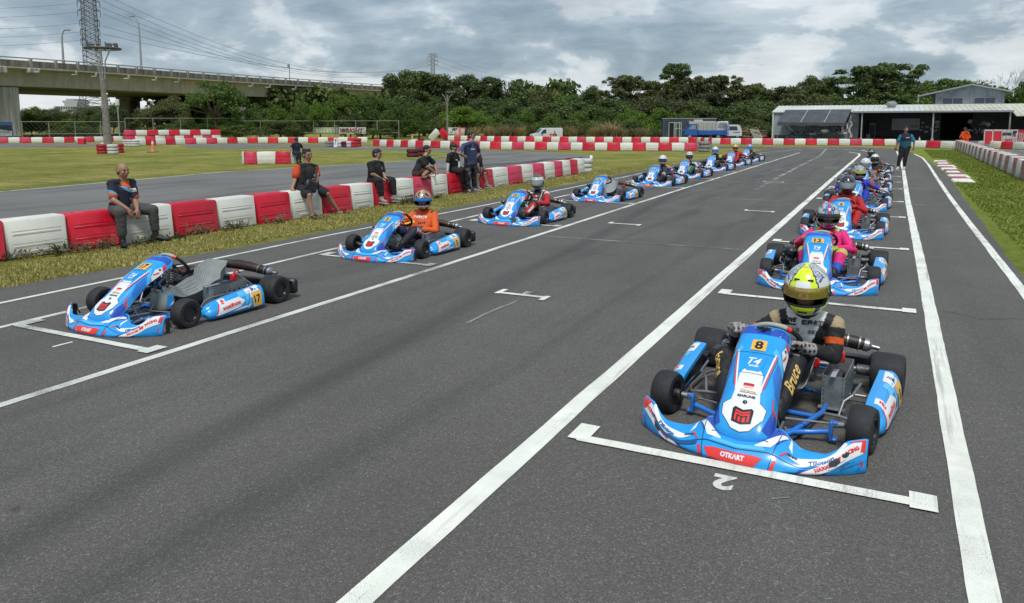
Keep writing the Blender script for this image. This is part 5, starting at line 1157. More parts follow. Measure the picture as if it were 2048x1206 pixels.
print_on(s8, t8, 'chest_print', ['ink'], [dict(text='LOVE', size=.030, width=.085, at=(-.085, .0), bold=.06, shear=.25), dict(text='樂福卡丁車', size=.036, width=.165, at=(.065, -.012), bold=.03, shear=.15), dict(poly=[(-.13, -.030), (-.045, -.034), (-.045, -.026), (-.13, -.022)]), dict(text='益友工程', size=.026, width=.10, at=(-.075, -.062), bold=.005), dict(text='遠嘉實業', size=.026, width=.095, at=(.070, -.072), bold=.005)], nk+V3((-.01, -.55, .075)), fx, (0, .2, 1), fd, off=.006)
a, b = J8['knL'], J8['anL']; ctr = a.lerp(b, .42); ld = (b-a).normalized()
print_on(s8, t8, 'leg_print', ['gold'], [dict(text='Bruce', size=.075, width=.20, at=(0, 0), bold=.02, shear=.25)], ctr+V3((.28, -.26, .46)), (-ld).normalized()*1, V3((-.35, .1, .5)), V3((-.28, .26, -.46)), off=.006)
a, b = J8['knR'], J8['anR']; ctr = a.lerp(b, .30); ld = (b-a).normalized()
print_on(s8, t8, 'leg_print', ['gold'], [dict(text='Bruce', size=.07, width=.18, bold=.02, shear=.2)], ctr+V3((-.35, -.2, .4)), ld, V3((.3, .1, .5)), V3((.35, .2, -.4)), off=.006)
print_on(s8, t8, 'waist_print', ['silverprint'], [dict(text='陳柏儒Bruce', size=.022, width=.13, bold=.01)], V3((.16, .6, .52)), (1, .0, -.15), (0, .3, 1), (0, 1, -.35), off=.006)
# ---- 12
def h12(a, e):
    A = abs(a-.0)
    if e > .26 or (e < -.42 and A < .6):
        q = abs(a)
        if e > 1.3: return (.05, .20, .55)
        if q < .10: return (.62, .03, .05)
        if q < .20: return (.02, .03, .16)
        if q < .30: return (.10, .38, .75)
        if q < .38: return (.02, .03, .16)
        if q < .48: return (.10, .38, .75)
        if q < .54: return (.45, .46, .47)
    v = math.sin(a*7+e*3)+math.sin(e*11-a*4)+math.sin(a*17+e*13)*.6
    return (.50, .50, .49) if v > -.1 else ((.16, .17, .18) if v > -1 else (.03, .03, .035))
t, s, J, Sh = drv(1, 'd12', (1656, 432), h12, dict(torso=PNK, sh=split((.45, PNK), (.75, (.55, .62, .08)), (1.1, (.03, .09, .40))), ua=PNK, fa=PNK, th=split((.88, PNK), (1.1, (.50, .55, .12))), cf=split((.10, (.50, .55, .12)), (.52, PNK), (1.1, (.03, .10, .55)))),
    'person in a bright pink suit and striped silver helmet seated in kart number 12', yl=1.44, hf=(.16, -1, -.06), glove=(.42, .50, .04), vox=.009, k=1.06, vr=(-.08, .30), arms={'wrL': V3((.14, 1.06, .36)), 'elL': V3((.30, 1.30, .33)), 'wrR': V3((-.185, 1.0, .47)), 'elR': V3((-.29, 1.25, .36))})
print_on(s, t, 'chest_print', ['silverprint'], [dict(text='LA', size=.025, at=(.09, -.06)), dict(text='racing', size=.016, at=(.09, -.10))], J['neck']+V3((0, -.5, -.05)), (1, 0, 0), (0, 0, 1), (0, 1, -.1))
print_on(s, t, 'arm_print', ['ink'], [dict(text='LUR', size=.04, width=.10)], J['shL'].lerp(J['elL'], .7)+V3((.4, -.4, .1)), (.6, .6, .6), (-.3, -.3, .8), (-.4, .4, -.1))
# ---- 6
hblk = lambda a, e: (.10, .10, .11) if (math.sin(a*9+e*5)*math.sin(e*13-a*3) > .45 and e > .3) else (.014, .014, .017)
t, s, J, Sh = drv(2, 'd6', (1695, 369), hblk, dict(torso=RED_, sh=split((.5, RED_), (.75, BLK), (.9, WHT), (1.1, BLK)), ua=split((.12, BLK), (1.1, RED_)), fa=RED_, th=RED_, cf=RED_),
    'person in a plain red suit and glossy black helmet seated in kart number 6', yl=1.44, hf=(.04, -1, -.05), vox=.012, glove=(.40, .012, .014), k=1.05, visor='visorc')
hel_print(t, Sh, [dict(text='RACING HELMET', size=.07, width=.75, at=(0, .42), bold=.03)], ['silverprint'])
# ---- 4
hgrey = lambda a, e: (.36, .37, .38) if math.sin(a*6+e*9)+math.sin(e*15-a*5) < 1.1 else (.07, .07, .08)
t, s, J, Sh = drv(3, 'd4', (1718, 345), hgrey, dict(torso=lambda t, co: np.where((np.abs(np.abs(co[:, 0])-.06) < .025)[:, None], np.array(RED_), np.array(BLU)), sh=BLU, ua=split((.5, BLU), (.8, RED_), (1.1, BLU)), fa=split((.5, BLU), (.85, RED_), (1.1, WHT)), th=BLU, cf=BLU),
    'person in a blue and red suit reaching out to both rear tyres', yl=1.44, hf=(.6, -1, -.03), hands='tyres', visor='visory', vr=(-.05, .32), glove=(.5, .5, .52), vox=.013, curl=.3, k=1.06)
# ---- behind
hwht = lambda a, e: (.66, .66, .66)
t, s, J, Sh = drv(4, 'dw1', (1731, 327.5), hwht, dict(torso=GRY, sh=GRY, ua=GRY, fa=split((.5, GRY), (1.1, RED_)), th=RED_, cf=GRY), 'person in a grey and red suit with white helmet behind the driver in blue', yl=1.44, hands='lap', visor='visorc', glove=(.5, .5, .5), vox=.016, k=1.04)
hel_print(t, Sh, [dict(text='arai', size=.08, width=.3, at=(0, .52), bold=.03)], ['silverprint'])
t, s, J, Sh = drv(5, 'dw2', (1750, 318), hwht, dict(torso=wave(BLK, ORG, 45, 1.4), sh=BLK, ua=wave(BLK, ORG, 50, 1.3), fa=BLK, th=BLK, cf=split((.3, ORG), (1.1, BLK))), 'person in a black suit with orange piping and a white helmet near the standing man', yl=1.44, hands='lap', vopen=.25, glove=BLK, vox=.016, k=1.04)
t, s, J, Sh = drv(6, 'ddk', (1743, 305), lambda a, e: (.02, .025, .022) if not (.28 < e < .5 and abs(a) < .8) else (.40, .46, .36), dict(torso=(.03, .035, .04), sh=BLK, ua=BLK, fa=BLK, th=BLK, cf=BLK), 'person in a dark helmet with a pale green brow band, rearmost of the pit-side row', yl=1.44, hands='lap', vox=.018, k=1.04)
# ---- grass-side row
def h5(a, e):
    v = math.sin(a*5+e*4)+math.sin(e*9-a*6)
    if abs(a) < .32 and e > .3: return (.55, .53, .50) if abs(a) < .14 or (e*6) % 1 < .5 else (.18, .015, .02)
    if -.60 < e < -.38 and abs(a) < 1.1: return (.62, .62, .60)
    if e > 0.26: return (.45, .28, .03) if v > -.2 else ((.10, .02, .02) if v > -1 else (.02, .02, .02))
    return (.38, .23, .03) if v > -.4 else (.06, .02, .015)
t, s, J, Sh = drv(8, 'd5', (846, 400), h5, dict(torso=lambda t, co: np.where((co[:, 2] > .235)[:, None], np.array(ORG), np.array((.012, .014, .03))), sh=split((.72, ORG), (.9, BLK), (1.1, ORG)), ua=ORG, fa=ORG, th=(.012, .014, .03), cf=split((.35, (.012, .014, .03)), (1.1, BLK))),
    'person in an orange top and gold helmet with raised blue visor', hf=(.42, -1, -.08), hands='lap', visor='visorb', vr=(.02, .36), glove=(.02, .05, .16), vox=.010, k=1.0, arms={'wrR': V3((-.06, 1.05, .32)), 'elR': V3((-.27, 1.25, .34)), 'elL': V3((.29, 1.36, .27)), 'wrL': V3((.13, 1.12, .31))})
print_on(s, t, 'chest_print', ['white', 'ink', 'plate'], [dict(text='LOVE樂福卡丁車', size=.04, width=.24, at=(0, .0), bold=.03), dict(poly=[(-.15, -.09), (-.05, -.09), (-.05, -.055), (-.15, -.055)], mi=2), dict(poly=[(-.15, -.15), (-.06, -.15), (-.06, -.115), (-.15, -.115)], mi=1), dict(text='益友工程', size=.03, width=.11, at=(.07, -.08), mi=1), dict(text='LOVE RACING', size=.02, width=.12, at=(.07, -.13), mi=1)], J['neck']+V3((0, -.5, -.075)), (1, 0, 0), (0, 0, 1), (0, 1, 0), off=.004)
a, b = J['hipL'], J['knL']; ctr = a.lerp(b, .62)
print_on(s, t, 'leg_print', ['white', 'red'], [dict(text='LOVE', size=.06, width=.13, at=(-.09, 0), bold=.05, shear=.2), dict(text='樂福卡丁車', size=.045, width=.16, at=(.09, .0), bold=.04), dict(poly=[(-.16, -.05), (-.02, -.05), (-.02, -.038), (-.16, -.038)], mi=1)], ctr+V3((.5, -.1, .15)), (0, 1, -.45), (0, .45, 1), (-.5, .1, -.15), off=.004)
h10 = lambda a, e: (.55, .56, .55) if (.34 < e < .75) or e < -.80 else ((.50, .02, .03) if (.20 < e < .34 and abs(a) < 1.3) else (.008, .13, .06))
t, s, J, Sh = drv(9, 'd10', (1097, 361), h10, dict(torso=lambda t, co: np.where((np.abs(np.abs(co[:, 0])-.115) < .008)[:, None] & (co[:, 2] > .25)[:, None], np.array(WHT), np.array(BLK)), sh=split((.35, BLK), (.75, WHT), (1.1, RED_)), ua=split((.2, WHT), (1.1, RED_)), fa=RED_, th=split((.55, WHT), (1.1, BLK)), cf=split((.8, RED_), (1.1, BLK))),
    'person in a black and red suit with a green and white helmet', hf=(.12, -1, -.03), hands='lap', visor='visorc', glove=(.01, .13, .09), vox=.012)
print_on(s, t, 'chest_print', ['red', 'white'], [dict(text='WRIGHT', size=.035, width=.19, at=(0, -.02), bold=.05), dict(text='racing  Karting', size=.02, width=.16, at=(0, -.075), mi=1), dict(poly=[(-.13, .02), (-.05, .02), (-.05, .045), (-.13, .045)], mi=1)], J['neck']+V3((0, -.5, -.07)), (1, 0, 0), (0, 0, 1), (0, 1, 0), off=.005)
a, b = J['knL'], J['anL']
print_on(s, t, 'leg_print', ['white'], [dict(text='WRIGHT', size=.055, width=.20, bold=.05)], a.lerp(b, .45)+V3((.5, -.25, .2)), (a-b).normalized(), (0, -.5, 1), V3((-.5, .25, -.2)), off=.005)
t, s, J, Sh = drv(11, 'dwh', (1332, 319), hwht, dict(torso=NVY, sh=split((.4, NVY), (1.1, (.75, .22, .03))), ua=split((.25, (.75, .22, .03)), (1.1, NVY)), fa=NVY, th=split((.5, NVY), (1.1, BEI)), cf=split((.2, BEI), (.5, NVY), (1.1, BLK))), 'person in a navy suit with orange shoulders and a plain white helmet', hf=(.15, -1, 0), hands='lap', glove=BLK, vox=.015)
t, s, J, Sh = drv(12, 'dgr', (1379, 312), lambda a, e: (.62, .62, .6) if e > .3 and math.sin(a*9)+math.sin(e*12) < .9 else ((.35, .03, .03) if -.6 < e < -.36 else ((.5, .1, .05) if e > .3 else (.55, .52, .5))), dict(torso=wave(WHT, (.45, .46, .45), 20), sh=split((.5, WHT), (1.1, GRN)), ua=wave(GRN, WHT, 30, .5), fa=split((.5, WHT), (1.1, BLK)), th=GRN, cf=GRN), 'person in a white and green suit with a patterned white helmet', hf=(.1, -1, 0), hands='wheel', vox=.016)
t, s, J, Sh = drv(13, 'dbl', (1419, 302.5), hwht, dict(torso=BLK, sh=split((.55, BLK), (1.1, BLK)), ua=split((.25, (.5, .6, .05)), (1.1, BLK)), fa=BLK, th=BLK, cf=BLK), 'person in a black suit with a neon shoulder patch and blue visor', hf=(.1, -1, 0), hands='lap', visor='visorb', glove=(.35, .35, .38), vox=.018)
t, s, J, Sh = drv(14, 'dye', (1475, 295), lambda a, e: (.75, .40, .01), dict(torso=RED_, sh=RED_, ua=RED_, fa=RED_, th=RED_, cf=RED_), 'person in a red suit and all-yellow helmet with arms stretched to the rear wheels', hf=(.05, -1, 0), hands='tyres', glove=RED_, vox=.018)
t, s, J, Sh = drv(15, 'dbw', (1510, 293), lambda a, e: (.60, .61, .62) if e < .3 or math.sin(a*8+e*6) > -.2 else (.03, .08, .35), dict(torso=(.015, .03, .025), sh=BLK, ua=split((.2, (.5, .6, .05)), (1.1, (.015, .03, .025))), fa=BLK, th=(.015, .03, .025), cf=BLK), 'person in a dark green suit with a blue visor, rearmost of the grass-side row', hf=(.05, -1, 0), hands='lap', visor='visorb', glove=(.4, .5, .05), vox=.018)
# ================================================================ people on foot and on the barriers
def jx(X, **q): return {k: GX(v[0], v[1], X+(v[2] if len(v) > 2 else 0)) for k, v in q.items()}
def spectator(label, J, base, face, top=BLK, bottom=(.03, .03, .032), skin=SKIN, sleeve=.72, shorts=None, shoe=BLK, hair_='short', vox=.011, glasses=None, shut=False, hands=None, fat=1., bag=1.06, curl=.3, cat='spectator', sock=None, sandal=False, colfn=None, mouth=True, hk=1., longsleeve=None, handk=1.):
    t = thing('person', label, cat, base); b = V3(base); J = {k: (v-b) for k, v in J.items()}
    pel = (J['hipL']+J['hipR'])/2+V3((0, 0, .03)); chest = pel.lerp(J['neck'], .6); f = V3(face).normalized()
    B = Body(); S = lerp3(skin, (.5, .2, .1), .0)
    B.cap(pel, chest, .11*fat, .12*fat, S); B.cap(chest, J['neck'], .11*fat, .055, S); B.cap(J['neck']-V3((0, 0, .03)), J['head']-V3((0, 0, .06)), .056, .054, S); P_, X = head(B, J['head'], f, (0, 0, 1), hk, S)
    for n in 'LR':
        B.cap(J['neck']-V3((0, 0, .02)), J['sh'+n], .036, .040, S); B.cap(J['sh'+n], J['el'+n], .044*fat, .040, S); B.cap(J['el'+n], J['wr'+n], .042, .027, S)
        hd = hands[n] if hands and n in hands else ((J['wr'+n]-J['el'+n]), f); hand(B, J['wr'+n], hd[0], hd[1], .98*handk, S, curl, side=(1 if n == 'L' else -1))
        B.cap(pel, J['hip'+n], .10*fat, .095, S); B.cap(J['hip'+n], J['kn'+n], .085*fat, .055, S); q = J['kn'+n].lerp(J['an'+n], .33)-f*.02; B.cap(J['kn'+n], q, .052, .054, S); B.cap(q, J['an'+n], .054, .034, S); B.cap(J['an'+n]+V3((0, 0, -.045)), J['toe'+n]-V3((0, 0, .005)), .028 if not sandal else .036, .020 if not sandal else .028, S)
    body = B.build('body', vox*.8, t, 'skin', smooth=2)
    face_parts(t, P_, X, hk, shut=shut, glasses=glasses, mouth=mouth)
    if hair_: hair(t, P_, X, hk, hair_, seed=len(label))
    g = bag; T_ = Body()
    T_.cap(pel-V3((0, 0, .02)), chest, .128*fat*g, .135*fat*g, top); T_.cap(chest, J['neck']-V3((0, 0, .022)), .13*fat*g, .066*g, top)
    for n in 'LR':
        T_.cap(J['hip'+n]+V3((0, 0, .06)), J['sh'+n].lerp(chest, .4)-V3((0, 0, .03)), .092*fat*g, .082*fat*g, top); T_.cap(J['neck']-V3((0, 0, .018)), J['sh'+n]-V3((0, 0, .004)), .058, .060*g, top)
        e = J['sh'+n].lerp(J['el'+n], sleeve); T_.cap(J['sh'+n]-V3((0, 0, .006)), e, .055*fat*g, .064*fat*g, longsleeve or top)
    shirt = T_.build('shirt', vox, t, 'cloth', smooth=2, wr=.007, wrs=8, seed=len(label), colfn=colfn)
    T_ = Body(); 
    for n in 'LR':
        T_.cap(pel-V3((0, 0, .01)), J['hip'+n], .118*fat*g, .110*fat*g, bottom); kn = J['kn'+n] if not shorts else J['hip'+n].lerp(J['kn'+n], shorts)
        T_.cap(J['hip'+n], kn, .104*fat*g, .078*g if not shorts else .088*g, bottom)
        if not shorts: T_.cap(J['kn'+n], J['an'+n]+(J['kn'+n]-J['an'+n]).normalized()*.07, .076*g, .062*g, bottom)
    T_.build('shorts' if shorts else 'trousers', vox, t, 'cloth', smooth=2, wr=.008, wrs=8, seed=3+len(label))
    for n in 'LR':
        T_ = Body(); d = (J['toe'+n]-J['an'+n]); d.z = 0; d.normalize(); bt = J['an'+n]+V3((0, 0, -.055))
        if sandal:
            tp = J['toe'+n]+V3((0, 0, .01)); m = J['an'+n].lerp(J['toe'+n], .6); sdv = d.cross(V3((0, 0, 1)))
            T_.cap(m+sdv*.04+V3((0, 0, -.01)), m-sdv*.04+V3((0, 0, .02)), .018, .018, shoe); T_.cap(bt-d*.03+V3((0, 0, -.005)), J['toe'+n]+d*.04+V3((0, 0, -.025)), .026, .026, shoe)
            m2 = m+d*.045-V3((0, 0, .012)); T_.cap(m2+sdv*.04, m2-sdv*.04+V3((0, 0, .015)), .015, .015, shoe)
        else:
            T_.cap(J['an'+n]+V3((0, 0, .015)), bt, .046, .050, sock or shoe); T_.cap(bt-d*.035, J['toe'+n]+V3((0, 0, 0)), .044, .038, shoe); T_.cap(J['toe'+n], J['toe'+n]+d*.05, .038, .030, shoe)
        T_.build('sandal' if sandal else 'shoe', vox*.85, t, 'leather', smooth=1)
    if not sandal:
        for n in 'LR':
            mb = MB(); d = (J['toe'+n]-J['an'+n]); d.z = 0; d.normalize(); s_ = d.cross(V3((0, 0, 1))); zb = min(J['toe'+n].z, J['an'+n].z-.055)-.038; Xm = Matrix((s_, d, (0, 0, 1))).transposed().to_4x4(); c_ = (J['an'+n]+J['toe'+n])/2+d*.02
            mb.box((0, 0, 0), (.082, (J['toe'+n]-J['an'+n]).length+.13, .018), bev=.008, X=T(c_.x, c_.y, zb)@Xm)
            obj('shoe_sole', mb, 'sole' if shoe[0] > .2 else 'blackp', t)
    return t, shirt, J, P_, X
# bald man on the white block
J = jx(-10.28, head=(245.6, 341, .03), neck=(244, 362), shR=(222, 367), shL=(264, 364), elR=(228, 401, .14), elL=(271, 404, .14), wrR=(256, 419, .30), wrL=(274.5, 419, .30), hipR=(232, 419, .02), hipL=(252, 415, .02), knR=(241, 425, .34), knL=(306, 420, .30), anR=(245, 478, .32), anL=(311, 466, .30), toeR=(248.5, 491, .46), toeL=(330, 478, .42))
def f_bald(co, colr):                                     # orange and blue print on a black tee
    y = co[:, 1]; z = co[:, 2]; x = co[:, 0]
    v = np.sin(y*17+z*9)+np.sin(z*21-y*13+x*8); k = (v > .85) & (z < .96) & (z > .60); colr[k, :3] = (.60, .12, .03)
    v2 = np.sin(y*23+z*31+2)+np.sin(z*17); k = (v2 > 1.6) & (z < .95); colr[k, :3] = (.10, .30, .50); k = (v2 < -1.55) & (z < .93); colr[k, :3] = (.3, .28, .3)
t, s, Jl, P_, X = spectator('bald man in a black and orange tee and grey trousers sitting on the barrier', J, tuple(GX(250, 425, -10.3).xy)+(0,), (1, -.08, -.04), top=(.012, .014, .03), bottom=(.075, .072, .066), skin=(.36, .185, .115), shoe=BLK, hair_='stubble', vox=.010, shut=True, hands={'R': (V3((.35, .30, -.9)), V3((.9, 0, .4))), 'L': (V3((.35, -.12, -.9)), V3((.9, 0, .4)))}, colfn=f_bald, bag=1.05)
print_on(s, t, 'shirt_print', ['white'], [dict(text='Planet', size=.038, width=.11, at=(0, 0), bold=.03), dict(text='Gasworks', size=.018, width=.09, at=(.01, -.032))], Jl['neck']+V3((.6, .085, -.12)), (0, 1, 0), (0, 0, 1), (-1, 0, 0), off=.004)
# man with orange sleeves and a bag
J = jx(-10.22, head=(614.5, 310), neck=(614, 329), shR=(594, 335.5), shL=(631, 334), elR=(590, 359, .0), elL=(634, 356, .12), wrR=(584, 379, .05), wrL=(630, 369, .28), hipR=(600, 378), hipL=(627, 377), knR=(618, 390, .36), knL=(654, 387, .34), anR=(624, 427, .42), anL=(676, 421, .40), toeR=(631, 434.5, .56), toeL=(694, 425, .50))
t, s, Jl, P_, X = spectator('man with messy hair, orange sleeves, black vest and shorts sitting on the barrier in sandals', J, tuple(GX(614, 385, -10.25).xy)+(0,), (.97, -.24, .06), top=(.014, .014, .016), bottom=(.014, .015, .022), skin=(.36, .19, .125), sleeve=.62, longsleeve=(.62, .075, .02), shorts=.86, sandal=True, hair_='messy', vox=.012, glasses='clear', hands={'R': (V3((.55, .35, -.35)), V3((.3, 0, 1))), 'L': (V3((.3, -.8, -.2)), V3((1, 0, .2)))}, fat=1.17, bag=1.08, curl=.5)
print_on(s, t, 'shirt_print', ['white', 'red'], [dict(text='LOVE', size=.055, width=.16, at=(.03, 0), bold=.06), dict(text='樂福', size=.045, width=.16, at=(.05, -.065), bold=.04, mi=1), dict(poly=[(-.09, -.08), (-.01, -.08), (-.01, -.068), (-.09, -.068)])], Jl['neck']+V3((.6, .0, -.20)), (.1, 1, 0), (0, 0, 1), (-1, .1, 0), off=.004)
mb = MB(); c_ = GX(622, 372, -9.93)-V3(t.location); mb.box((0, 0, 0), (.10, .30, .22), bev=.03, X=T(*c_)@rotm('X', -.35)); mb.tube([c_+V3((0, .12, .08)), Jl['shL']+V3((.08, -.02, .03)), Jl['neck']+V3((-.08, .02, 0)), Jl['shR'].lerp(Jl['hipR'], .6)+V3((.1, 0, 0)), c_+V3((.0, -.14, .05))], .013, 8)
bag = obj('shoulder_bag', mb, 'blackp'); bag.location = t.location; props(bag, 'black shoulder bag on the lap of the man with orange sleeves', 'bag')
# young man in black looking along the track
J = jx(-10.22, head=(754, 308.5), neck=(752, 323), shR=(739, 328.5, .08), shL=(763, 327.5, -.06), elR=(744, 347, .15), elL=(766, 347, .05), wrR=(764, 358.5, .26), wrL=(771.5, 357.5, .22), hipR=(744, 361, .04), hipL=(756, 360, -.02), knR=(759, 362, .34), knL=(785, 361, .26), anR=(763, 394, .36), anL=(788, 392, .32), toeR=(769.5, 403, .47), toeL=(798, 399, .42))
t, s, Jl, P_, X = spectator('young man in black tee and track trousers on the red block, phone in hand', J, tuple(GX(752, 363, -10.25).xy)+(0,), (.95, .30, 0), top=(.010, .010, .011), bottom=(.011, .011, .013), skin=(.42, .235, .16), shoe=(.33, .31, .27), hair_='fringe', vox=.012, glasses='clear', hands={'R': (V3((.5, .6, -.3)), V3((.3, 0, 1))), 'L': (V3((.5, .3, -.5)), V3((.5, 0, 1)))}, bag=1.10, curl=.6)
print_on(s, t, 'shirt_print', ['white'], [dict(text='Z', size=.05, bold=.05), dict(text='racing', size=.02, at=(0, -.045))], Jl['neck']+V3((.6, .12, -.14)), (-.2, 1, 0), (0, 0, 1), (-1, -.2, 0), off=.004)
ph = MB(); ph.box((0, 0, 0), (.07, .012, .14), bev=.004, X=rotm('X', 1.2)); o = obj('phone', ph, 'blackp'); o.location = GX(773, 359, -9.93); props(o, 'dark phone held by the young man in black on the red block', 'phone')
# crouching man, cross-legged on the barrier
J = jx(-10.28, head=(854, 300), neck=(848, 314), shR=(841, 321, .10), shL=(858, 316, -.08), elR=(852, 332.5, .22), elL=(869, 328, .02), wrR=(868, 343, .30), wrL=(874, 344, .14), hipR=(833, 347, .06), hipL=(841, 346, -.08), knR=(858, 341, .20), knL=(866, 339, -.02), anR=(846, 351, .30), anL=(858, 352, .10), toeR=(858, 354, .33), toeL=(868, 354, .13))
t, s, Jl, P_, X = spectator('man with glasses in a black tee squatting cross-legged on top of the barrier', J, tuple(GX(840, 350, -10.3).xy)+(0,), (.98, .16, -.12), top=(.010, .010, .011), bottom=(.055, .03, .022), skin=(.37, .20, .13), shorts=.92, sandal=True, hair_='short', vox=.012, glasses='clear', hands={'R': (V3((.4, .3, -1)), V3((.8, .3, .2))), 'L': (V3((.3, .2, -1)), V3((.8, .3, .2)))}, bag=1.08)
# man in the black cap
J = jx(-10.22, head=(907.5, 295), neck=(905.5, 306), shR=(898, 311, .10), shL=(913, 309.5, -.08), elR=(896.3, 327, .10), elL=(917, 324, .0), wrR=(895, 342, .10), wrL=(917.5, 335, .15), hipR=(903, 340, .05), hipL=(909, 339, -.06), knR=(924, 343, .34), knL=(931, 341, .22), anR=(928, 369, .36), anL=(932.5, 368, .26), toeR=(933, 376, .46), toeL=(938, 374, .38))
t, s, Jl, P_, X = spectator('man in a black cap, black tee and white arm sleeves, propped on one hand', J, tuple(GX(905, 345, -10.25).xy)+(0,), (1, .05, 0), top=(.010, .010, .011), bottom=(.016, .016, .018), skin=(.37, .20, .13), shoe=BLK, hair_='short', vox=.013, hands={'R': (V3((.2, -.3, -.5)), V3((.5, -.5, .6)))}, bag=1.06)
B = Body()
for n in 'LR': B.cap(Jl['sh'+n].lerp(Jl['el'+n], .65), Jl['el'+n], .048, .044, (.6, .6, .6)); B.cap(Jl['el'+n], Jl['wr'+n], .046, .033, (.6, .6, .6))
B.build('arm_sleeves', .012, t, 'cloth', smooth=1)
B = Body(); B.ell(P_(0, -.012, .045), (.090, .104, .078), X, BLK); B.cap(P_(-.045, .085, .045), P_(-.05, .155, .030), .016, .010, BLK); B.cap(P_(0, .09, .050), P_(0, .17, .034), .016, .010, BLK); B.cap(P_(.045, .085, .045), P_(.05, .155, .030), .016, .010, BLK); B.build('cap', .009, t, 'leather', smooth=2)
print_on(s, t, 'shirt_print', ['white'], [dict(poly=[(-.06, -.02), (.05, -.045), (.05, -.01), (-.06, .02)])], Jl['neck']+V3((.6, .05, -.17)), (-.1, 1, 0), (0, 0, 1), (-1, -.1, 0), off=.004)
# hidden man behind the standing one
J = jx(-10.25, head=(951, 297), neck=(952, 308), shR=(950, 312, .10), shL=(958, 311, -.12), elR=(955, 326, .12), elL=(962, 322, -.06), wrR=(958, 336, .24), wrL=(963, 336, .1), hipR=(955, 343, .05), hipL=(960, 342, -.08), knR=(956, 350, .36), knL=(970, 347, .30), anR=(955, 370, .38), anL=(973.5, 366.5, .34), toeR=(960, 378, .5), toeL=(979, 373, .42))
spectator('man in navy shorts sitting on the barrier, mostly hidden behind the standing man', J, tuple(GX(957, 345, -10.25).xy)+(0,), (1, .05, 0), top=(.012, .012, .014), bottom=(.012, .013, .028), skin=(.33, .18, .12), shorts=.9, shoe=(.25, .24, .22), vox=.014)
# standing man, hands on hips
J = jx(-9.75, head=(943.3, 271.5), neck=(941, 285), shR=(927, 291, .10), shL=(952, 288.5, -.12), elR=(919, 307, .16), elL=(959, 306, -.2), wrR=(931, 314, .13), wrL=(952.5, 314.5, -.06), hipR=(935, 329, .04), hipL=(947.5, 329, -.06), knR=(936.5, 354, .05), knL=(947.8, 353, -.02), anR=(935.5, 378, .0), anL=(948.5, 376.5, -.04), toeR=(939, 382, .12), toeL=(956, 381, .10))
def f_camo(co, colr):
    z = co[:, 2]; k = z < .80
    v = np.sin(co[:, 0]*33+z*19)+np.sin(z*47-co[:, 1]*29)+np.sin(co[:, 1]*41+z*11); colr[k, :3] = (.022, .023, .03)
t, s, Jl, P_, X = spectator('man standing in a slate blue tee and camouflage trousers, hand on his hip, dark sunglasses', J, tuple(GX(942, 385, -9.75).xy)+(0,), (1, .08, .06), top=(.045, .06, .15), bottom=lambda t, co: np.choose(np.clip(((np.sin(co[:, 0]*33+co[:, 2]*19)+np.sin(co[:, 2]*47-co[:, 1]*29)+np.sin(co[:, 1]*41+co[:, 2]*11)+2.6)/1.3).astype(int), 0, 3)[:, None], [np.array(q)[None, :] for q in ((.008, .008, .010), (.022, .024, .03), (.05, .05, .06), (.16, .16, .17))]), skin=(.36, .19, .125), shoe=(.30, .29, .27), hair_='short', vox=.012, glasses='dark', fat=.92, hands={'R': (V3((-.15, 1, -.1)), V3((1, 0, .3))), 'L': (V3((.2, -1, -.1)), V3((-1, 0, .3)))}, bag=1.03, cat='spectator', hk=.93)
print_on(s, t, 'shirt_print', ['white', 'red'], [dict(text='LOVEDIY', size=.022, width=.11, bold=.05), dict(poly=[(.06, -.015), (.09, -.015), (.09, .015), (.06, .015)], mi=1)], Jl['neck']+V3((.6, .02, -.17)), (-.1, 1, 0), (0, 0, 1), (-1, -.1, 0), off=.004)
# far man on the middle barrier
J = jx(-23.75, head=(592.5, 280.5), neck=(592.5, 286), shR=(586, 288.5), shL=(600, 288.5), elR=(582, 295), elL=(604.5, 295), wrR=(580, 301.5), wrL=(606, 300), hipR=(589, 305.5), hipL=(596, 305.5), knR=(593, 307.5, .4), knL=(600, 307, .4), anR=(594.5, 322, .45), anL=(600, 321, .45), toeR=(596, 325, .6), toeL=(602, 324, .6))
t, s, Jl, P_, X = spectator('man in a dark cap and navy tee alone on the short island barrier', J, tuple(GX(592, 305, -23.8).xy)+(0,), (.7, -.7, 0), top=(.010, .012, .035), bottom=(.012, .013, .02), skin=(.37, .2, .13), shoe=BLK, hair_='short', vox=.02, glasses='dark', cat='spectator')
B = Body(); B.ell(P_(0, -.012, .045), (.095, .11, .08), X, BLK); B.cap(P_(0, .09, .045), P_(0, .17, .03), .02, .012, BLK); B.build('cap', .012, t, 'leather', smooth=1)
# man in teal standing on the lane line
YT = 32.75; jy = lambda **q: {k: GY(v[0], v[1], YT+(v[2] if len(v) > 2 else 0)) for k, v in q.items()}
J = jy(head=(1812, 259), neck=(1811.5, 267.5), shR=(1802, 271.5), shL=(1822.5, 271), elR=(1796.5, 283), elL=(1828, 283), wrR=(1792, 294), wrL=(1827.5, 294), hipR=(1805, 294), hipL=(1815, 294), knR=(1800, 314, -.05), knL=(1811, 314, -.05), anR=(1796, 333.5), anL=(1808.5, 333.5), toeR=(1793.5, 338, -.14), toeL=(1807.5, 338, -.14))
t, s, Jl, P_, X = spectator('man standing on the lane line in a navy shirt with teal sleeves and dark trousers', J, tuple(GY(1808, 339, YT).xy)+(0,), (.45, -.9, 0), top=lambda t, co: np.where((co[:, 2] < 1.12)[:, None], np.array((.012, .10, .15)), np.array((.012, .015, .04))), bottom=(.012, .012, .018), skin=(.34, .18, .12), longsleeve=(.01, .22, .33), sleeve=.8, shoe=(.55, .55, .52), vox=.015, fat=1.12, hair_='short', cat='marshal', bag=1.04)
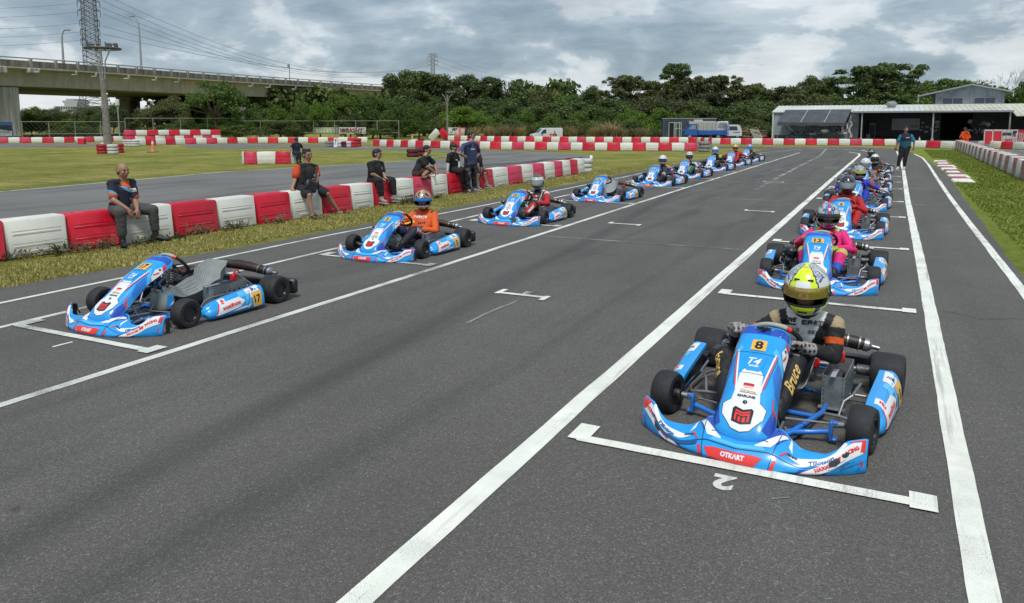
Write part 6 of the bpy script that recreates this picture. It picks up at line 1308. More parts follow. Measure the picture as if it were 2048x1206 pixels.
print_on(s, t, 'shirt_print', ['white'], [dict(text='WRIGHT', size=.03, width=.12, bold=.05)], Jl['neck']+V3((.08, -.6, -.15)), (1, 0, 0), (0, 0, 1), (0, 1, 0), off=.005)
# marshal in orange by the pit wall and the red-shirted person by the van
YT = 63.0
J = jy(head=(1930.5, 258.5), neck=(1930.5, 263), shR=(1925, 265), shL=(1936, 265), elR=(1922.5, 271), elL=(1938, 271), wrR=(1926, 274.5, -.25), wrL=(1932.5, 263, -.2), hipR=(1927, 277), hipL=(1933.5, 277), knR=(1926.5, 285, -.1), knL=(1934, 285, -.1), anR=(1926.5, 291), anL=(1934, 291), toeR=(1926, 293, -.15), toeL=(1934.5, 293, -.15))
t, s, Jl, P_, X = spectator('person in orange overalls and a dark bucket hat standing by the garage', J, tuple(GY(1930, 293, YT).xy)+(0,), (-.1, -1, 0), top=(.72, .075, .01), bottom=(.70, .07, .01), sleeve=1.7, shoe=BLK, vox=.022, fat=1.15, bag=1.2, cat='marshal')
B = Body()
for n in 'LR': B.cap(Jl['sh'+n], Jl['el'+n], .075, .07, (.72, .075, .01)); B.cap(Jl['el'+n], Jl['wr'+n], .07, .055, (.72, .075, .01))
B.build('overall_sleeves', .02, t, 'cloth', smooth=1, wr=.008)
B = Body(); B.ell(P_(0, 0, .06), (.10, .115, .085), X, (.03, .03, .025)); B.ell(P_(0, 0, .035), (.16, .175, .022), X, (.03, .03, .025)); B.build('bucket_hat', .014, t, 'cloth', smooth=1)
DV = GD(1110, 270, 74).y; YT = DV
J = jy(head=(1109.5, 263.5), neck=(1109.5, 267), shR=(1106, 268.5), shL=(1113, 268.5), elR=(1104.5, 272), elL=(1114, 272), wrR=(1107, 274, -.2), wrL=(1112, 274, -.2), hipR=(1108, 276.5), hipL=(1111.5, 276.5), knR=(1108, 281), knL=(1111.5, 281), anR=(1108, 284), anL=(1111.5, 284), toeR=(1108, 286, -.1), toeL=(1111.5, 286, -.1))
spectator('person in a dark red jacket standing against the white ambulance van', J, tuple(GY(1109.5, 286, YT).xy)+(0,), (0, -1, 0), top=(.35, .012, .02), bottom=(.02, .02, .02), sleeve=1.5, vox=.02, shoe=BLK, cat='medic', bag=.8, fat=.75, hk=.75)
# ================================================================ barriers and tyre stacks
M['bred'] = pm('red_barrier_plastic', (.62, .008, .028), .42, var=.08, rnd=.22, c2=(.60, .06, .10), c2s=.9, c2r=(.48, .75))
M['bpink'] = pm('sun_faded_red_plastic', (.58, .045, .10), .5, var=.1, c2=(.50, .02, .05), c2s=1.2)
def dirty(name, c, d, h=.16):
    m = pm(name, c, .5, var=.05, rnd=.08); t = m.node_tree; b = t.nodes['Principled BSDF']; src = b.inputs['Base Color'].links[0].from_socket
    V = N(t, 'ShaderNodeTexCoord').outputs['Object']; sx = N(t, 'ShaderNodeSeparateXYZ'); t.links.new(V, sx.inputs[0])
    z = math_node(t, 'SUBTRACT', sx.outputs[2], math_node(t, 'MULTIPLY', fnoise(t, V, 6, 4, .6), .22))
    f = ramp(t, z, [(0., .75), (h, .25), (.45, .05)]); f2 = ramp(t, fnoise(t, vmap(t, V, (3, 3, .8)), 5, 6, .7), [(.55, 0.), (.72, .5)])
    t.links.new(mixc(t, math_node(t, 'MAXIMUM', f, f2), src, d), b.inputs['Base Color']); return m
M['bwhite'] = dirty('white_barrier_plastic', (.76, .76, .68), (.42, .40, .32)); M['bolder'] = dirty('weathered_red_plastic', (.34, .05, .04), (.30, .22, .17), .25)
M['twhite'] = pm('white_painted_tyre', (.56, .56, .53), .7, c2=(.10, .10, .10), c2s=7, c2r=(.56, .7), bump=.4, bs=30); M['tred'] = pm('red_painted_tyre', (.42, .02, .03), .65, c2=(.12, .02, .02), c2s=6, c2r=(.55, .7), bump=.4, bs=30)
M['tdred'] = pm('dull_red_tyre', (.14, .012, .02), .7, c2=(.04, .01, .012), c2s=5, bump=.4, bs=30); M['tgrey'] = pm('grey_tyre', (.30, .30, .29), .75, c2=(.07, .07, .07), c2s=6, c2r=(.45, .6), bump=.4, bs=30)
def block_mesh(L, h=.52, d=.40):
    mb = MB(); mb.box((0, 0, h/2), (L-.012, d, h), bev=.025, taper=(1, .80))
    for s in (-1, 1):
        for z in (.30, .62):
            y = s*(d/2-.20*d/2*z)
            mb.box((0, y, h*z), (L*.78, .010, .030), bev=.006); mb.box((0, y-s*.004, h*z+.045), (L*.78, .006, .010), bev=.002)
        mb.box((0, s*(d/2-.008), h*.14), (L*.5, .028, .05), bev=.008)
    mb.box((0, 0, h+.002), (L*.6, d*.35, .012), bev=.005)
    return mb
BM = {}
def ordinal(n):
    o = 'first second third fourth fifth sixth seventh eighth ninth tenth eleventh twelfth thirteenth fourteenth fifteenth sixteenth seventeenth eighteenth nineteenth'.split()
    if n <= 19: return o[n-1]
    t = {2: 'twenty', 3: 'thirty', 4: 'forty'}[n//10]; return ({2: 'twentieth', 3: 'thirtieth', 4: 'fortieth'}[n//10]) if n % 10 == 0 else t+'-'+o[n % 10-1]
def block(p, q, mat, label, group, h=.52, d=.40, z=0., side=1):
    """one block with its front lower edge from p to q"""
    p, q = Vector(p[:2]), Vector(q[:2]); L = (q-p).length; a = math.atan2((q-p).y, (q-p).x); key = (mat, h, d)
    if key not in BM: BM[key] = block_mesh(.86, h, d).mesh('barrier_block', mats_of(mat), 40)
    o = bpy.data.objects.new('barrier_block', BM[key]); COL.objects.link(o); c = (p+q)/2+Vector((-(q-p).y, (q-p).x)).normalized()*d/2*side
    o.location = (c.x, c.y, z); o.rotation_euler = (RNG.normal(0, .012), RNG.normal(0, .008), a+RNG.normal(0, .02)); o.scale = (L/.86, 1, 1); return props(o, label, 'barrier', group)
def row(pts, Lb, start, where, group, mats=('bwhite', 'bred'), side=1, h=.52, d=.40, z=0., pattern=None, base=0):
    P_ = [Vector(p[:2]) for p in pts]; cum = [0]
    for i in range(len(P_)-1): cum.append(cum[-1]+(P_[i+1]-P_[i]).length)
    n = max(1, round(cum[-1]/Lb)); cnt = [0, 0]
    def at(s):
        for i in range(len(P_)-1):
            if s <= cum[i+1]+1e-9: return P_[i].lerp(P_[i+1], (s-cum[i])/(cum[i+1]-cum[i]))
        return P_[-1]
    for k in range(n):
        c = (k+start) % 2 if pattern is None else pattern[k % len(pattern)]
        m = mats[c]; cnt[c] += 1
        if m == 'bred' and RNG.random() < .22: m = 'bpink'
        block(at(cum[-1]*k/n), at(cum[-1]*(k+1)/n), m, f"{ordinal(cnt[c])} {('white', 'red')[c]} block {where}", group, h, d, z, side)
# near wall along the grass strip: block edges read off the photo
nb = [-110, 0, 128, 238, 343, 433, 510, 580, 644, 703, 747, 791, 828, 865, 897, 931, 960, 989, 1018, 1046, 1069, 1091, 1111, 1127, 1143, 1157, 1171]
NBX = [-10.50, -10.40, -10.30, -10.2, -10.12, -10.08, -10.05, -10.02, -9.98, -9.96, -9.96, -9.97]+[-9.98]*20
lab = {2: 'red block between the first white one and the bald man', 3: 'white block the bald man in grey trousers sits on', 4: 'red block beyond the bald man, weeds at its foot', 5: 'white block between the two red ones left of the man in sandals',
       6: 'red block touched by the hand of the man with orange sleeves', 7: 'white block under the man with orange sleeves', 8: 'red block beside the outstretched leg of the man in sandals', 9: 'white block between the man in sandals and the young man in black',
       10: 'red block under the young man in black track trousers', 11: 'white block between the young man in black and the squatting man', 12: 'faded red block under the squatting man with glasses', 13: 'white block between the squatting man and the man in the cap',
       14: 'red block under the man in the black cap', 15: 'white block hidden behind the standing man in camouflage trousers', 16: 'red block behind the bare leg of the seated man in navy shorts'}
for i in range(len(nb)-1):
    p, q = GX(nb[i], HY+60, NBX[i]), GX(nb[i+1], HY+60, NBX[min(i+1, len(NBX)-1)])
    red = i % 2 == 0; m = 'bred' if red else 'bwhite'
    if i in (12, 18, 20, 22): m = 'bpink'
    lb = lab.get(i, f"{ordinal((i-16+1)//2+1 if i > 16 else i+1)} {'red' if red else 'white'} block " + ('past the standing man, towards the near tyre stack' if i > 16 else 'at the cropped end of the near barrier'))
    block(p, q, m, lb, 'barrier blocks along the grass strip', h=.53, side=1, d=.42)
def tyre_stack(p, n, mat, label, R=.27, w_=.17, group='painted tyre stacks'):
    t = thing('tyre_stack', label, 'tyre stack', (p[0], p[1], 0), RNG.uniform(0, 6), group); key = (mat, R, w_)
    if key not in BM:
        mb = MB(); h = w_/2; mb.lathe([(R*.55, -h*.8), (R*.72, -h), (R*.93, -h*.85), (R, -h*.45), (R*1.005, 0), (R, h*.45), (R*.93, h*.85), (R*.72, h), (R*.55, h*.8)], (0, 0, 0), (0, 0, 1), 24, closed=True); BM[key] = mb.mesh('tyre', mats_of(mat))
    for k in range(n): o = obj('tyre', BM[key], None, t); o.location = (RNG.normal(0, .012), RNG.normal(0, .012), w_*(k+.5))
    return t
pe = GX(1176, HY+60, -9.95); tyre_stack((pe.x-.15, pe.y+.12), 3, 'twhite', 'stack of three white tyres ending the near barrier by the track grass')
# barrier between hairpin and track
row([G(*q) for q in ((745, 292.5), (860, 296.2), (985, 298.6), (1185, 301.2), (1395, 302.2))], .84, 1, 'from the white tyres, in the barrier behind the hairpin', 'barrier blocks behind the hairpin')
tyre_stack(G(1408, 303.5), 3, 'tgrey', 'stack of worn grey tyres ending the hairpin barrier, beside the blue-visored driver', R=.36, w_=.22)
row([G(*q) for q in ((272, 291.3), (365, 288.8), (500, 286.5), (735, 285.7))], .88, 0, 'from the white tyre cube, in the barrier across the island road', 'barrier blocks across the island road')
for j in range(3): tyre_stack(G(253+j*9, 292.3+.2*j), 3, 'twhite', ('near', 'middle', 'far')[j]+' white stack in the tyre cube left of the orange cone', R=.30)
row([G(*q) for q in ((-30, 286.8), (120, 285.8), (246, 283.2))], .9, 0, 'from the billboard, in the far barrier under the bridge', 'barrier blocks under the bridge')
a, b = G(250, 282.5), G(442, 279.6)
row([a, b], 1.0, 1, 'in the lower tier of the double-height wall', 'blocks of the double-height wall', h=.55); row([a, b], 1.05, 1, 'in the upper tier of the double-height wall', 'blocks of the double-height wall', h=.55, z=.55, mats=('tgreyw', 'bred') if False else ('bwhite', 'bred'))
row([G(*q) for q in ((895, 281.5), (1000, 283.4), (1200, 285.2), (1390, 286.2), (1425, 288.6), (1600, 290.2), (1792, 291.5))], .86, 0, 'from the PIT board, in the farthest barrier before the trees', 'barrier blocks of the farthest row', d=.42)
row([G(1822, 295.5), G(1860, 296.2), G(1906, 297.6)], 1.0, 0, 'from the standing man, in the short row by the pit wall', 'barrier blocks beside the standing man')
# pit wall running towards the camera
pa_, pb_ = G(1908, 298), G(2080, 377); row([pa_, pb_], 1.02, 0, 'from the garage end of the long pit wall', 'weathered blocks of the pit wall', mats=('bwhite', 'bolder'), side=1, h=.62, d=.55)
row([G(1955, 296), G(2100, 302)], .95, 0, 'from the pit entry, in the row below the pit lane sign', 'barrier blocks below the pit lane sign', pattern=[0, 0, 1, 0, 1, 0, 1])
# short barrier on the island with the seated man
a, b = G(484, 329), G(589, 328); pts = [0, .045, .28, .64, .93, 1.]
for k, (m, lb) in enumerate((('bwhite', 'narrow white end piece of the short island barrier'), ('bpink', 'faded red block of the short island barrier'), ('bwhite', 'long white block in the middle of the short island barrier'), ('bred', 'bright red block beside the man sitting on the island'), ('bwhite', 'white end piece under the man sitting on the island'))): block(a.lerp(b, pts[k]), a.lerp(b, pts[k+1]), m, lb, 'blocks of the short island barrier', h=.55)
# tyres round the light pole
for (px, py, m, lb) in ((204, 307.5, 'tred', 'red tyre stack round the floodlight pole, on its near left'), (226, 308, 'twhite', 'white tyre stack in front of the floodlight pole'), (238, 306, 'tred', 'red tyre stack half hidden behind the white one at the pole'), (212, 303, 'twhite', 'white tyre stack behind the red one at the pole')): tyre_stack(G(px, py), 3, m, lb, R=.30, w_=.19)
for (px, py, n, m, lb) in ((658, 294, 2, 'tgrey', 'grey tyres behind the number seven board'), (668, 293.5, 2, 'tgrey', 'second grey tyre pair behind the number seven board'), (682, 294, 2, 'twhite', 'white tyres just past the number seven board'), (690, 294.2, 2, 'tdred', 'dark red tyres between two white pairs'), (699, 294.2, 2, 'twhite', 'white tyres between dark red pairs'), (708, 294.2, 2, 'tred', 'red tyres touching the hairpin barrier'), (715, 293.5, 3, 'tred', 'taller red tyres at the start of the hairpin barrier'), (826, 314, 2, 'tdred', 'dark red tyre pair at the island tip, nearer one'), (843, 312, 2, 'tdred', 'dark red tyre pair at the island tip, farther one')): tyre_stack(G(px, py), n, m, lb, R=.34 if px > 800 else .30, w_=.22)
r = random.Random(5)
for k, px in enumerate((755, 768, 779, 790, 803, 818, 829, 842, 853)): tyre_stack(G(px, 285.5+r.uniform(-.4, .4)), r.choice((1, 2)), r.choice(('tdred', 'twhite', 'tgrey')), f"{ordinal(k+1)} loose tyre pile from the WRIGHT banner, against the bushes", R=.33, group='loose tyre piles before the bushes')
o = block(G(155, 288.5), G(168, 288.5), 'bred', 'red block pulled out of line in the far barrier under the bridge', 'barrier blocks under the bridge')
# a tumbled red block
mb = block_mesh(1.2, .7, .5); o = obj('barrier_block', mb, 'bred'); o.location = G(883, 281)+Vector((0, 0, .45)); o.rotation_euler = (.5, .9, .6); props(o, 'red block tipped on end in front of the bushes by the PIT board', 'barrier', 'tumbled blocks'); 
mb = block_mesh(1.2, .7, .5); o = obj('barrier_block', mb, 'bwhite'); o.location = G(874, 281)+Vector((0, 0, .35)); o.rotation_euler = (.3, -.8, .2); props(o, 'white block leaning against the tipped red one', 'barrier', 'tumbled blocks')
# cones
M['cone'] = pm('cone_orange', (.55, .20, .09), .6); M['conered'] = pm('cone_red', (.65, .06, .03), .6)
def cone(p, h, mat, label):
    t = thing('traffic_cone', label, 'cone', p); mb = MB(); mb.lathe([(h*.22, .03), (h*.20, .06), (h*.09, h*.66)], (0, 0, 0), (0, 0, 1), 18); mb.lathe([(h*.055, h*.85), (h*.035, h), (.001, h+.005)], (0, 0, 0), (0, 0, 1), 18); obj('cone_body', mb, mat, t)
    mb = MB(); mb.lathe([(h*.092, h*.66), (h*.056, h*.85)], (0, 0, 0), (0, 0, 1), 18); obj('white_band', mb, 'bwhite', t); mb = MB(); mb.box((0, 0, .018), (h*.66, h*.66, .036), bev=.01); obj('cone_base', mb, 'blackp', t)
cone(G(306, 304.5), .80, 'cone', 'faded orange traffic cone with a black base on the island grass')
cone(G(1838, 292), .75, 'conered', 'red traffic cone behind the shoulder of the standing man'); cone(G(824.5, 284), .7, 'cone', 'small orange cone among the loose tyres by the bushes')
# weeds at the foot of the near wall
M['weed'] = leafmat('weed_leaf', (.045, .06, .02), (.08, .09, .04), (.16, .13, .08), .2); M['straw'] = leafmat('dry_stem', (.16, .12, .06), (.28, .22, .13), (.36, .30, .18), .2)
def weed(name, p, h, w_, n, mat, label, seed, kind='plant'):
    r = np.random.default_rng(seed); V = []; F_ = []
    for i in range(n):
        a = r.uniform(0, 2*PI); ln = r.uniform(.2, 1.)*w_; hh = h*r.uniform(.4, 1.); b0 = np.array([r.normal(0, w_*.35), r.normal(0, w_*.6), 0]); tip = b0+np.array([math.cos(a)*ln*.5, math.sin(a)*ln, hh])
        for k in range(7):
            t = r.uniform(.2, 1); c = b0*(1-t)+tip*t; s = r.uniform(.008, .020); u = r.normal(0, 1, 3); u /= np.linalg.norm(u); v_ = np.cross(u, r.normal(0, 1, 3)); v_ /= np.linalg.norm(v_)
            o = len(V); V += [c-u*s*1.6, c-v_*s*.6, c+u*s*1.6, c+v_*s*.6]; F_.append((o, o+1, o+2, o+3))
        o = len(V); V += [b0-[.002, 0, 0], b0+[.002, 0, 0], tip]; F_.append((o, o+1, o+2))
    me = bpy.data.meshes.new(name); me.from_pydata([tuple(v) for v in V], [], F_); me.materials.append(M[mat]); o = bpy.data.objects.new(name, me); COL.objects.link(o); o.location = (p[0], p[1], 0); return props(o, label, kind, 'weeds at the foot of the near barrier')
for k, (px, py, h, w_, n, mt, lb) in enumerate(((15, 521, .16, .22, 40, 'weed', 'low weed clump at the cropped end of the near barrier'), (60, 516, .14, .18, 30, 'straw', 'brownish weeds before the first white block'), (118, 510, .22, .16, 45, 'weed', 'tall green weed where the first white and red blocks meet'), (165, 505, .17, .16, 34, 'straw', 'dry weed in front of the first red block'), (212, 499, .22, .14, 40, 'straw', 'dry bushy weed beside the bald man'), (290, 490, .13, .2, 30, 'weed', 'low green weed between the feet of the bald man'), (350, 480, .14, .15, 24, 'weed', 'weed past the shoe of the bald man'), (398, 470, .22, .22, 45, 'straw', 'reddish dry weed before the second red block'), (470, 461, .20, .22, 42, 'weed', 'grey green weed before the second white block'), (555, 448, .20, .20, 40, 'straw', 'arching dry grass before the third red block'), (640, 440, .1, .14, 20, 'straw', 'dry grass by the nearer sandal'), (810, 410, .22, .12, 36, 'weed', 'tall weed between the young man and the squatting man'), (826, 408, .24, .10, 30, 'weed', 'feathery weed touching the faded red block'), (875, 398, .15, .12, 24, 'weed', 'small weed before the white block by the cap man'), (945, 388, .10, .14, 22, 'straw', 'dry grass at the feet of the standing man'))):
    weed('weed', G(px, py), h, w_, n, mt, lb, 50+k)
# ================================================================ bridge, poles, pylons, lines
def streaky(name, c, d, s=(1, 1, .12)):
    m = bpy.data.materials.new(name); m.use_nodes = True; t = m.node_tree; b = t.nodes['Principled BSDF']; V = N(t, 'ShaderNodeTexCoord').outputs['Object']
    n1 = fnoise(t, V, .35, 5, .6); n2 = fnoise(t, vmap(t, V, s), 1.6, 6, .7); n3 = fnoise(t, V, 6, 4, .6)
    colr = mixc(t, ramp(t, n2, [(.42, 0.), (.62, .85)]), ramp(t, n1, [(.3, tuple(x*.8 for x in c)), (.7, c)]), d); colr = mixc(t, 1., colr, ramp(t, n3, [(.3, .85), (.7, 1.08)]), 'MULTIPLY')
    t.links.new(colr, b.inputs['Base Color']); b.inputs['Roughness'].default_value = .9; bn = N(t, 'ShaderNodeBump'); bn.inputs['Strength'].default_value = .3; bn.inputs['Distance'].default_value = .03; t.links.new(n3, bn.inputs['Height']); t.links.new(bn.outputs[0], b.inputs['Normal']); return m
M['conc'] = streaky('bridge_concrete', (.50, .46, .39), (.34, .31, .26)); M['concd'] = streaky('stained_parapet', (.26, .24, .19), (.08, .075, .06), (1, 1, .3)); M['concl'] = streaky('pale_concrete', (.55, .53, .47), (.18, .17, .15), (1.2, 1.2, .10))
M['galv'] = pm('galvanised_steel', (.36, .37, .37), .5, metal=.5, rnd=.1); M['dsteel'] = pm('dark_lattice_steel', (.10, .10, .105), .6, metal=.3); M['bolt'] = M['dsteel']
M['lineblk'] = pm('power_line', (.20, .23, .26), .6); M['woodp'] = pm('concrete_pole', (.22, .20, .17), .85, c2=(.13, .12, .10), c2s=3, bump=.3, bs=20)
BR = thing('bridge', 'long concrete road bridge crossing behind the trees with dark parapets and white rail', 'bridge', tuple(G(200, 127, 9.5).xy)+(0,))
_bx = [(-560, 80), (-260, 95), (-60, 108), (0, 112.5), (67, 117.7), (112, 120), (155, 123.7), (196, 127), (235, 130), (273, 132.7), (308, 136), (342, 138.8), (375, 141.5), (406, 144), (436, 146.3), (466, 148.6), (494, 150.8), (520, 152.8), (546, 154.6), (571, 156.2), (596, 157.8), (619, 159.6), (641, 161.3), (662, 162.9), (684, 164.5), (704, 166), (723, 167.3), (742, 168.5), (760, 169.6), (790, 171.4), (850, 174.5), (930, 178)]
BO = BR.location.copy(); ZR = 9.50
bp = [G(x, y, ZR) for x, y in _bx]
for _ in range(2): bp = [bp[0]]+[(bp[i-1]+bp[i]*2+bp[i+1])/4 for i in range(1, len(bp)-1)]+[bp[-1]]
bn_ = []
for i in range(len(bp)):
    d = (bp[min(i+1, len(bp)-1)]-bp[max(i-1, 0)]); d.z = 0; d.normalize(); n = Vector((-d.y, d.x, 0)); n = n if n.dot(bp[i]-_C) > 0 else -n; bn_.append(n)
def sweep(mb, prof, i0=0, i1=None, mi=0):                 # prof: (away from the camera, height) closed outline
    i1 = len(bp)-1 if i1 is None else i1; rows = []
    for i in range(i0, i1+1): rows.append([Vector((bp[i].x, bp[i].y, 0))+bn_[i]*o+Vector((0, 0, z))-BO for o, z in prof])
    mb.grid(rows, mi, wrap=True); k = len(prof); base = len(mb.v)-k*len(rows); mb.f += [tuple(range(base, base+k)), tuple(range(base+k*(len(rows)-1), base+k*len(rows)))[::-1]]; mb.m += [mi, mi]
mb = MB(); sweep(mb, [(.85, 8.25), (1.05, 8.0), (1.35, 6.22), (9.2, 6.22), (9.2, 8.25)]); obj('girder', mb, 'conc', BR)
mb = MB(); sweep(mb, [(15., 8.25), (15., 6.4), (24, 6.22), (27.5, 6.22), (27.5, 8.25)]); obj('girder', mb, 'conc', BR)
mb = MB(); sweep(mb, [(-.12, 8.42), (-.12, 8.25), (.9, 8.05), (28.5, 8.05), (28.5, 8.42)]); obj('deck_slab', mb, 'conc', BR)
for i in range(2, len(bp)-2):
    a, b = bp[i], bp[i+1]; d = (b-a); L = math.hypot(d.x, d.y); ang = math.atan2(d.y, d.x); mb = MB(); mb.box((L/2, 0, 0), (L-.30, .18, .78), bev=.02)
    o = obj('parapet_panel', mb, 'concd', BR); o.location = Vector((a.x, a.y, 8.81))-BO; o.rotation_euler = (0, 0, ang)
    mb = MB(); mb.box((0, 0, .12), (.34, .26, 1.05), bev=.03); o = obj('parapet_post', mb, 'concl', BR); o.location = Vector((a.x, a.y, 8.82))-BO; o.rotation_euler = (0, 0, ang)
mb = MB(); mb.tube([Vector((p.x, p.y, ZR))-BO for p in bp[1:]], .075, 8); obj('hand_rail', mb, 'galv', BR)
mb = MB(); mb.tube([Vector((p.x, p.y, ZR))+bn_[i+1]*27-BO for i, p in enumerate(bp[1:])], .075, 8); obj('hand_rail', mb, 'galv', BR)
for px, py in ((83, 143.5), (158, 149), (198, 152.5), (263, 157), (318, 160), (364, 164), (510, 172), (545, 174.5), (596, 178), (634, 180), (672, 183)):
    p = G(px, py, 7.55); mb = MB(); n = bn_[min(range(len(bp)), key=lambda i: (bp[i]-p).length)]; base = p+n*1.05-BO; tp = base-n*.55; mb.tube([base+n*.3, tp, tp+Vector((0, 0, .42))], .085, 8); mb.box(tuple(tp+Vector((0, 0, .25))), (.2, .2, .3), bev=.04); obj('drain_spout', mb, 'concl', BR)
def pier(px, dback, wide, deep, zt, mat, cap_=True):
    i = min(range(len(bp)), key=lambda k: abs(_bx[k][0]-px)); c = Vector((bp[i].x, bp[i].y, 0))+bn_[i]*dback-BO; d = (bp[i+1]-bp[i-1]); ang = math.atan2(d.y, d.x); X = T(c.x, c.y, 0)@rotm('Z', ang)
    mb = MB(); mb.box((0, 0, zt/2), (wide, deep, zt), bev=.25, X=X)
    if cap_: mb.box((0, 0, zt-.35), (wide*1.05, deep*1.6, .7), bev=.1, X=X)
    for k in (-.25, .25): mb.box((k*wide, -deep/2, zt/2-.4), (.25, .14, zt-1), bev=.05, X=X)
    obj('pier', mb, mat, BR)
pier(0, 3.2, 5.6, 3.2, 6.25, 'concl', False); 
for px_, D_, w_, d_, m_ in ((252, 128, 1.7, 1.6, 'conc'), (270, 130, 1.6, 1.8, 'concd'), (477, 124, 1.9, 1.8, 'concl')):
    c = bearing(px_, D_)-BO; c.z = 0; mb = MB(); mb.box((0, 0, 3.1), (w_, d_, 6.2), bev=.12, X=T(c.x, c.y, 0)@rotm('Z', YAW+.2)); mb.box((0, 0, 5.9), (w_*1.3, d_*1.3, .7), bev=.1, X=T(c.x, c.y, 0)@rotm('Z', YAW+.2)); obj('pier', mb, m_, BR)
i = 4; mb = MB(); p = bp[4]; mb.box(tuple(Vector((p.x, p.y, 8.05))+bn_[4]*.3-BO), (1.6, 1., .55), bev=.05); mb.box(tuple(Vector((bp[3].x, bp[3].y, 7.95))+bn_[3]*.4-BO), (2.4, .9, .7), bev=.05); obj('expansion_joint', mb, 'concl', BR)
def lamp(px, h, arm, label, zr=ZR):
    i = min(range(len(bp)), key=lambda k: abs(_bx[k][0]-px)); p = G(px, np.interp(px, [q[0] for q in _bx], [q[1] for q in _bx]), ZR)+bn_[i]*.7; t = thing('street_lamp', label, 'street lamp', (p.x, p.y, 8.42), 0, 'street lamps on the bridge')
    s = Vector((-math.cos(YAW), -math.sin(YAW), 0))*arm; mb = MB(); mb.tube([(0, 0, 0), (0, 0, h*.72), s*.06+V3((0, 0, h*.86)), s*.35+V3((0, 0, h*.97)), s*.8+V3((0, 0, h))], [.15, .11, .09, .07, .06], 8); obj('lamp_post', mb, 'galv', t)
    mb = MB(); mb.ball((0, 0, 0), (.5, .22, .12), 10, X=T(*(s*1.0+V3((0, 0, h))))@rotm('Z', YAW)); obj('lamp_head', mb, 'galv', t); mb = MB(); mb.box((0, 0, .7), (.35, .3, 1.2), bev=.05); obj('lamp_box', mb, 'concl', t)
lamp(134, 4.9, -.75, 'curved street lamp on the bridge, left of the big lattice pylon'); lamp(290, 8.0, .9, 'taller curved street lamp on the bridge, right of the big lattice pylon')
p = G(581, 157, ZR)+bn_[19]*.2; t = thing('road_mirror', 'round mirror sign on a thin post on the bridge', 'road sign', (p.x, p.y, 8.42)); mb = MB(); mb.tube([(0, 0, 0), (0, 0, 3.6)], .07, 8); obj('sign_post', mb, 'galv', t); mb = MB(); mb.lathe([(.02, 0), (.42, 0), (.42, .08), (.02, .1)], (0, -.1, 3.2), (-.3, -1, 3.2), 20); obj('sign_disc', mb, 'galv', t)
# ---- pylons
def pylon(base, H_, W0, W1, arms, label, bays=16, r=.09, mat='dsteel', wb=.35):
    t = thing('pylon', label, 'pylon', base); mb = MB(); X = rotm('Z', YAW+.25)
    def corner(k, z):
        f = z/H_; w_ = W0+(W1-W0)*min(1, f/wb)**.8 if f < wb else W1*(1-.25*(f-wb)/(1-wb)); return X@V3((w_/2*(1, 1, -1, -1)[k], w_/2*(1, -1, -1, 1)[k], z))
    zs = [H_*(i/bays)**.9 for i in range(bays+1)]
    for k in range(4): mb.tube([corner(k, z) for z in zs], r, 4)
    obj('pylon_legs', mb, mat, t); mb = MB()
    for i in range(bays):
        for k in range(4):
            k2 = (k+1) % 4; a0, a1, b0, b1 = corner(k, zs[i]), corner(k, zs[i+1]), corner(k2, zs[i]), corner(k2, zs[i+1]); mb.tube([a0, b1], r*.55, 4, caps=False); mb.tube([b0, a1], r*.55, 4, caps=False); mb.tube([a1, b1], r*.5, 4, caps=False)
            m_ = (a0+b1)/2; mb.tube([(a0+a1)/2, m_], r*.4, 4, caps=False)
    obj('lattice_bracing', mb, mat, t)
    for z, L in arms:
        mb = MB()
        for s in (-1, 1):
            tip = X@V3((s*L, 0, z)); 
            for y in (-1, 1): mb.tube([X@V3((s*W1*.4, y*W1*.4, z)), tip], r*.6, 4); mb.tube([X@V3((s*W1*.4, y*W1*.4, z+L*.28)), tip], r*.5, 4)
            mb.tube([tip, tip-V3((0, 0, 1.2))], r*.9, 5)
        obj('cross_arm', mb, mat, t)
    return t, X
pb = bearing(192, 150); pz = zat(192, -60, pb)
PY1, PX1 = pylon(pb, pz, 7.5, 2.6, [(zat(192, y, pb), 1.75) for y in (79, 60, 42)]+[(zat(192, y, pb), 2.0) for y in (22, 4, -20)], 'huge dark lattice pylon rising behind the bridge and out of the picture', bays=30, r=.075)
pb2 = bearing(867, 330); pylon(pb2, zat(867, 107, pb2), 5, 1.8, [(zat(867, y, pb2), 2.2) for y in (114, 122, 130)]+[(zat(867, 109, pb2), 1.8)], 'green-grey lattice pylon above the dark trees', bays=18, r=.13, mat='galv')
pb3 = bearing(1136, 480); pylon(pb3, zat(1136, 156, pb3), 4, 1.6, [(zat(1136, y, pb3), 1.7) for y in (159, 165, 171)], 'small distant lattice pylon between the tree tops', bays=14, r=.16, mat='galv')
def cable(a, b, sag, r=.04):
    pts = [a.lerp(b, t)-V3((0, 0, sag*4*t*(1-t))) for t in np.linspace(0, 1, 20)]; mb = MB(); mb.tube(pts, r, 4); return obj('power_line', mb, 'lineblk')
def pl_(a, b, sag, r, label): o = cable(a, b, sag, r); props(o, label, 'power line', 'power lines strung from the big pylon')
for k, y in enumerate((4, 22, 45, 62, 79)): pl_(GD(176, y, 150), GD(-260, y+7, 150), 1.0, .035, f"{ordinal(k+1)} power line down from the top, running left from the big pylon")
for k, (y0, yb, ym) in enumerate(((-12, 116, 0), (2, 118, 0), (16, 121, 0), (28, 124, 0), (52, 131, 0), (68, 131.5, 0))): pl_(GD(206, y0, 150), GD(861 if k < 4 else 858, yb, 330), (10.5, 10.5, 10, 9.5, 6, 5)[k], .042, f"{ordinal(k+1)} power line down, swooping from the big pylon to the farther one")
for k, y in enumerate((111, 121, 131)): pl_(GD(874, y, 330), GD(1130, 158+6*k, 480), 5, .05, f"{ordinal(k+1)} power line down, right of the green-grey pylon")
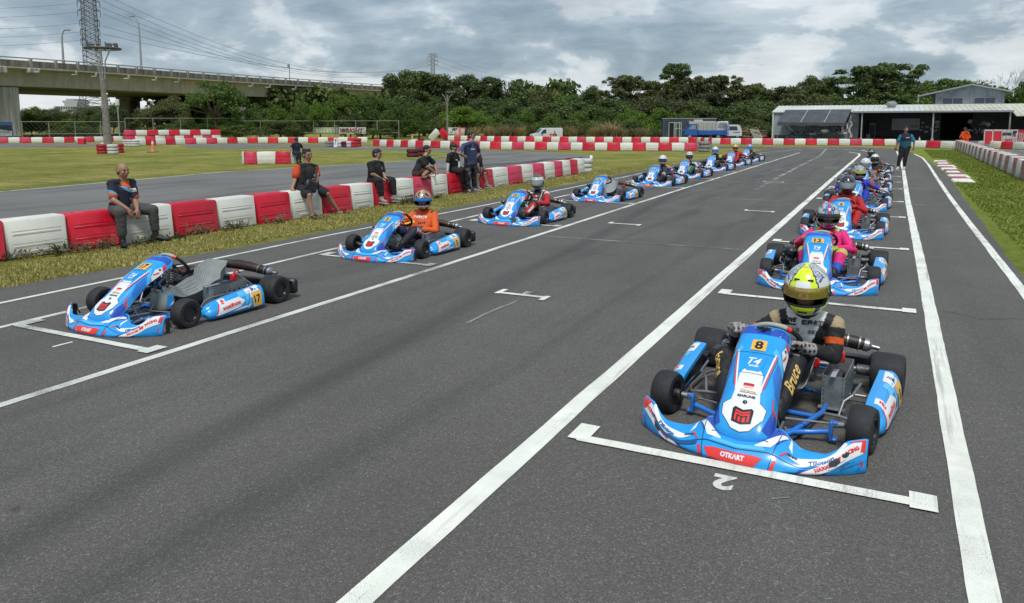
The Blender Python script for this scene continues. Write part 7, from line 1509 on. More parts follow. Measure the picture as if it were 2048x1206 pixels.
# ---- floodlight pole with ring platform
p = G(217, 303.5); t = thing('floodlight_pole', 'leaning concrete pole with a round platform of floodlights, tyres at its foot', 'light pole', p); D_ = (p-_C).dot(_fw)
tp = GD(203, 100, D_)-p; tp0 = GD(206, 158, D_)-p; mb = MB(); mb.tube([(0, 0, 0), tp0*.5, tp0], [.26, .20, .17], 14); obj('pole', mb, 'woodp', t)
rp = GD(205, 97, D_)-p; mb = MB(); mb.tube([rp+V3((1.05*math.cos(a), 1.05*math.sin(a), 0)) for a in np.linspace(0, 2*PI, 28, endpoint=False)], .055, 6, closed=True); mb.tube([rp+V3((.95*math.cos(a), .95*math.sin(a), -.04)) for a in np.linspace(0, 2*PI, 28, endpoint=False)], .03, 6, closed=True)
for a in np.linspace(0, PI, 4, endpoint=False): mb.tube([rp+V3((1.0*math.cos(a), 1.0*math.sin(a), 0)), rp-V3((1.0*math.cos(a), 1.0*math.sin(a), 0))], .03, 6)
obj('ring_platform', mb, 'dsteel', t)
mb = MB()
for a in (0.3, 1.6, 2.9, 4.2, 5.5):
    e = V3((math.cos(a), math.sin(a), 0)); mb.tube([tp0+e*.14-V3((0, 0, .55)), tp0+e*.15+V3((0, 0, .35)), rp*.6+tp0*.4+e*.18, rp+e*.55], .04, 6)
obj('platform_brackets', mb, 'galv', t)
for dx, rz in ((.62, .2), (-.55, .1)):
    mb = MB(); c_ = rp+_rt*dx+V3((0, 0, .2)); X = T(*c_)@rotm('Z', YAW+rz)@rotm('X', .25); mb.box((0, 0, 0), (.66, .12, .30), bev=.03, X=X); mb.box((-.40, .05, .0), (.05, .05, .42), X=X); obj('floodlight', mb, 'dsteel', t); mb = MB()
    for k in range(3): mb.box((0, -.07, -.09+k*.09), (.56, .02, .05), bev=.01, X=X)
    obj('lamp_row', mb, 'visorc', t)
mb = MB(); c_ = GD(213, 188, D_)-p; mb.box(tuple(c_), (.22, .12, .10), bev=.03); mb.box(tuple(GD(206, 175, D_)-p), (.18, .1, .1), bev=.03); obj('security_camera', mb, 'bwhite', t)
# thin pole behind, white box on top
p = bearing(238, 84); t = thing('utility_pole', 'thin grey pole with a white box beside the leaning floodlight pole', 'pole', p); h = zat(238, 205, p); mb = MB(); mb.tube([(0, 0, 0), (-.1, 0, h)], .07, 8); obj('pole', mb, 'galv', t); mb = MB(); mb.box((-.1, 0, h), (.4, .3, .7), bev=.05); obj('junction_box', mb, 'bwhite', t)
# middle floodlight pole
p = G(895, 281); t = thing('floodlight_pole', 'slim wooden pole with twin floodlights before the dark trees', 'light pole', p); h = zat(895, 190, p); mb = MB(); mb.tube([(0, 0, 0), (.02, 0, h)], [.13, .09], 10); obj('pole', mb, 'woodp', t)
mb = MB(); 
for s in (-1, 1): mb.tube([(0, 0, h-1.0), _rt*s*.25+V3((0, 0, h-.2)), _rt*s*.55+V3((0, 0, h+.1))], .04, 6)
obj('bracket', mb, 'galv', t); mb = MB(); mb.box((0, 0, 0), (1.0, .2, .2), bev=.03, X=T(.35, .15, h+.3)@rotm('Z', YAW)); obj('floodlight', mb, 'dsteel', t)
# ---- fences: posts, rails and a wire mesh each
M['mesh'] = bpy.data.materials.new('chain_link'); M['mesh'].use_nodes = True; _t = M['mesh'].node_tree; _b = _t.nodes['Principled BSDF']; _b.inputs['Base Color'].default_value = (.16, .16, .14, 1); _b.inputs['Roughness'].default_value = .6
_V = N(_t, 'ShaderNodeTexCoord').outputs['UV']
def fence(a, b, h, label, dx=2.4, mesh=True):
    a, b = Vector(a), Vector(b); L = (b-a).length; n = max(2, round(L/dx)); t = thing('wire_fence', label, 'fence', a); d = (b-a)/n
    for k in range(n+1): mb = MB(); mb.tube([(0, 0, 0), (0, 0, h)], .045, 6); o = obj('fence_post', mb, 'galvf', t); o.location = d*k
    for z in (.5*h*.7, h-.05): mb = MB(); mb.tube([(0, 0, z), (b-a)+V3((0, 0, z))], .032, 5); obj('fence_rail', mb, 'galvf', t)
    if mesh:
        mb = MB(); ud = (b-a).normalized(); s = .42
        k = 0
        while k*s < L+h:
            for q in (1, -1):
                x0 = k*s; x1 = x0-h*q; p0 = [x0, 0.]; p1 = [x1, h]
                xs = [max(0, min(L, v)) for v in (x0, x1)]; z0 = (xs[0]-x0)/(x1-x0)*h; z1 = (xs[1]-x0)/(x1-x0)*h
                if abs(z1-z0) > .05: mb.tube([ud*xs[0]+V3((0, 0, z0)), ud*xs[1]+V3((0, 0, z1))], .004, 3, caps=False)
            k += 1
        obj('wire_mesh', mb, 'galvf', t)['kind'] = 'stuff'
M['galvf'] = pm('fence_steel', (.28, .28, .24), .6, metal=.3)
fence(G(46, 282), G(252, 280), 2.0, 'chain link fence with pale posts under the bridge, left of the double-height wall'); fence(G(252, 278.5), G(470, 277.5), 2.4, 'dim chain link fence in front of the bushes behind the double-height wall', 3.0, False)
fence(G(470, 277.5), G(628, 278), 2.1, 'dim wire fence between the double-height wall and the sponsor banners', 3.0, False); fence(G(628, 278.3), G(798, 279), 2.1, 'post and rail frame carrying the sponsor banners', 2.3, False)
# ---- signs
M['signw'] = pm('sign_white', (.62, .62, .60), .6, c2=(.45, .45, .43), c2s=4); M['signgrey'] = pm('grey_banner', (.22, .27, .27), .7, c2=(.33, .36, .33), c2s=5); M['signor'] = pm('sign_orange', (.60, .10, .04), .6); M['signrd'] = pm('sign_red', (.52, .03, .05), .6); M['lime'] = pm('banner_lime', (.52, .58, .25), .7); M['brownred'] = pm('banner_brown_red', (.22, .09, .07), .7); M['signbl'] = pm('sign_ink', (.02, .02, .04), .6); M['bbblue'] = pm('billboard_blue', (.05, .14, .30), .6); M['bbdark'] = pm('billboard_dark', (.03, .035, .06), .6)
def board(p0, p1, z0, z1, name, label, mats, items, th=.04, legs=None, cat='sign', tilt=0.):
    """upright board from ground point p0 to p1; items are printed on the camera side in board coordinates (0..1, 0..1)"""
    p0, p1 = Vector((p0[0], p0[1], 0)), Vector((p1[0], p1[1], 0)); d = p1-p0; L = d.length; H_ = z1-z0; ang = math.atan2(d.y, d.x); t = thing(name, label, cat, p0, ang); mb = MB(); X = rotm('X', tilt)
    mb.box((L/2, th/2, (z0+z1)/2), (L, th, H_), bev=.01, X=X); obj('sign_panel', mb, mats[0], t); mb = MB()
    for it in items:
        it = dict(it); S = lambda x, y: (X@Vector((x, -.004-.003*it.get('ly', 0), z0+y)), Vector((0, -1, 0)))
        if 'poly' in it: decal(mb, S, 0, it['mi'], poly=[(x*L, y*H_) for x, y in it['poly']], L=9)
        else: decal(mb, S, 0, it['mi'], text=it['text'], size=it['h']*H_, width=it['w']*L, at=(it['at'][0]*L, it['at'][1]*H_), bold=it.get('bold', .06), shear=it.get('shear', 0), L=9)
    if mb.v: obj('sign_print', mb, mats[1:], t, 80)
    for lx, dy in (legs or []): mb = MB(); mb.tube([(lx*L, .05, z1*.95), (lx*L, .05+dy, 0)], .035, 6); obj('sign_post', mb, 'galvf', t)
    return t
p0, p1 = G(628.5, 278.2), G(676, 278.4); board(p0, p1, zat(652, 267, p0), zat(652, 254.5, p0), 'banner', 'grey TILLETT banner with pale lime letters on the fence frame', ['signgrey', 'lime', 'signw'], [dict(text='TILLETT', at=(.5, .42), h=.55, w=.86, mi=0, bold=.08), dict(text='RACING SEATS', at=(.55, .85), h=.16, w=.7, mi=1)])
p0, p1 = G(677.5, 278.4), G(732.5, 278.6); board(p0, p1, zat(700, 267.8, p0), zat(700, 254.5, p0), 'banner', 'white WRIGHT banner with brownish red letters beside the grey banner', ['signw', 'brownred'], [dict(text='WRIGHT', at=(.48, .5), h=.70, w=.88, mi=0, bold=.07, shear=.2)])
p0, p1 = G(896.5, 281.5), G(930, 281.7); board(p0, p1, zat(913, 267.8, p0), zat(913, 255, p0), 'direction_sign', 'white PIT board with an orange arrow panel on two posts', ['signw', 'signbl', 'signor', 'signw'], [dict(poly=[(.63, .0), (1, .0), (1, 1), (.63, 1)], mi=1), dict(text='PIT', at=(.40, .68), h=.42, w=.36, mi=0, bold=.10, shear=.2), dict(text='請出發', at=(.24, .26), h=.20, w=.30, mi=0, bold=.05), dict(poly=[(.40, .12), (.50, .12), (.45, .36)], mi=1, ly=1)]+[dict(poly=[(x, .15), (x+.06, .15), (x+.15, .5), (x+.06, .85), (x, .85), (x+.09, .5)], mi=2, ly=2) for x in (.68, .76, .84)], legs=[(.03, 0), (.97, 0), (1.0, -.9)])
p0, p1 = G(2001, 297), G(2060, 298.5); board(p0, p1, .30, 1.35, 'direction_sign', 'white PIT lane board with navy and red lettering on the pit barrier', ['signw', 'signbl', 'signrd', 'signw'], [dict(poly=[(.56, .0), (1, .0), (1, 1), (.56, 1)], mi=1), dict(text='PIT', at=(.45, .72), h=.40, w=.15, mi=0, bold=.10, shear=.2), dict(text='ARROWMARK', at=(.19, .70), h=.24, w=.34, mi=0, bold=.08, shear=.2), dict(text='危險請勿進入', at=(.32, .26), h=.26, w=.38, mi=1, bold=.04)]+[dict(poly=[(x, .2), (x+.03, .2), (x+.07, .5), (x+.03, .8), (x, .8), (x+.04, .5)], mi=2, ly=2) for x in (.58, .64, .70)])
p0, p1 = G(1966, 297), G(2001, 297); board(p0, p1, .35, 1.35, 'direction_sign', 'empty pink and dark red sign frame left of the pit lane board', ['signrd', 'signw'], [dict(poly=q, mi=0) for q in ([(0, .9), (1, .9), (1, 1), (0, 1)], [(0, 0), (.05, 0), (.05, 1), (0, 1)], [(.47, 0), (.53, 0), (.53, 1), (.47, 1)])])
p0, p1 = G(666, 294.8), G(673, 294.8); board(G(667, 295), G(674.5, 295), .02, .75, 'number_board', 'small white board reading 7 leaning on the grey tyres', ['signw', 'signbl'], [dict(text='7', at=(.5, .55), h=.6, w=.42, mi=0)], tilt=-.3)
p0, p1 = G(-60, 283), G(27.5, 281); board(p0, p1, .3, zat(10, 243.5, G(10, 281.5)), 'billboard', 'blue and white billboard cropped by the picture edge, below the bridge pier', ['bbblue', 'bbdark', 'signw', 'signbl', 'bbblue'], [dict(poly=[(0, .08), (.97, .08), (.97, .92), (0, .92)], mi=0), dict(poly=[(0, .10), (.97, .10), (.97, .42), (.6, .55), (0, .50)], mi=1, ly=1), dict(poly=[(0, .80), (.97, .78), (.97, .95), (0, .95)], mi=3, ly=1)]+[dict(poly=[(.35+.09*k, .40-.02*k), (.52+.09*k, .45-.02*k), (.53+.09*k, .43-.02*k)], mi=2, ly=2) for k in range(5)]+[dict(poly=[(.55, .46-.05*k), (.93, .50-.05*k), (.93, .485-.05*k)], mi=2, ly=2) for k in range(5)], legs=[(.97, 0), (.5, .0)])
# small white signal box among the bushes
p = bearing(434, 92); t = thing('loudspeaker', 'small white horn loudspeaker among the bushes above the double-height wall', 'loudspeaker', p); h = zat(434, 254, p); mb = MB(); mb.tube([(0, 0, 0), (0, 0, h)], .04, 6); obj('post', mb, 'galv', t); mb = MB(); mb.lathe([(.10, 0), (.12, .25), (.30, .5), (.01, .45)], (0, 0, h), V3((0, 0, h))-_rt, 12); mb.box((.1, 0, h-.35), (.3, .3, .5), bev=.05); obj('horn', mb, 'bwhite', t)
# ---- far building with a stepped tower
M['farb'] = pm('far_building', (.40, .41, .42), .8); p = bearing(142, 420); t = thing('building', 'distant grey building with a stepped tower seen under the bridge', 'building', p, YAW)
zt = lambda y: zat(142, y, p)
for (x0, x1, y0, y1, nm) in ((-32, 31, 219, 212, 'main_roof'), (-30, 30, 275, 219.2, 'wall'), (-11, 14, 211.8, 206, 'tower_wall'), (-14, 16, 205.8, 201, 'tower_roof'), (-7, 9, 200.8, 197.5, 'tower_top')): mb = MB(); k_ = 420/FPX; mb.box(((x0+x1)/2*k_, 6, (zt(y0)+zt(y1))/2), ((x1-x0)*k_, 12, zt(y1)-zt(y0))); obj(nm, mb, 'farb', t)
mb = MB()
for k in range(12): mb.box(((-26+k*4.8)*420/FPX, -.05, zt(215.5)), (.8, .1, 1.0))
obj('window_row', mb, 'bbdark', t)
# ================================================================ garage, container, vehicles
def corr(x0, x1, z0, z1, y, pitch=.22, amp=.035):         # corrugated sheet facing -y
    mb = MB(); n = int((x1-x0)/pitch); top = []; bot = []
    for i in range(n):
        a = x0+(x1-x0)*i/n; w_ = (x1-x0)/n
        for u, d in ((0, 0), (.22, amp), (.5, amp), (.72, 0)): top.append((a+u*w_, y-d, z1)); bot.append((a+u*w_, y-d, z0))
    top.append((x1, y, z1)); bot.append((x1, y, z0)); mb.grid([bot, top]); mb.box(((x0+x1)/2, y+.05, (z0+z1)/2), (x1-x0, .06, z1-z0)); return mb
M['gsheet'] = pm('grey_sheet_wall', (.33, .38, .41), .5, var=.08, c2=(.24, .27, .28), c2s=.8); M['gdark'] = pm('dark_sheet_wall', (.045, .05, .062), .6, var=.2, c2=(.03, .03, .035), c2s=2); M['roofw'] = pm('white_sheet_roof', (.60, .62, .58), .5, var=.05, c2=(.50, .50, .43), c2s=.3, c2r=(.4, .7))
M['roofc'] = pm('cream_sheet_roof', (.56, .55, .45), .55, var=.06, c2=(.46, .44, .34), c2s=.4); M['roofg'] = pm('grey_roof_trim', (.26, .29, .30), .5); M['tent'] = pm('dark_tent_canvas', (.055, .06, .07), .7, var=.12, c2=(.075, .08, .09), c2s=1.2); M['glassd'] = pm('window_glass', (.03, .05, .07), .08, spec=.8, coat=.5); M['frame_w'] = pm('cream_window_frame', (.55, .55, .44), .5)
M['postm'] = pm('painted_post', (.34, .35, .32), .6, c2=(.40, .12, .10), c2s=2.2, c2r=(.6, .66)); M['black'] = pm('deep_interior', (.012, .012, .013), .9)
YW = 90.0; gz = lambda y, Y=YW, x=1800: GY(x, y, Y).z; gx_ = lambda px, py=260, Y=YW: GY(px, py, Y).x
gar = thing('garage_building', 'long low garage with a pale sheet roof, open dark bays and grey metal end wall', 'garage', (gx_(1545), YW, 0)); GO = gar.location.copy()
def gpart(name, mb, mat, par=None):
    mb.v = [tuple(Vector(v)-GO) for v in mb.v]; return obj(name, mb, mat, par or gar)
x0, x1, x2, x3 = gx_(1547), gx_(1716), gx_(2026), gx_(2150)
z_e = gz(223.5); 
gpart('end_wall', corr(x0, x1, 0, z_e-.02, YW), 'gsheet')
mb = MB(); mb.box((x0-.08, YW-.06, z_e/2), (.16, .16, z_e)); mb.box(((x0+x1)/2, YW-.08, z_e+.0), (x1-x0+.3, .14, .16)); gpart('corner_trim', mb, 'roofw')
mb = MB(); mb.box((x0+.02, YW+4, z_e/2), (.1, 8, z_e)); gpart('side_wall', mb, 'gsheet')
YB = YW+5.0; xb1, xb2 = GY(1716, 260, YB).x, GY(2100, 260, YB).x
xo0, xo1 = GY(1881, 260, YB).x, GY(1944, 260, YB).x
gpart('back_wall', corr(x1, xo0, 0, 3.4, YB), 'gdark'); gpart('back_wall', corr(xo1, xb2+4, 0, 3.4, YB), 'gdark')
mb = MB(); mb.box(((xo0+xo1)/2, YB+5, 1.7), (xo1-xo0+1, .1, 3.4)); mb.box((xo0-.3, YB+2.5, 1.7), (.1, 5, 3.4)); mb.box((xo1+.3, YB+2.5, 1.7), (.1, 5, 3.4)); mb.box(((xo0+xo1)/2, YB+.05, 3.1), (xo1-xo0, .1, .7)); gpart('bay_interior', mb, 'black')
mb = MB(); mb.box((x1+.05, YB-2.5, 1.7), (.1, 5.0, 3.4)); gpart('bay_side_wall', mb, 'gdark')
# roofs
YE = YW-2.6; xe0, xe1 = GY(1705, 222, YE).x, GY(2029, 219, YE).x; ze = GY(1800, 221.5, YE).z
def roof(xa, xb, ya, za, yb, zb, mat, name='roof', pitch=.45):
    mb = MB(); n = int((xb-xa)/pitch); lo, hi, lo2, hi2 = [], [], [], []
    for i in range(n+1):
        x = xa+(xb-xa)*i/n
        for u, d in ((0, 0), (.06, .06), (.12, 0)):
            if i == n and u: continue
            lo.append((x+u, ya, za+d)); hi.append((x+u, yb, zb+d)); lo2.append((x+u, ya, za-.06)); hi2.append((x+u, yb, zb-.06))
    mb.grid([lo, hi]); mb.grid([lo2, hi2], flip=True); mb.grid([lo2, lo]); return mb
YRg = YW+5.4; zr = GY(1800, 209.5, YRg).z; zr2 = zr
gpart('roof', roof(x0-.25, xe0+.05, YW-.2, z_e+.06, YRg, zr, 'roofw'), 'roofw'); gpart('roof', roof(xe0, GY(1850, 222, YE).x, YE, ze, YRg, zr, 'roofw'), 'roofw'); gpart('roof', roof(GY(1850, 222, YE).x, xe1, YE, ze, YRg, zr, 'roofc'), 'roofc'); gpart('roof', roof(xe1, xe1+14, YE-1.4, ze-.55, YRg, zr, 'roofc'), 'roofc')
gpart('roof', roof(x0-.25, xe1+14, YRg+5, z_e, YRg, zr+.01, 'roofw'), 'roofw')
mb = MB(); mb.box(((xe0+xe1)/2, YE+.02, ze-.10), (xe1-xe0, .1, .16)); gpart('eave_gutter', mb, 'roofg')
for px in (1723, 1865.5, 2019):
    x = GY(px, 255, YE+.25).x; mb = MB(); mb.tube([(x, YE+.25, 0), (x, YE+.25, ze-.1)], .075, 8); mb.box((x, YE+.25, .12), (.26, .26, .24), bev=.02); gpart('roof_post', mb, 'postm')
x = GY(1788, 250, YE+3).x; mb = MB(); p_ = GY(1783, 213, YW+1.5); mb.lathe([(.42, -.5), (.38, .0), (.48, .05), (.55, .25), (.50, .42), (.30, .52), (.01, .56)], (p_.x, YW+1.5, p_.z), (p_.x, YW+1.5, p_.z+1), 16); gpart('roof_ventilator', mb, 'roofg')
a_, b_ = GY(1783, 260, YB-.12), GY(1840, 237, YB-.12); wb = thing('whiteboard', 'large whiteboard with handwriting on the dark garage wall, behind the standing man', 'whiteboard', ((a_.x+b_.x)/2, YB-.10, (a_.z+b_.z)/2)); w_, h_ = b_.x-a_.x, b_.z-a_.z
mb = MB(); mb.box((0, 0, 0), (w_, .04, h_)); obj('board_panel', mb, 'silverprint', wb); mb = MB(); S = lambda x, y: (Vector((x, -.03, y)), Vector((0, -1, 0)))
for tx, hx, xx, yy in (('1 2  4', .12, -.28, -.18), ('16  24', .16, .32, -.10), ('7', .12, -.40, .0), ('H-YH', .16, .33, -.22), ('a b', .1, .4, .2), ('lap', .1, -.4, .3)): decal(mb, S, 0, 0, text=tx, size=h_*hx, at=(xx*w_, yy*h_), L=9)
obj('handwriting', mb, 'ink', wb)
# things on the dark walls
r = random.Random(9)
pn = thing('notice_panel', 'dark panel of stickers and notices right of the whiteboard', 'panel', GY(1858, 262, YB-.15)); pn.location.z = 1.3
for k in range(14): mb = MB(); w2, h2 = r.uniform(.12, .4), r.uniform(.12, .35); mb.box((r.uniform(-.9, .9), 0, r.uniform(-.5, .7)), (w2, .02+.002*k, h2), bev=.003); obj('notice', mb, r.choice(('silverprint', 'roofg', 'gsheet', 'frame_w')), pn)
pn = thing('notice_panel', 'crowded wall of posters and tools between the dark bay and the right post', 'panel', GY(1968, 262, YB-.15)); pn.location.z = 1.3
for k in range(20): mb = MB(); w2, h2 = r.uniform(.1, .4), r.uniform(.12, .45); mb.box((r.uniform(-1.4, 1.3), 0, r.uniform(-.5, .9)), (w2, .02+.002*k, h2), bev=.003); obj('notice', mb, r.choice(('silverprint', 'roofg', 'gsheet', 'frame_w', 'gdark')), pn)
mb = MB(); mb.lathe([(.12, 0), (.22, 0), (.22, .04), (.12, .04)], (.35, 0, .35), (.35, -1, .35), 18); obj('round_sign', mb, 'signw', pn)
# windows with grilles
def grille(px0, px1, py0, py1, Y, label, par=None, n=9):
    a_, b_ = GY(px0, py1, Y), GY(px1, py0, Y); t = thing('window', label, 'window', ((a_.x+b_.x)/2, Y, (a_.z+b_.z)/2)) if par is None else None; w_, h_ = b_.x-a_.x, b_.z-a_.z; mb = MB(); mb.box((0, .03, 0), (w_, .04, h_)); root = obj('window', mb, 'glassd', gar); root.location = V3(((a_.x+b_.x)/2, Y, (a_.z+b_.z)/2))-GO
    mb = MB(); mb.box((0, -.02, h_/2), (w_+.1, .06, .07)); mb.box((0, -.02, -h_/2), (w_+.1, .06, .07)); mb.box((-w_/2, -.02, 0), (.07, .055, h_)); mb.box((w_/2, -.02, 0), (.07, .055, h_)); obj('window_frame', mb, 'frame_w', root)
    mb = MB()
    for k in range(1, n): mb.box((-w_/2+w_*k/n, -.03, 0), (.035, .03, h_)); 
    obj('window_bars', mb, 'frame_w', root)
grille(1590, 1610, 249, 258, YW-.09, '', True); grille(1706, 1716, 238, 259, YB-.12, '', True, 5)
# upper gable hall
YH = 102.0; H_ = thing('gabled_hall', 'blue-grey gabled metal hall rising behind the garage roof with two wide windows', 'building', (GY(1940, 208, YH).x, YH, 0)); HO = H_.location.copy()
X_ = lambda px, py=200, Y=YH: GY(px, py, Y).x-HO.x; Zh = lambda px, py, Y=YH: GY(px, py, Y).z
xl, xr, za, zl, zrr = X_(1871), X_(2009), Zh(1940, 169.5), Zh(1871, 187), Zh(2009, 183.5)
mb = MB(); n = 46
bot, top = [], []
for i in range(n):
    for u, d in ((0, 0), (.3, .05), (.55, .05), (.8, 0)):
        x = xl+(xr-xl)*(i+u)/n; t_ = (x-xl)/(0-xl) if x < 0 else 1-(x)/(xr); z = zl+(za-zl)*t_ if x < 0 else zrr+(za-zrr)*t_; bot.append((x, -d, 0)); top.append((x, -d, z))
mb.grid([bot, top]); mb.box(((xl+xr)/2, 4, zl/2), (xr-xl, 7.9, zl)); obj('wall', mb, 'gsheet', H_)
def slab(a, b, y0, y1, th): mb = MB(); mb.add([(a[0], y0, a[1]), (b[0], y0, b[1]), (b[0], y1, b[1]), (a[0], y1, a[1]), (a[0], y0, a[1]-th), (b[0], y0, b[1]-th), (b[0], y1, b[1]-th), (a[0], y1, a[1]-th)], [(0, 1, 2, 3), (7, 6, 5, 4), (0, 4, 5, 1), (1, 5, 6, 2), (2, 6, 7, 3), (3, 7, 4, 0)]); return mb
obj('roof', slab((X_(1835, 193), Zh(1835, 191.5)), (.0, Zh(1940, 168)), -.7, 8, .16), 'roofg', H_); obj('roof', slab((.01, Zh(1940, 168)), (X_(2027, 183), Zh(2027, 182.5)), -.7, 8, .16), 'roofg', H_)
for (a, b, nm) in (((1884.5, 208.5), (1926, 195.5), 'window'), ((1948, 207.5), (1991, 194.5), 'window')):
    xa, xb, za_, zb_ = X_(a[0]), X_(b[0]), Zh(a[0], a[1]), Zh(b[0], b[1]); mb = MB(); mb.box((0, 0, 0), (xb-xa, .06, zb_-za_)); o = obj('window', mb, 'glassd', H_); o.location = ((xa+xb)/2, -.08, (za_+zb_)/2)
    mb = MB(); W2, H2 = xb-xa, zb_-za_
    for q in (((0, -.03, H2/2), (W2+.12, .08, .08)), ((0, -.03, -H2/2), (W2+.12, .08, .08)), ((-W2/2, -.03, 0), (.08, .075, H2-.08)), ((W2/2, -.03, 0), (.08, .075, H2-.08)), ((0, -.03, 0), (.05, .07, H2-.08))): mb.box(*q)
    obj('window_frame', mb, 'roofg', o)
mb = MB(); mb.box((X_(1835)+.06, -.5, Zh(1835, 197)), (.09, .09, .9)); mb.box((X_(2026)-.06, -.5, Zh(2026, 187)), (.09, .09, .7)); obj('gutter', mb, 'roofw', H_)
# tent canopy
YC = 86.0; tt = thing('tent_canopy', 'dark grey peaked canopy in front of the garage end wall with pale seams', 'canopy', (GY(1630, 270, YC).x, YC, 0)); TO = tt.location.copy()
c = lambda px, py, Y: GY(px, py, Y)-TO
A, B_, C2, D2 = c(1554, 244.5, YC), c(1690, 245.5, YC), c(1703, 218.5, YC+2.6), c(1571, 219.5, YC+2.6); E2 = V3((B_.x+.1, 5.2, B_.z)); F2 = V3((A.x+.1, 5.2, A.z))
mb = MB(); mb.grid([[A.lerp(B_, u)-V3((0, 0, .05*math.sin(u*PI*3)**2)) for u in np.linspace(0, 1, 19)], [(A.lerp(B_, u)+D2.lerp(C2, u))/2-V3((0, 0, .03)) for u in np.linspace(0, 1, 19)], [D2.lerp(C2, u) for u in np.linspace(0, 1, 19)], [F2.lerp(E2, u) for u in np.linspace(0, 1, 19)]])
mb.add([B_, E2, C2], [(0, 1, 2)]); mb.add([A, F2, D2], [(0, 2, 1)]); mb.grid([[A.lerp(B_, u)+V3((0, -.01, 0)) for u in np.linspace(0, 1, 25)], [A.lerp(B_, u)-V3((0, .01, .34+.04*math.sin(u*20))) for u in np.linspace(0, 1, 25)]]); mb.grid([[B_, E2], [B_-V3((0, 0, .34)), E2-V3((0, 0, .34))]]); obj('canvas', mb, 'tent', tt, 20)
mb = MB()
for u in (.355, .70): a = A.lerp(B_, u); b = D2.lerp(C2, u); mb.tube([a+V3((0, -.03, .03)), b+V3((0, -.03, .03))], .028, 5)
obj('canvas_seam', mb, 'roofw', tt)
for px in (1555, 1571, 1693, 1709):
    yy = 0 if px in (1555, 1693) else 3.0; q = GY(px, 262, YC+yy)-TO; mb = MB(); mb.tube([(q.x, yy, 0), (q.x, yy, A.z)], .035, 6); obj('tent_leg', mb, 'galvf', tt)
mb = MB(); q = A; mb.tube([V3((q.x, 0, q.z-1.0)), V3((q.x+.7, 0, q.z-.3))], .02, 5); mb.tube([V3((q.x+1.0, 0, q.z-.3)), V3((q.x+1.7, 0, q.z-1.0))], .02, 5); obj('brace', mb, 'galvf', tt)
# stored karts on stands and clutter under the canopy
M['stand'] = pm('kart_stand', (.05, .11, .095), .5, metal=.3)
def stored(px, Y, z, rz, label, rx=0.):
    k = copy_tree(KART, skip=('panel_print', 'bumper_print', 'pod_print', 'number_plate', 'grip_print', 'tank_print')); p = GY(px, 265, Y); k.location = (p.x, Y, z); k.rotation_euler = (rx, 0, rz)
    for c in k.children_recursive:
        if c.name.split('.')[0] in ('front_bumper', 'front_panel', 'side_pod', 'chassis_frame'): c.data = c.data.copy(); c.data.materials[0] = M['stand' if rx == 0 else 'bwhite']
    props(k, label, 'kart', 'karts stored under the canopy'); return k
stored(1576, 87.4, .50, -PI/2+.1, 'stored kart on a low stand, on the left under the dark canopy'); stored(1604, 87.0, .50, -PI/2-.1, 'stored green-grey kart on a stand before the barred window'); stored(1686, 87.8, .55, .3, 'stored kart standing raised near the canopy leg, wheel facing out', rx=.75)
for k, px in enumerate((1580, 1606)):
    p = GY(px, 265, 87.2); t = thing('kart_stand', ('left', 'right')[k]+' metal trolley carrying a stored kart under the canopy', 'trolley', (p.x, p.y, 0)); mb = MB(); mb.box((0, 0, .46), (1.5, .6, .05), bev=.01); obj('stand_top', mb, 'stand', t)
    for sx in (-.6, .6):
        for sy in (-.22, .22): mb = MB(); mb.tube([(sx, sy, 0), (sx*.9, sy, .45)], .025, 5); obj('stand_leg', mb, 'galvf', t)
def simple(name, label, cat, parts, loc, rz=0, group=None):
    t = thing(name, label, cat, loc, rz, group)
    for nm, mat, c_, d_, bv in parts: mb = MB(); mb.box(c_, d_, bev=bv); obj(nm, mb, mat, t)
    return t
simple('crate', 'black crate on the ground under the left end of the canopy', 'crate', [('crate_body', 'blackp', (0, 0, .25), (1.0, .6, .5), .03), ('crate_lid', 'gdark', (0, 0, .515), (1.02, .62, .03), .01)], tuple(GY(1559, 270, 86.6).xy)+(0,))
simple('crate', 'dark crate beside the upright stored kart', 'crate', [('crate_body', 'blackp', (0, 0, .35), (1.1, .6, .7), .04), ('crate_lid', 'gdark', (0, 0, .715), (1.12, .62, .03), .01)], tuple(GY(1665, 270, 86.4).xy)+(0,))
simple('table', 'thin work table with a white bundle under the canopy', 'table', [('table_top', 'galvf', (0, 0, .72), (1.8, .6, .04), .01)]+[('table_leg', 'galvf', (sx, sy, .35), (.04, .04, .70), .005) for sx in (-.85, .85) for sy in (-.25, .25)], tuple(GY(1640, 270, 86.8).xy)+(0,))
mb = MB(); mb.ball((0, 0, .22), (.42, .3, .24), 14); o = obj('cloth_bundle', mb, 'bwhite'); o.location = tuple(GY(1649, 270, 86.8).xy)+(.74,); props(o, 'pale rounded bundle resting on the work table', 'bundle')
mb = MB(); mb.grid([[V3((.12*math.sin(u*9)+.18*(v-.5)*(1+.5*u), .06*math.cos(u*8+v*9), 2.0-u*1.7)) for v in np.linspace(0, 1, 8)] for u in np.linspace(0, 1, 14)]); o = obj('hanging_cloth', mb, 'frame_w'); o.location = tuple(GY(1700, 270, 86.5).xy)+(0,); props(o, 'cream cloth hanging from the right canopy leg', 'cloth')
simple('bench', 'low dark bench along the garage wall under the whiteboard', 'bench', [('seat', 'gdark', (0, 0, .42), (3.6, .35, .05), .01)]+[('bench_leg', 'gdark', (x, 0, .2), (.06, .3, .4), .01) for x in (-1.6, 0, 1.6)], tuple(GY(1765, 270, YB-.8).xy)+(0,))
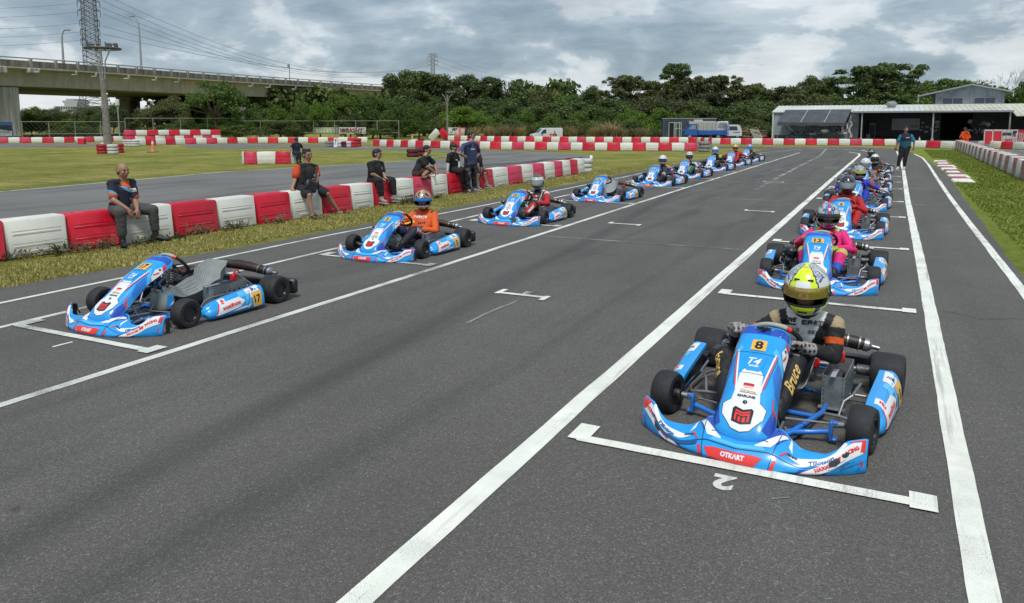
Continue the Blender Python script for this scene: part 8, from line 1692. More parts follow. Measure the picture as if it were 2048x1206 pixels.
simple('tool_cabinet', 'tall metal cabinet frame against the dark garage wall', 'cabinet', [('cabinet_frame', 'roofg', (0, 0, .9), (.62, .4, 1.8), .02), ('cabinet_door', 'gdark', (0, -.215, .85), (.5, .02, 1.5), .01)], tuple(GY(1744, 270, YB-.5).xy)+(0,))
for k, (px, c_) in enumerate(((1727, 'blackp'), (1735, 'roofg'), (1871, 'gdark'), (1990, 'gdark'))): simple('parts_box', ('box of kart parts left of the metal cabinet', 'grey box of parts beside the metal cabinet', 'dark parts box at the foot of the middle post', 'low dark box below the poster wall')[k], 'box', [('box_body', c_, (0, 0, .3), (.6, .5, .6), .03), ('box_lid', 'rimm', (0, 0, .62), (.62, .52, .04), .01)], tuple(GY(px, 270, YB-1.5).xy)+(0,))
# ---- container
def place_at(px, D, rz): p = bearing(px, D); return p, YAW+rz
p, ang = place_at(1325, 88, -.16); ct = thing('shipping_container', 'dark blue-grey corrugated container with white-framed glass doors', 'container', p, ang); M['cont'] = pm('container_paint', (.055, .075, .10), .55, var=.12, c2=(.04, .05, .065), c2s=.6)
L_, h_ = 6.1, zat(1370, 237.5, p); mb = corr(.0, L_, .12, h_, 0, .28, .05); obj('front_wall', mb, 'cont', ct); mb = MB(); mb.box((L_/2, 1.25, h_+.03), (L_+.1, 2.6, .08)); obj('container_roof', mb, 'roofg', ct)
mb = corr(-1.25, 1.25, .12, h_, 0, .28, .05); X = T(0, 1.25, 0)@rotm('Z', -PI/2); mb.v = [tuple(X@Vector(v)) for v in mb.v]; obj('end_wall', mb, 'cont', ct); mb = MB(); mb.box((L_, 1.25, h_/2), (.06, 2.5, h_)); mb.box((L_/2, 2.5, h_/2), (L_, .06, h_)); obj('rear_wall', mb, 'cont', ct)
mb = MB(); mb.box((1.05, -.08, .95), (.55, .05, 1.75)); obj('door_glass', mb, 'black', ct); mb = MB(); mb.box((1.75, -.09, .95), (.75, .05, 1.75)); obj('door_glass', mb, 'glassd', ct)
mb = MB()
for x in (.75, 1.35, 1.55, 1.95, 2.15): mb.box((x, -.11, .95), (.06, .06, 1.85))
mb.box((1.45, -.112, 1.86), (1.46, .06, .06)); mb.box((1.75, -.112, 1.2), (.8, .055, .05)); mb.box((1.45, -.112, .08), (1.46, .06, .06)); obj('door_frame', mb, 'frame_w', ct)
# ---- vehicles, side profiles extruded and bevelled
M['vwhite'] = pm('van_white', (.60, .62, .62), .3, coat=.6, var=.03); M['vblue'] = pm('truck_blue', (.012, .10, .40), .35, coat=.5, var=.08, c2=(.02, .07, .25), c2s=2); M['vglass'] = pm('vehicle_glass', (.03, .04, .045), .08, coat=.6); M['vgrey'] = pm('van_trim', (.05, .05, .055), .6); M['beige'] = pm('beige_body', (.45, .44, .38), .45, var=.05)
def extr(poly, w_, mat, name, par, y0=0., bev=.05):       # polygon in xz, width along y
    mb = MB(); n = len(poly); rows = []; c = (sum(p[0] for p in poly)/n, sum(p[1] for p in poly)/n)
    for y, k in ((0, 1-bev*1.2), (bev, 1.), (w_-bev, 1.), (w_, 1-bev*1.2)): rows.append([(c[0]+(x-c[0])*k, y0+y, c[1]+(z-c[1])*k) for x, z in poly])
    mb.grid(rows, wrap=True, flip=True); b = len(mb.v); mb.f += [tuple(range(b-4*n, b-3*n)), tuple(range(b-n, b))[::-1]]; mb.m += [0, 0]; return obj(name, mb, mat, par, 30)
def wheels(par, xs, w_, R=.32, tw=.2):
    for x in xs:
        for y, s in ((tw/2, -1), (w_-tw/2, 1)):
            mb = tyre_mb(R, tw, R*.58); X = T(x, y, R)@rotm('Z', PI/2); mb.v = [tuple(X@Vector(v)) for v in mb.v]; o = obj('wheel', mb, 'tyre', par); mb = MB(); mb.lathe([(R*.6, 0), (R*.55, .03), (R*.15, .05), (.01, .07)], (x, y+s*tw*.32, R), (x, y+s*tw*2, R), 16); obj('hubcap', mb, 'steel', o)
# white ambulance van, seen three-quarter from the front
p, ang = place_at(1066, 77, .30); v = thing('ambulance_van', 'white ambulance van with dark windscreen parked beyond the far barrier', 'van', p, ang); k = .66
Pv = lambda q: [(x*k, z*k) for x, z in q]
extr(Pv([(0, .35), (.02, .85), (.15, 1.02), (.95, 1.20), (1.65, 1.90), (1.9, 1.97), (4.8, 1.99), (4.95, 1.8), (4.98, .4), (4.9, .3), (.1, .28)]), 1.75*k, 'vwhite', 'van_body', v)
mb = MB(); mb.add([(x*k, y*k, z*k) for x, y, z in ((.98, .12, 1.23), (1.66, .18, 1.86), (1.66, 1.57, 1.86), (.98, 1.63, 1.23))], [(0, 1, 2, 3)], X=T(-.02, 0, .012)); obj('windscreen', mb, 'vglass', v)
mb = MB(); mb.add([(x*k, -.012, z*k) for x, z in ((1.25, 1.15), (1.75, 1.72), (2.2, 1.74), (2.2, 1.15))], [(0, 3, 2, 1)]); obj('side_window', mb, 'vglass', v)
mb = MB(); mb.box((-.0, .875*k, .62*k), (.04, 1.2*k, .16*k), bev=.01); mb.box((.05, .875*k, .36*k), (.1, 1.7*k, .2*k), bev=.03); obj('front_grille', mb, 'vgrey', v)
for y in (.2, 1.55): mb = MB(); mb.box((.03*k, y*k, .80*k), (.08, .32*k, .16*k), bev=.03); obj('headlight', mb, 'visorc', v)
mb = MB(); mb.box((2.3*k, .875*k, 2.06*k), (.3, 1.3*k, .12), bev=.03); obj('roof_bar', mb, 'vgrey', v); mb = MB(); mb.box((1.5*k, -.10, 1.15*k), (.12, .16, .2), bev=.03); obj('wing_mirror', mb, 'vgrey', v)
mb = MB(); S = lambda x, y: (Vector((x, -.014, y)), Vector((0, -1, 0))); cx_, cz_ = 2.95*k, .95*k
for q in ([(-.05, -.16), (.05, -.16), (.05, .16), (-.05, .16)], [(-.16, -.05), (.16, -.05), (.16, .05), (-.16, .05)]): decal(mb, S, 0.002*(1 if q[0][0] > -.1 else 2), 0, poly=[(cx_+x, cz_+y) for x, y in q], L=9)
obj('red_cross', mb, 'print_red' if 'print_red' in M else 'red', v); wheels(v, (.85*k, 4.1*k), 1.75*k, .33*k)
# blue flatbed truck
p, ang = place_at(1369, 82, -.04); v = thing('flatbed_truck', 'blue flatbed truck with a railed cargo bed parked in front of the container', 'truck', p, ang)
extr([(.0, .45), (.02, .95), (.12, 1.08), (.70, 1.70), (.95, 1.74), (1.42, 1.72), (1.46, .45)], 1.55, 'vblue', 'cab', v)
mb = MB(); mb.add([(x, -.012, z) for x, z in ((.42, 1.12), (.82, 1.58), (1.22, 1.60), (1.26, 1.12))], [(0, 3, 2, 1)]); obj('side_window', mb, 'visorc', v); mb = MB(); mb.add([(.14, .15, 1.13), (.66, .2, 1.68), (.66, 1.35, 1.68), (.14, 1.4, 1.13)], [(0, 1, 2, 3)], X=T(-.02, 0, .015)); obj('windscreen', mb, 'vglass', v)
mb = MB(); mb.box((3.05, .78, .78), (3.1, 1.6, .50), bev=.02); obj('cargo_bed', mb, 'vblue', v); mb = MB()
for z in (1.15, 1.35, 1.55, 1.75): mb.tube([(1.5, .02, z), (4.55, .02, z)], .02, 5); mb.tube([(1.5, 1.54, z), (4.55, 1.54, z)], .02, 5)
for x in (1.52, 1.9, 2.4, 2.9, 3.4, 3.9, 4.4, 4.56): mb.tube([(x, .02, 1.0), (x, .02, 1.77)], .022, 5); mb.tube([(x, 1.54, 1.0), (x, 1.54, 1.77)], .022, 5)
obj('bed_rails', mb, 'galvf', v); mb = MB(); mb.box((.75, .78, .42), (1.6, 1.4, .2), bev=.03); mb.box((2.9, .78, .48), (3.0, .9, .14), bev=.02); obj('truck_chassis', mb, 'vgrey', v); mb = MB(); mb.box((.05, -.1, 1.1), (.1, .16, .26), bev=.03); obj('wing_mirror', mb, 'vgrey', v); wheels(v, (.62, 3.7), 1.55, .31)
mb = MB()
for x in (4.62, 4.80): 
    for z in (.7, 1.1, 1.5): mb.tube([(x, .1, z), (x, 1.4, z)], .03, 5)
    for y in (.1, .7, 1.4): mb.tube([(x, y, .5), (x, y, 1.75)], .03, 5)
obj('tail_rack', mb, 'vblue', v)
# beige truck, white cab and white van parked behind
p, ang = place_at(1374, 86.5, -.02); v = thing('box_truck', 'beige truck half hidden behind the blue flatbed, amber lamp on its roof', 'truck', p, ang); extr([(0, .5), (.03, 1.1), (.35, 1.95), (1.2, 2.0), (3.6, 2.0), (3.6, .5)], 1.6, 'beige', 'truck_body', v); mb = MB(); mb.lathe([(.07, 0), (.06, .12), (.01, .15)], (.35, .2, 1.97), (.35, .2, 3), 10); obj('amber_lamp', mb, 'cone', v); mb = MB(); mb.add([(.05, .12, 1.15), (.33, .2, 1.88), (.33, 1.4, 1.88), (.05, 1.48, 1.15)], [(0, 1, 2, 3)], X=T(-.03, 0, .01)); obj('windscreen', mb, 'vglass', v); mb = MB(); mb.box((1.4, .8, 2.1), (1.0, .9, .2), bev=.03); obj('roof_box', mb, 'beige', v); wheels(v, (.6, 2.9), 1.6, .33)
p, ang = place_at(1432, 85, -.05); v = thing('small_truck', 'white truck cab with side windows behind the rails of the blue flatbed', 'truck', p, ang); extr([(0, .45), (.05, 1.2), (.25, 2.0), (1.35, 2.02), (1.5, 1.3), (1.5, .45)], 1.5, 'vwhite', 'cab', v); mb = MB(); mb.add([(x, -.012, z) for x, z in ((.22, 1.25), (.36, 1.85), (1.22, 1.86), (1.35, 1.25))], [(0, 3, 2, 1)]); obj('side_window', mb, 'visorc', v); mb = MB(); mb.box((.75, .75, .4), (1.3, 1.2, .2), bev=.03); obj('truck_chassis', mb, 'vgrey', v); wheels(v, (.5,), 1.5, .3)
p, ang = place_at(1456, 84, -.10); v = thing('microvan', 'small white van with a sloping rear seen behind the blue truck tail', 'van', p, ang); extr([(0, .35), (0, 1.45), (.12, 1.62), (1.1, 1.62), (1.35, 1.5), (1.55, 1.0), (1.58, .35)], 1.4, 'vwhite', 'van_body', v); mb = MB(); mb.add([(x, -.012, z) for x, z in ((.15, 1.0), (.15, 1.45), (1.0, 1.45), (1.1, 1.0))], [(0, 3, 2, 1)]); obj('side_window', mb, 'vglass', v)
mb = MB(); decal(mb, lambda x, y: (Vector((x, -.016, y)), Vector((0, -1, 0))), 0, 0, text='公務車', size=.16, width=.8, at=(.95, .78), L=9); obj('side_print', mb, 'inkblue', v); mb = MB(); mb.box((.8, .7, .3), (1.5, 1.3, .12), bev=.03); obj('bumper', mb, 'vgrey', v); wheels(v, (1.1,), 1.4, .28)
# pallets and planks
M['plank'] = pm('raw_plank', (.38, .26, .14), .8, var=.2, rnd=.3)
t = thing('plank_pile', 'heap of pale timber planks between the bushes and the garage', 'timber', bearing(1503, 86)); r = random.Random(2)
for k in range(22): mb = MB(); mb.box((0, 0, 0), (r.uniform(1.2, 2.4), .10, .035)); o = obj('plank', mb, 'plank', t); o.location = (r.uniform(-1., .8), r.uniform(-.5, .5), .15+k*.045+r.uniform(0, .1)); o.rotation_euler = (r.uniform(-.2, .2), r.uniform(-.5, .35), r.uniform(-.4, .8))
for k in range(6): mb = MB(); mb.box((0, 0, 0), (.06, .05, 1.4)); o = obj('plank', mb, 'frame_w', t); o.location = (.3+k*.17, -.6, .5); o.rotation_euler = (-.3, -.55, 0)
p, ang = place_at(1519, 88, 0); t = thing('cargo_cage', 'small wire trolley with red base beside the garage corner', 'trolley', p, ang); mb = MB(); mb.box((.4, 0, .25), (.9, .6, .12), bev=.02); obj('cage_base', mb, 'conered', t); mb = MB()
for k in range(5): mb.tube([(k*.2, -.3, .3), (k*.2, -.3, .95)], .015, 4)
for z in (.45, .7, .95): mb.tube([(0, -.3, z), (.8, -.3, z)], .015, 4)
obj('cage_wire', mb, 'galvf', t)
# ================================================================ trees
M['bark'] = pm('bark', (.10, .08, .06), .9, var=.3, bump=.5, bs=15); M['barkp'] = pm('pale_bark', (.20, .18, .14), .9, var=.3)
M['leafd'] = leafmat('leaf_dark', (.030, .052, .017), (.085, .125, .036), (.18, .23, .07), .22); M['leafm'] = leafmat('leaf_mid', (.032, .062, .014), (.09, .155, .030), (.20, .29, .06), .25); M['leafb'] = leafmat('leaf_bright', (.04, .085, .012), (.11, .20, .024), (.22, .34, .05), .28)
M['leafo'] = leafmat('leaf_olive', (.044, .055, .020), (.105, .122, .045), (.20, .215, .085), .22); M['reed'] = leafmat('reed_blade', (.17, .135, .06), (.34, .27, .14), (.50, .41, .24), .25, scale=.5); M['reedg'] = leafmat('reed_green', (.07, .09, .03), (.14, .17, .06), (.28, .28, .13), .25, scale=.5)
def crown_mesh(name, kind, seed, n=5200):
    """unit tree: height 8, radius about 4; leaf clumps on the skins of many boughs, gaps between them"""
    r = np.random.default_rng(seed); C_ = []
    if kind == 'dome':
        for i in range(30):
            a = r.uniform(0, 2*PI); q = r.uniform(0, 1)**.6; z = r.uniform(0, 1); C_.append((q*3.3*math.cos(a), q*3.3*math.sin(a), 3.0+3.6*z*(1-.55*q*q)+r.uniform(-.4, .4), r.uniform(.75, 1.45)))
    elif kind == 'bush':
        for i in range(34):
            a = r.uniform(0, 2*PI); q = r.uniform(0, 1)**.6; C_.append((q*3.4*math.cos(a), q*3.4*math.sin(a), .7+6.3*r.uniform(0, 1)*(1-.6*q*q), r.uniform(.8, 1.5)))
    elif kind == 'tall':
        for i in range(64):
            a = r.uniform(0, 2*PI); z = r.uniform(0, 1)**.9; q = (r.uniform(.05, 1))*(1-.5*z*z); C_.append((q*3.3*math.cos(a), q*3.3*math.sin(a), 1.6+5.6*z, r.uniform(.35, .95)))
    elif kind == 'feather':
        for i in range(110):
            a = r.uniform(0, 2*PI); z = r.uniform(0, 1)**.9; q = r.uniform(.05, 1)*(1-.42*z*z); C_.append((q*3.6*math.cos(a), q*3.6*math.sin(a), 1.4+6.2*z, r.uniform(.2, .6)))
    elif kind == 'umbrella':
        for i in range(30):
            a = r.uniform(0, 2*PI); q = r.uniform(0, 1)**.5; C_.append((q*3.6*math.cos(a), q*3.6*math.sin(a), 4.5+2.3*(1-q*q)+r.uniform(-1.1, .5), r.uniform(.6, 1.15)))
    C_ = np.array(C_); wt = C_[:, 3]**2; wt /= wt.sum(); k = r.choice(len(C_), n, p=wt); d = r.normal(0, 1, (n, 3)); d /= np.linalg.norm(d, axis=1)[:, None]; d[:, 2] = np.where(d[:, 2] < -.35, -d[:, 2], d[:, 2])
    rad = C_[k, 3]*r.uniform(.35, 1.28, n); c = C_[k, :3]+d*rad[:, None]*[1, 1, .8]; c[:, 2] = np.maximum(c[:, 2], .15)
    nn = d*.9+r.normal(0, .55, (n, 3)); nn /= np.linalg.norm(nn, axis=1)[:, None]; u = np.cross(nn, r.normal(0, 1, (n, 3))); u /= np.linalg.norm(u, axis=1)[:, None]; v = np.cross(nn, u)
    s = r.uniform(.075, .175, n)*(1 if kind != 'feather' else .8); el = 1.0 if kind != 'feather' else 1.8
    q = np.stack([c-u*(s*el)[:, None], c-v*(s*.62)[:, None]+nn*(s*.2)[:, None], c+u*(s*el)[:, None], c+v*(s*.62)[:, None]+nn*(s*.2)[:, None]], 1).reshape(-1, 3)
    me = bpy.data.meshes.new(name); me.from_pydata(q.tolist(), [], np.arange(4*n).reshape(-1, 4).tolist()); return me, C_
def trunk_mesh(C_, kind, seed):
    r = random.Random(seed); mb = MB(); b = V3((r.uniform(-.2, .2), r.uniform(-.2, .2), 2.6 if kind != 'umbrella' else 3.4)); h = 0 if kind != 'x' else 0
    mb.tube([(0, 0, -.1), (r.uniform(-.1, .1), 0, 1.2), b], [.24, .19, .15], 8)
    for i in range(len(C_)):
        if i % 3 and kind != 'umbrella' and i % 2: continue
        c = V3(C_[i][:3]); m_ = b.lerp(c, .5)+V3((r.uniform(-.3, .3), r.uniform(-.3, .3), -.25)); mb.tube([b-V3((0, 0, r.uniform(0, .8))), m_, c], [.085, .055, .02], 5, caps=False)
    return mb
TM = {}
def tree(kind, v, mat, px, top, D, wpx, label, base=None, name='tree', bark='bark', group='trees and bushes behind the circuit', low=0.):
    key = (kind, v, mat)
    if key not in TM:
        me, C_ = crown_mesh('crown', kind, 100+v*7+len(kind), 12500 if kind in ('dome', 'tall', 'feather') else 8500); me.materials.append(M[mat]); tm = trunk_mesh(C_, kind, v).mesh('trunk', mats_of(bark)); z = max(q.co.z for q in me.vertices); rr = max(abs(q.co.x) for q in me.vertices); TM[key] = (me, tm, z, rr)
    me, tm, z, rr = TM[key]; p = bearing(px, D); H_ = zat(px, top, p)+.0; R_ = wpx/FPX*D/2
    t = thing(name, label, 'tree' if name == 'tree' else 'bush', (p.x, p.y, 0), RNG.uniform(0, 6.28), group); t.scale = (R_/rr, R_/rr, H_/z)
    o = obj('crown', me, None, t); obj('trunk' if name == 'tree' else 'stems', tm, None, t); return t
TL = [ # kind, variant, material, x, top, distance, width in photo px, label
 ('bush', 0, 'leafm', 62, 224, 100, 60, 'round mid green bush right of the bridge pier, under the bridge'), ('bush', 1, 'leafd', 92, 233, 104, 56, 'dark low bush under the bridge beside the pier'), ('bush', 2, 'leafb', 132, 229, 96, 88, 'bright green spreading bush under the bridge, left of the floodlight pole'), ('bush', 0, 'leafb', 168, 226, 99, 66, 'bright green bush nearest the floodlight pole, under the bridge'),
 ('dome', 1, 'leafd', 74, 212, 230, 70, 'far dark tree under the bridge, near the pier'), ('dome', 2, 'leafo', 108, 214, 240, 70, 'far olive tree left of the stepped tower'), ('dome', 0, 'leafo', 160, 212, 245, 60, 'far olive tree right of the stepped tower'), ('tall', 1, 'leafd', 200, 212, 200, 50, 'far dark tree behind the floodlight pole'),
 ('dome', 0, 'leafd', 188, 213, 92, 58, 'dark tree just left of the floodlight pole'), ('dome', 2, 'leafd', 226, 204, 90, 62, 'dark tree right of the floodlight pole in front of the bridge columns'),
 ('bush', 1, 'leafd', 262, 242, 86, 60, 'low dark bush below the bridge columns'), ('dome', 1, 'leafo', 300, 206, 84, 74, 'olive tree in front of the bridge, left of the broad green tree'), ('dome', 2, 'leafo', 345, 188, 85, 78, 'taller olive tree touching the bridge girder'), ('bush', 2, 'leafd', 372, 232, 80, 80, 'dark undergrowth behind the double-height wall'),
 ('umbrella', 0, 'leafm', 432, 160, 78, 128, 'broad green umbrella-shaped tree in front of the bridge'), ('bush', 0, 'leafm', 420, 226, 80, 90, 'mid green bush under the umbrella-shaped tree'), ('bush', 1, 'leafb', 478, 216, 79, 74, 'bright bush right of the umbrella-shaped tree'), ('bush', 2, 'leafm', 520, 205, 82, 80, 'mid green bush above the wire fence'),
 ('bush', 0, 'leafb', 560, 208, 78, 76, 'yellow green bush behind the fence, left of the banners'), ('bush', 1, 'leafm', 604, 199, 80, 78, 'green bush left of the TILLETT banner'), ('dome', 1, 'leafb', 640, 203, 76, 62, 'yellow green tree directly over the TILLETT banner'), ('dome', 0, 'leafm', 690, 183, 79, 96, 'rounded green tree over the WRIGHT banner'), ('bush', 2, 'leafd', 700, 222, 76.5, 80, 'dark bush hanging over the WRIGHT banner'),
 ('dome', 2, 'leafm', 745, 184, 80, 92, 'green tree right of the WRIGHT banner'), ('bush', 1, 'leafm', 790, 196, 77, 90, 'green bush above the loose tyre piles'), ('bush', 0, 'leafm', 838, 204, 78, 76, 'green bush left of the slim floodlight pole'), ('bush', 2, 'leafd', 880, 232, 79, 60, 'dark bush behind the PIT board'),
 ('dome', 0, 'leafb', 935, 210, 84, 118, 'bright dome-shaped bush right of the slim floodlight pole'), ('bush', 1, 'leafm', 1000, 226, 86, 76, 'green bush behind the tall reeds, left of the ambulance van'), ('bush', 0, 'leafb', 1050, 220, 88, 84, 'green bush above the ambulance van'), ('bush', 2, 'leafm', 1108, 222, 88, 84, 'green bush right above the ambulance van'),
 ('bush', 1, 'leafm', 1160, 218, 87, 82, 'green bush between van and container'), ('bush', 0, 'leafm', 1215, 212, 90, 96, 'rounded green bush over the middle reeds'), ('bush', 2, 'leafb', 1268, 216, 91, 92, 'bright bush left of the container'), ('bush', 1, 'leafb', 1325, 214, 94, 98, 'bright bush standing over the container'), ('bush', 0, 'leafm', 1380, 220, 96, 80, 'green bush behind the container roof'),
 ('tall', 0, 'leafd', 806, 138, 100, 84, 'tall dark tree at the end of the bridge'), ('tall', 1, 'leafd', 848, 141, 104, 76, 'tall dark tree left of the green-grey pylon'), ('tall', 2, 'leafd', 890, 146, 103, 76, 'tall dark tree in front of the green-grey pylon'), ('tall', 0, 'leafd', 930, 146, 105, 72, 'tall dark tree right of the slim floodlight pole'), ('tall', 1, 'leafd', 972, 152, 104, 80, 'tall dark tree over the bright dome-shaped bush'), ('dome', 1, 'leafd', 1025, 160, 106, 92, 'dark rounded tree with a ragged top over the reeds'),
 ('dome', 2, 'leafo', 1095, 175, 112, 96, 'lower olive tree left of the small distant pylon'), ('dome', 0, 'leafm', 1140, 186, 108, 70, 'rounded tree in front of the small distant pylon'), ('tall', 2, 'leafd', 1182, 170, 112, 62, 'dark tree just right of the small distant pylon'), ('feather', 0, 'leafo', 1248, 148, 108, 104, 'feathery olive tree with an airy top over the reeds'), ('feather', 1, 'leafo', 1300, 160, 106, 84, 'feathery olive tree left of the tallest tree'),
 ('feather', 2, 'leafd', 1352, 124, 110, 86, 'tallest dark airy tree, above the container'), ('feather', 0, 'leafo', 1398, 150, 106, 90, 'olive airy tree above the blue truck'), ('feather', 1, 'leafo', 1442, 150, 108, 80, 'airy olive tree above the small white van'), ('feather', 2, 'leafo', 1484, 168, 106, 84, 'olive tree above the timber planks'), ('dome', 1, 'leafm', 1520, 164, 112, 110, 'broad green tree left of the garage'), ('tall', 1, 'leafo', 1566, 172, 108, 84, 'olive tree behind the left end of the garage'),
 ('tall', 2, 'leafd', 1618, 149, 112, 62, 'narrow dark tree behind the canopy'), ('tall', 0, 'leafd', 1650, 152, 110, 70, 'dark tree behind the canopy right of the narrow one'), ('feather', 1, 'leafd', 1722, 130, 108, 126, 'large airy tree behind the garage roof'), ('feather', 2, 'leafd', 1785, 124, 109, 120, 'largest airy tree, over the standing man'), ('feather', 0, 'leafd', 1755, 160, 107, 130, 'dark airy growth below the two largest trees'), ('dome', 2, 'leafo', 1838, 168, 116, 80, 'olive tree left of the gabled hall'), ('tall', 1, 'leafm', 1878, 156, 118, 74, 'green tree over the left eave of the gabled hall'),
 ('dome', 0, 'leafm', 1950, 156, 122, 140, 'broad green tree behind the gabled hall'), ('tall', 0, 'leafd', 1915, 160, 120, 60, 'dark tree over the ridge of the gabled hall'), ('dome', 1, 'leafm', 2030, 162, 118, 110, 'green tree right of the gabled hall'), ('bush', 1, 'leafd', 2045, 190, 112, 90, 'dark bush beside the right wall of the gabled hall'),
 ('dome', 1, 'leafo', 1600, 186, 104, 110, 'low olive growth behind the canopy ridge'), ('dome', 0, 'leafd', 1690, 186, 104, 120, 'dark low growth behind the garage roof vent side'), ('dome', 2, 'leafm', 1800, 184, 104, 120, 'green low growth behind the roof ventilator'), ('dome', 1, 'leafd', 1540, 200, 100, 90, 'dark low growth at the garage corner'), ('dome', 0, 'leafd', 1470, 205, 98, 100, 'dark growth over the small white van'), ('dome', 2, 'leafd', 1400, 196, 100, 110, 'dark growth behind the container'), ('dome', 1, 'leafo', 1320, 190, 100, 110, 'olive growth between the container bush and the tall airy trees'), ('dome', 0, 'leafd', 1240, 194, 100, 110, 'dark growth behind the rounded green bush'), ('dome', 2, 'leafd', 1150, 200, 99, 110, 'dark growth behind the bush between van and container'), ('dome', 1, 'leafd', 1070, 202, 99, 110, 'dark growth behind the bush over the ambulance van'),
 ('dome', 0, 'leafd', 985, 192, 98, 100, 'dark growth behind the bright dome-shaped bush'), ('bush', 2, 'leafd', 880, 190, 96, 110, 'dark growth right behind the slim floodlight pole'), ('bush', 0, 'leafd', 810, 190, 95, 110, 'dark growth under the first tall dark tree'), ('bush', 1, 'leafd', 1020, 236, 84, 110, 'dark undergrowth behind the left reeds'), ('bush', 2, 'leafd', 1130, 238, 84, 100, 'dark undergrowth behind the ambulance van'), ('bush', 0, 'leafd', 1250, 238, 86, 130, 'dark undergrowth behind the middle reeds'), ('bush', 1, 'leafd', 1500, 236, 92, 120, 'dark undergrowth behind the timber planks'), ('bush', 1, 'leafd', 560, 240, 76.5, 120, 'dark undergrowth behind the fence left of the banners'), ('bush', 2, 'leafd', 470, 244, 76.5, 110, 'dark undergrowth right of the double-height wall'), ('bush', 0, 'leafd', 760, 240, 75.5, 110, 'dark undergrowth behind the loose tyre piles'),
 ('bush', 0, 'leafd', 150, 250, 88, 130, 'dim hedge foot behind the chain link fence'), ('bush', 2, 'leafd', 330, 246, 82, 110, 'dark hedge foot behind the double-height wall')]
for kind, v, mat, px, top, D, wpx, lb in TL:
    if 250 < px < 895 and D < 92: D += 9.5
    if kind != 'bush' and D > 97 and 780 < px < 1900: wpx *= 1.38
    tree(kind, v, mat, px, top, D, wpx, lb, name='bush' if kind == 'bush' else 'tree', bark='barkp' if kind == 'feather' else 'bark')
# far wood closing the view
def wood(name, px0, px1, D, h, n, mat, seed, label=None):
    r = np.random.default_rng(seed); a, b = bearing(px0, D), bearing(px1, D); t = r.uniform(0, 1, n); k = np.floor(t*26); hh = h*(.75+.25*np.sin(k*2.3+seed)+.12*np.sin(t*190)); z = r.uniform(0, 1, n)**.8*hh; dp = r.uniform(0, 9, n)
    c = np.c_[a.x+(b.x-a.x)*t, a.y+(b.y-a.y)*t+dp, z]; u = r.normal(0, 1, (n, 3)); u /= np.linalg.norm(u, axis=1)[:, None]; v = np.cross(u, r.normal(0, 1, (n, 3))); v /= np.linalg.norm(v, axis=1)[:, None]; s = r.uniform(.3, .8, n)[:, None]
    q = np.stack([c-u*s, c-v*s*.6, c+u*s, c+v*s*.6], 1).reshape(-1, 3); me = bpy.data.meshes.new(name); me.from_pydata(q.tolist(), [], np.arange(4*n).reshape(-1, 4).tolist()); me.materials.append(M[mat]); o = bpy.data.objects.new(name, me); COL.objects.link(o); return props(o, label, None, None, 'stuff')
wood('far_wood', -700, 290, 300, 6.6, 16000, 'leafd', 1); wood('far_wood', 285, 2700, 128, 8.2, 60000, 'leafd', 2); wood('far_wood', 2040, 2900, 105, 7, 9000, 'leafm', 3)
# bare twiggy tree at the right edge
p = bearing(2034, 130); t = thing('bare_tree', 'leafless grey tree at the edge beyond the gabled hall', 'tree', p); r = random.Random(8); mb = MB()
def br(a, d, L, rr, k):
    b = a+d*L; mb.tube([a, (a+b)/2+V3((r.uniform(-.1, .1)*L, 0, 0)), b], [rr, rr*.8, rr*.55], 4, caps=False)
    if k:
        for _ in range(3): br(b, (d+V3((r.uniform(-.8, .8), r.uniform(-.5, .5), r.uniform(-.1, .6)))).normalized(), L*.72, rr*.6, k-1)
H9 = zat(2034, 152, p); br(V3((0, 0, 0)), V3((0, 0, 1)), H9*.40, .14, 4); obj('branches', mb, 'barkp', t)
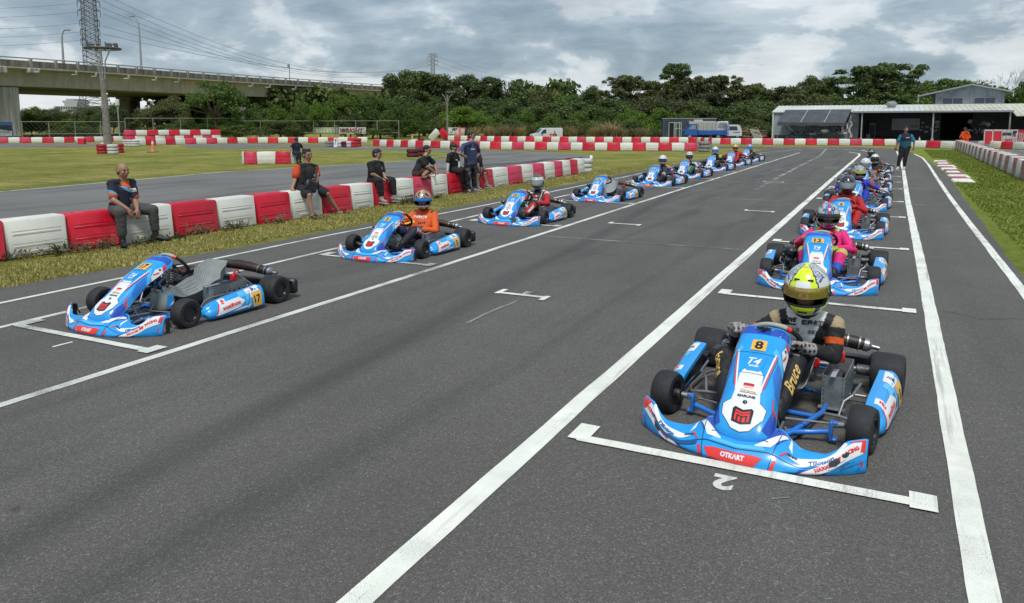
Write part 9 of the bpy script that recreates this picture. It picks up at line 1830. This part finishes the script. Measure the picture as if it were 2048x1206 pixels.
# tall reeds
def reed_mesh(seed, n=620, mat='reed'):
    r = np.random.default_rng(seed); V = []; F_ = []
    for i in range(n):
        a = r.uniform(0, 2*PI); b0 = np.array([r.normal(0, .35), r.normal(0, .35), 0.]); H_ = r.uniform(.6, 1.)*2.6; out = r.uniform(.15, 1.)*1.9; w_ = r.uniform(.018, .04); pr = None
        dv = np.array([math.cos(a), math.sin(a), 0]); sd_ = np.array([-math.sin(a), math.cos(a), 0]); dr = r.uniform(.1, .75); K = 5
        for k in range(K+1):
            t = k/K; c = b0+dv*out*t**1.6+np.array([0, 0, H_*(t*1.25-dr*t**3.0)]); ww = w_*(1-t*.85); V += [c-sd_*ww, c+sd_*ww]
            if k: o = len(V)-4; F_.append((o, o+1, o+3, o+2))
    me = bpy.data.meshes.new('reed_blades'); me.from_pydata([tuple(v) for v in V], [], F_); me.materials.append(M[mat]); return me
RM = [reed_mesh(1), reed_mesh(2), reed_mesh(3, 520, 'reedg'), reed_mesh(4, 620)]
for k, (px, top, D, wpx, v, lb) in enumerate(((948, 250, 78, 40, 0, 'brown reeds just behind the standing man'), (980, 246, 80, 44, 1, 'tall straw reeds left of the ambulance van'), (1010, 244, 81, 46, 3, 'straw reeds between the dark bushes and the van'), (1040, 247, 81, 40, 0, 'straw reeds touching the van front'), (1052, 240, 85, 60, 2, 'greenish reeds behind the ambulance van'), (1128, 240, 84, 66, 2, 'green topped reed clump right of the van'), (1140, 247, 82, 60, 1, 'big brown reed clump right of the van'), (1190, 250, 83, 40, 0, 'small brown reeds between the two big clumps'), (1206, 234, 86, 70, 2, 'green crowned middle reed clump'), (1220, 240, 83, 70, 3, 'large brown middle reed clump'), (1243, 252, 83, 34, 1, 'thin reeds right of the middle clump'), (1284, 252, 83, 46, 0, 'brown reed mound left of the container'), (1440, 238, 90, 70, 2, 'pale green reeds above the blue truck'), (1478, 244, 89, 46, 2, 'pale green reeds over the small white van'), (1530, 246, 92, 60, 2, 'green reeds beside the garage corner'), (1314, 255, 86, 30, 2, 'small green reeds against the container'))):
    p = bearing(px, D); H_ = zat(px, top, p); t = obj('reed_clump', RM[v], None); t.location = (p.x, p.y, 0); t.rotation_euler = (0, 0, k*1.7); R_ = wpx/FPX*D/2; t.scale = (R_/1.7, R_/1.7, H_/2.75); props(t, lb, 'reeds', 'tall reeds beyond the far barrier')
obj_ = bpy.data.objects.get('racing_kart')
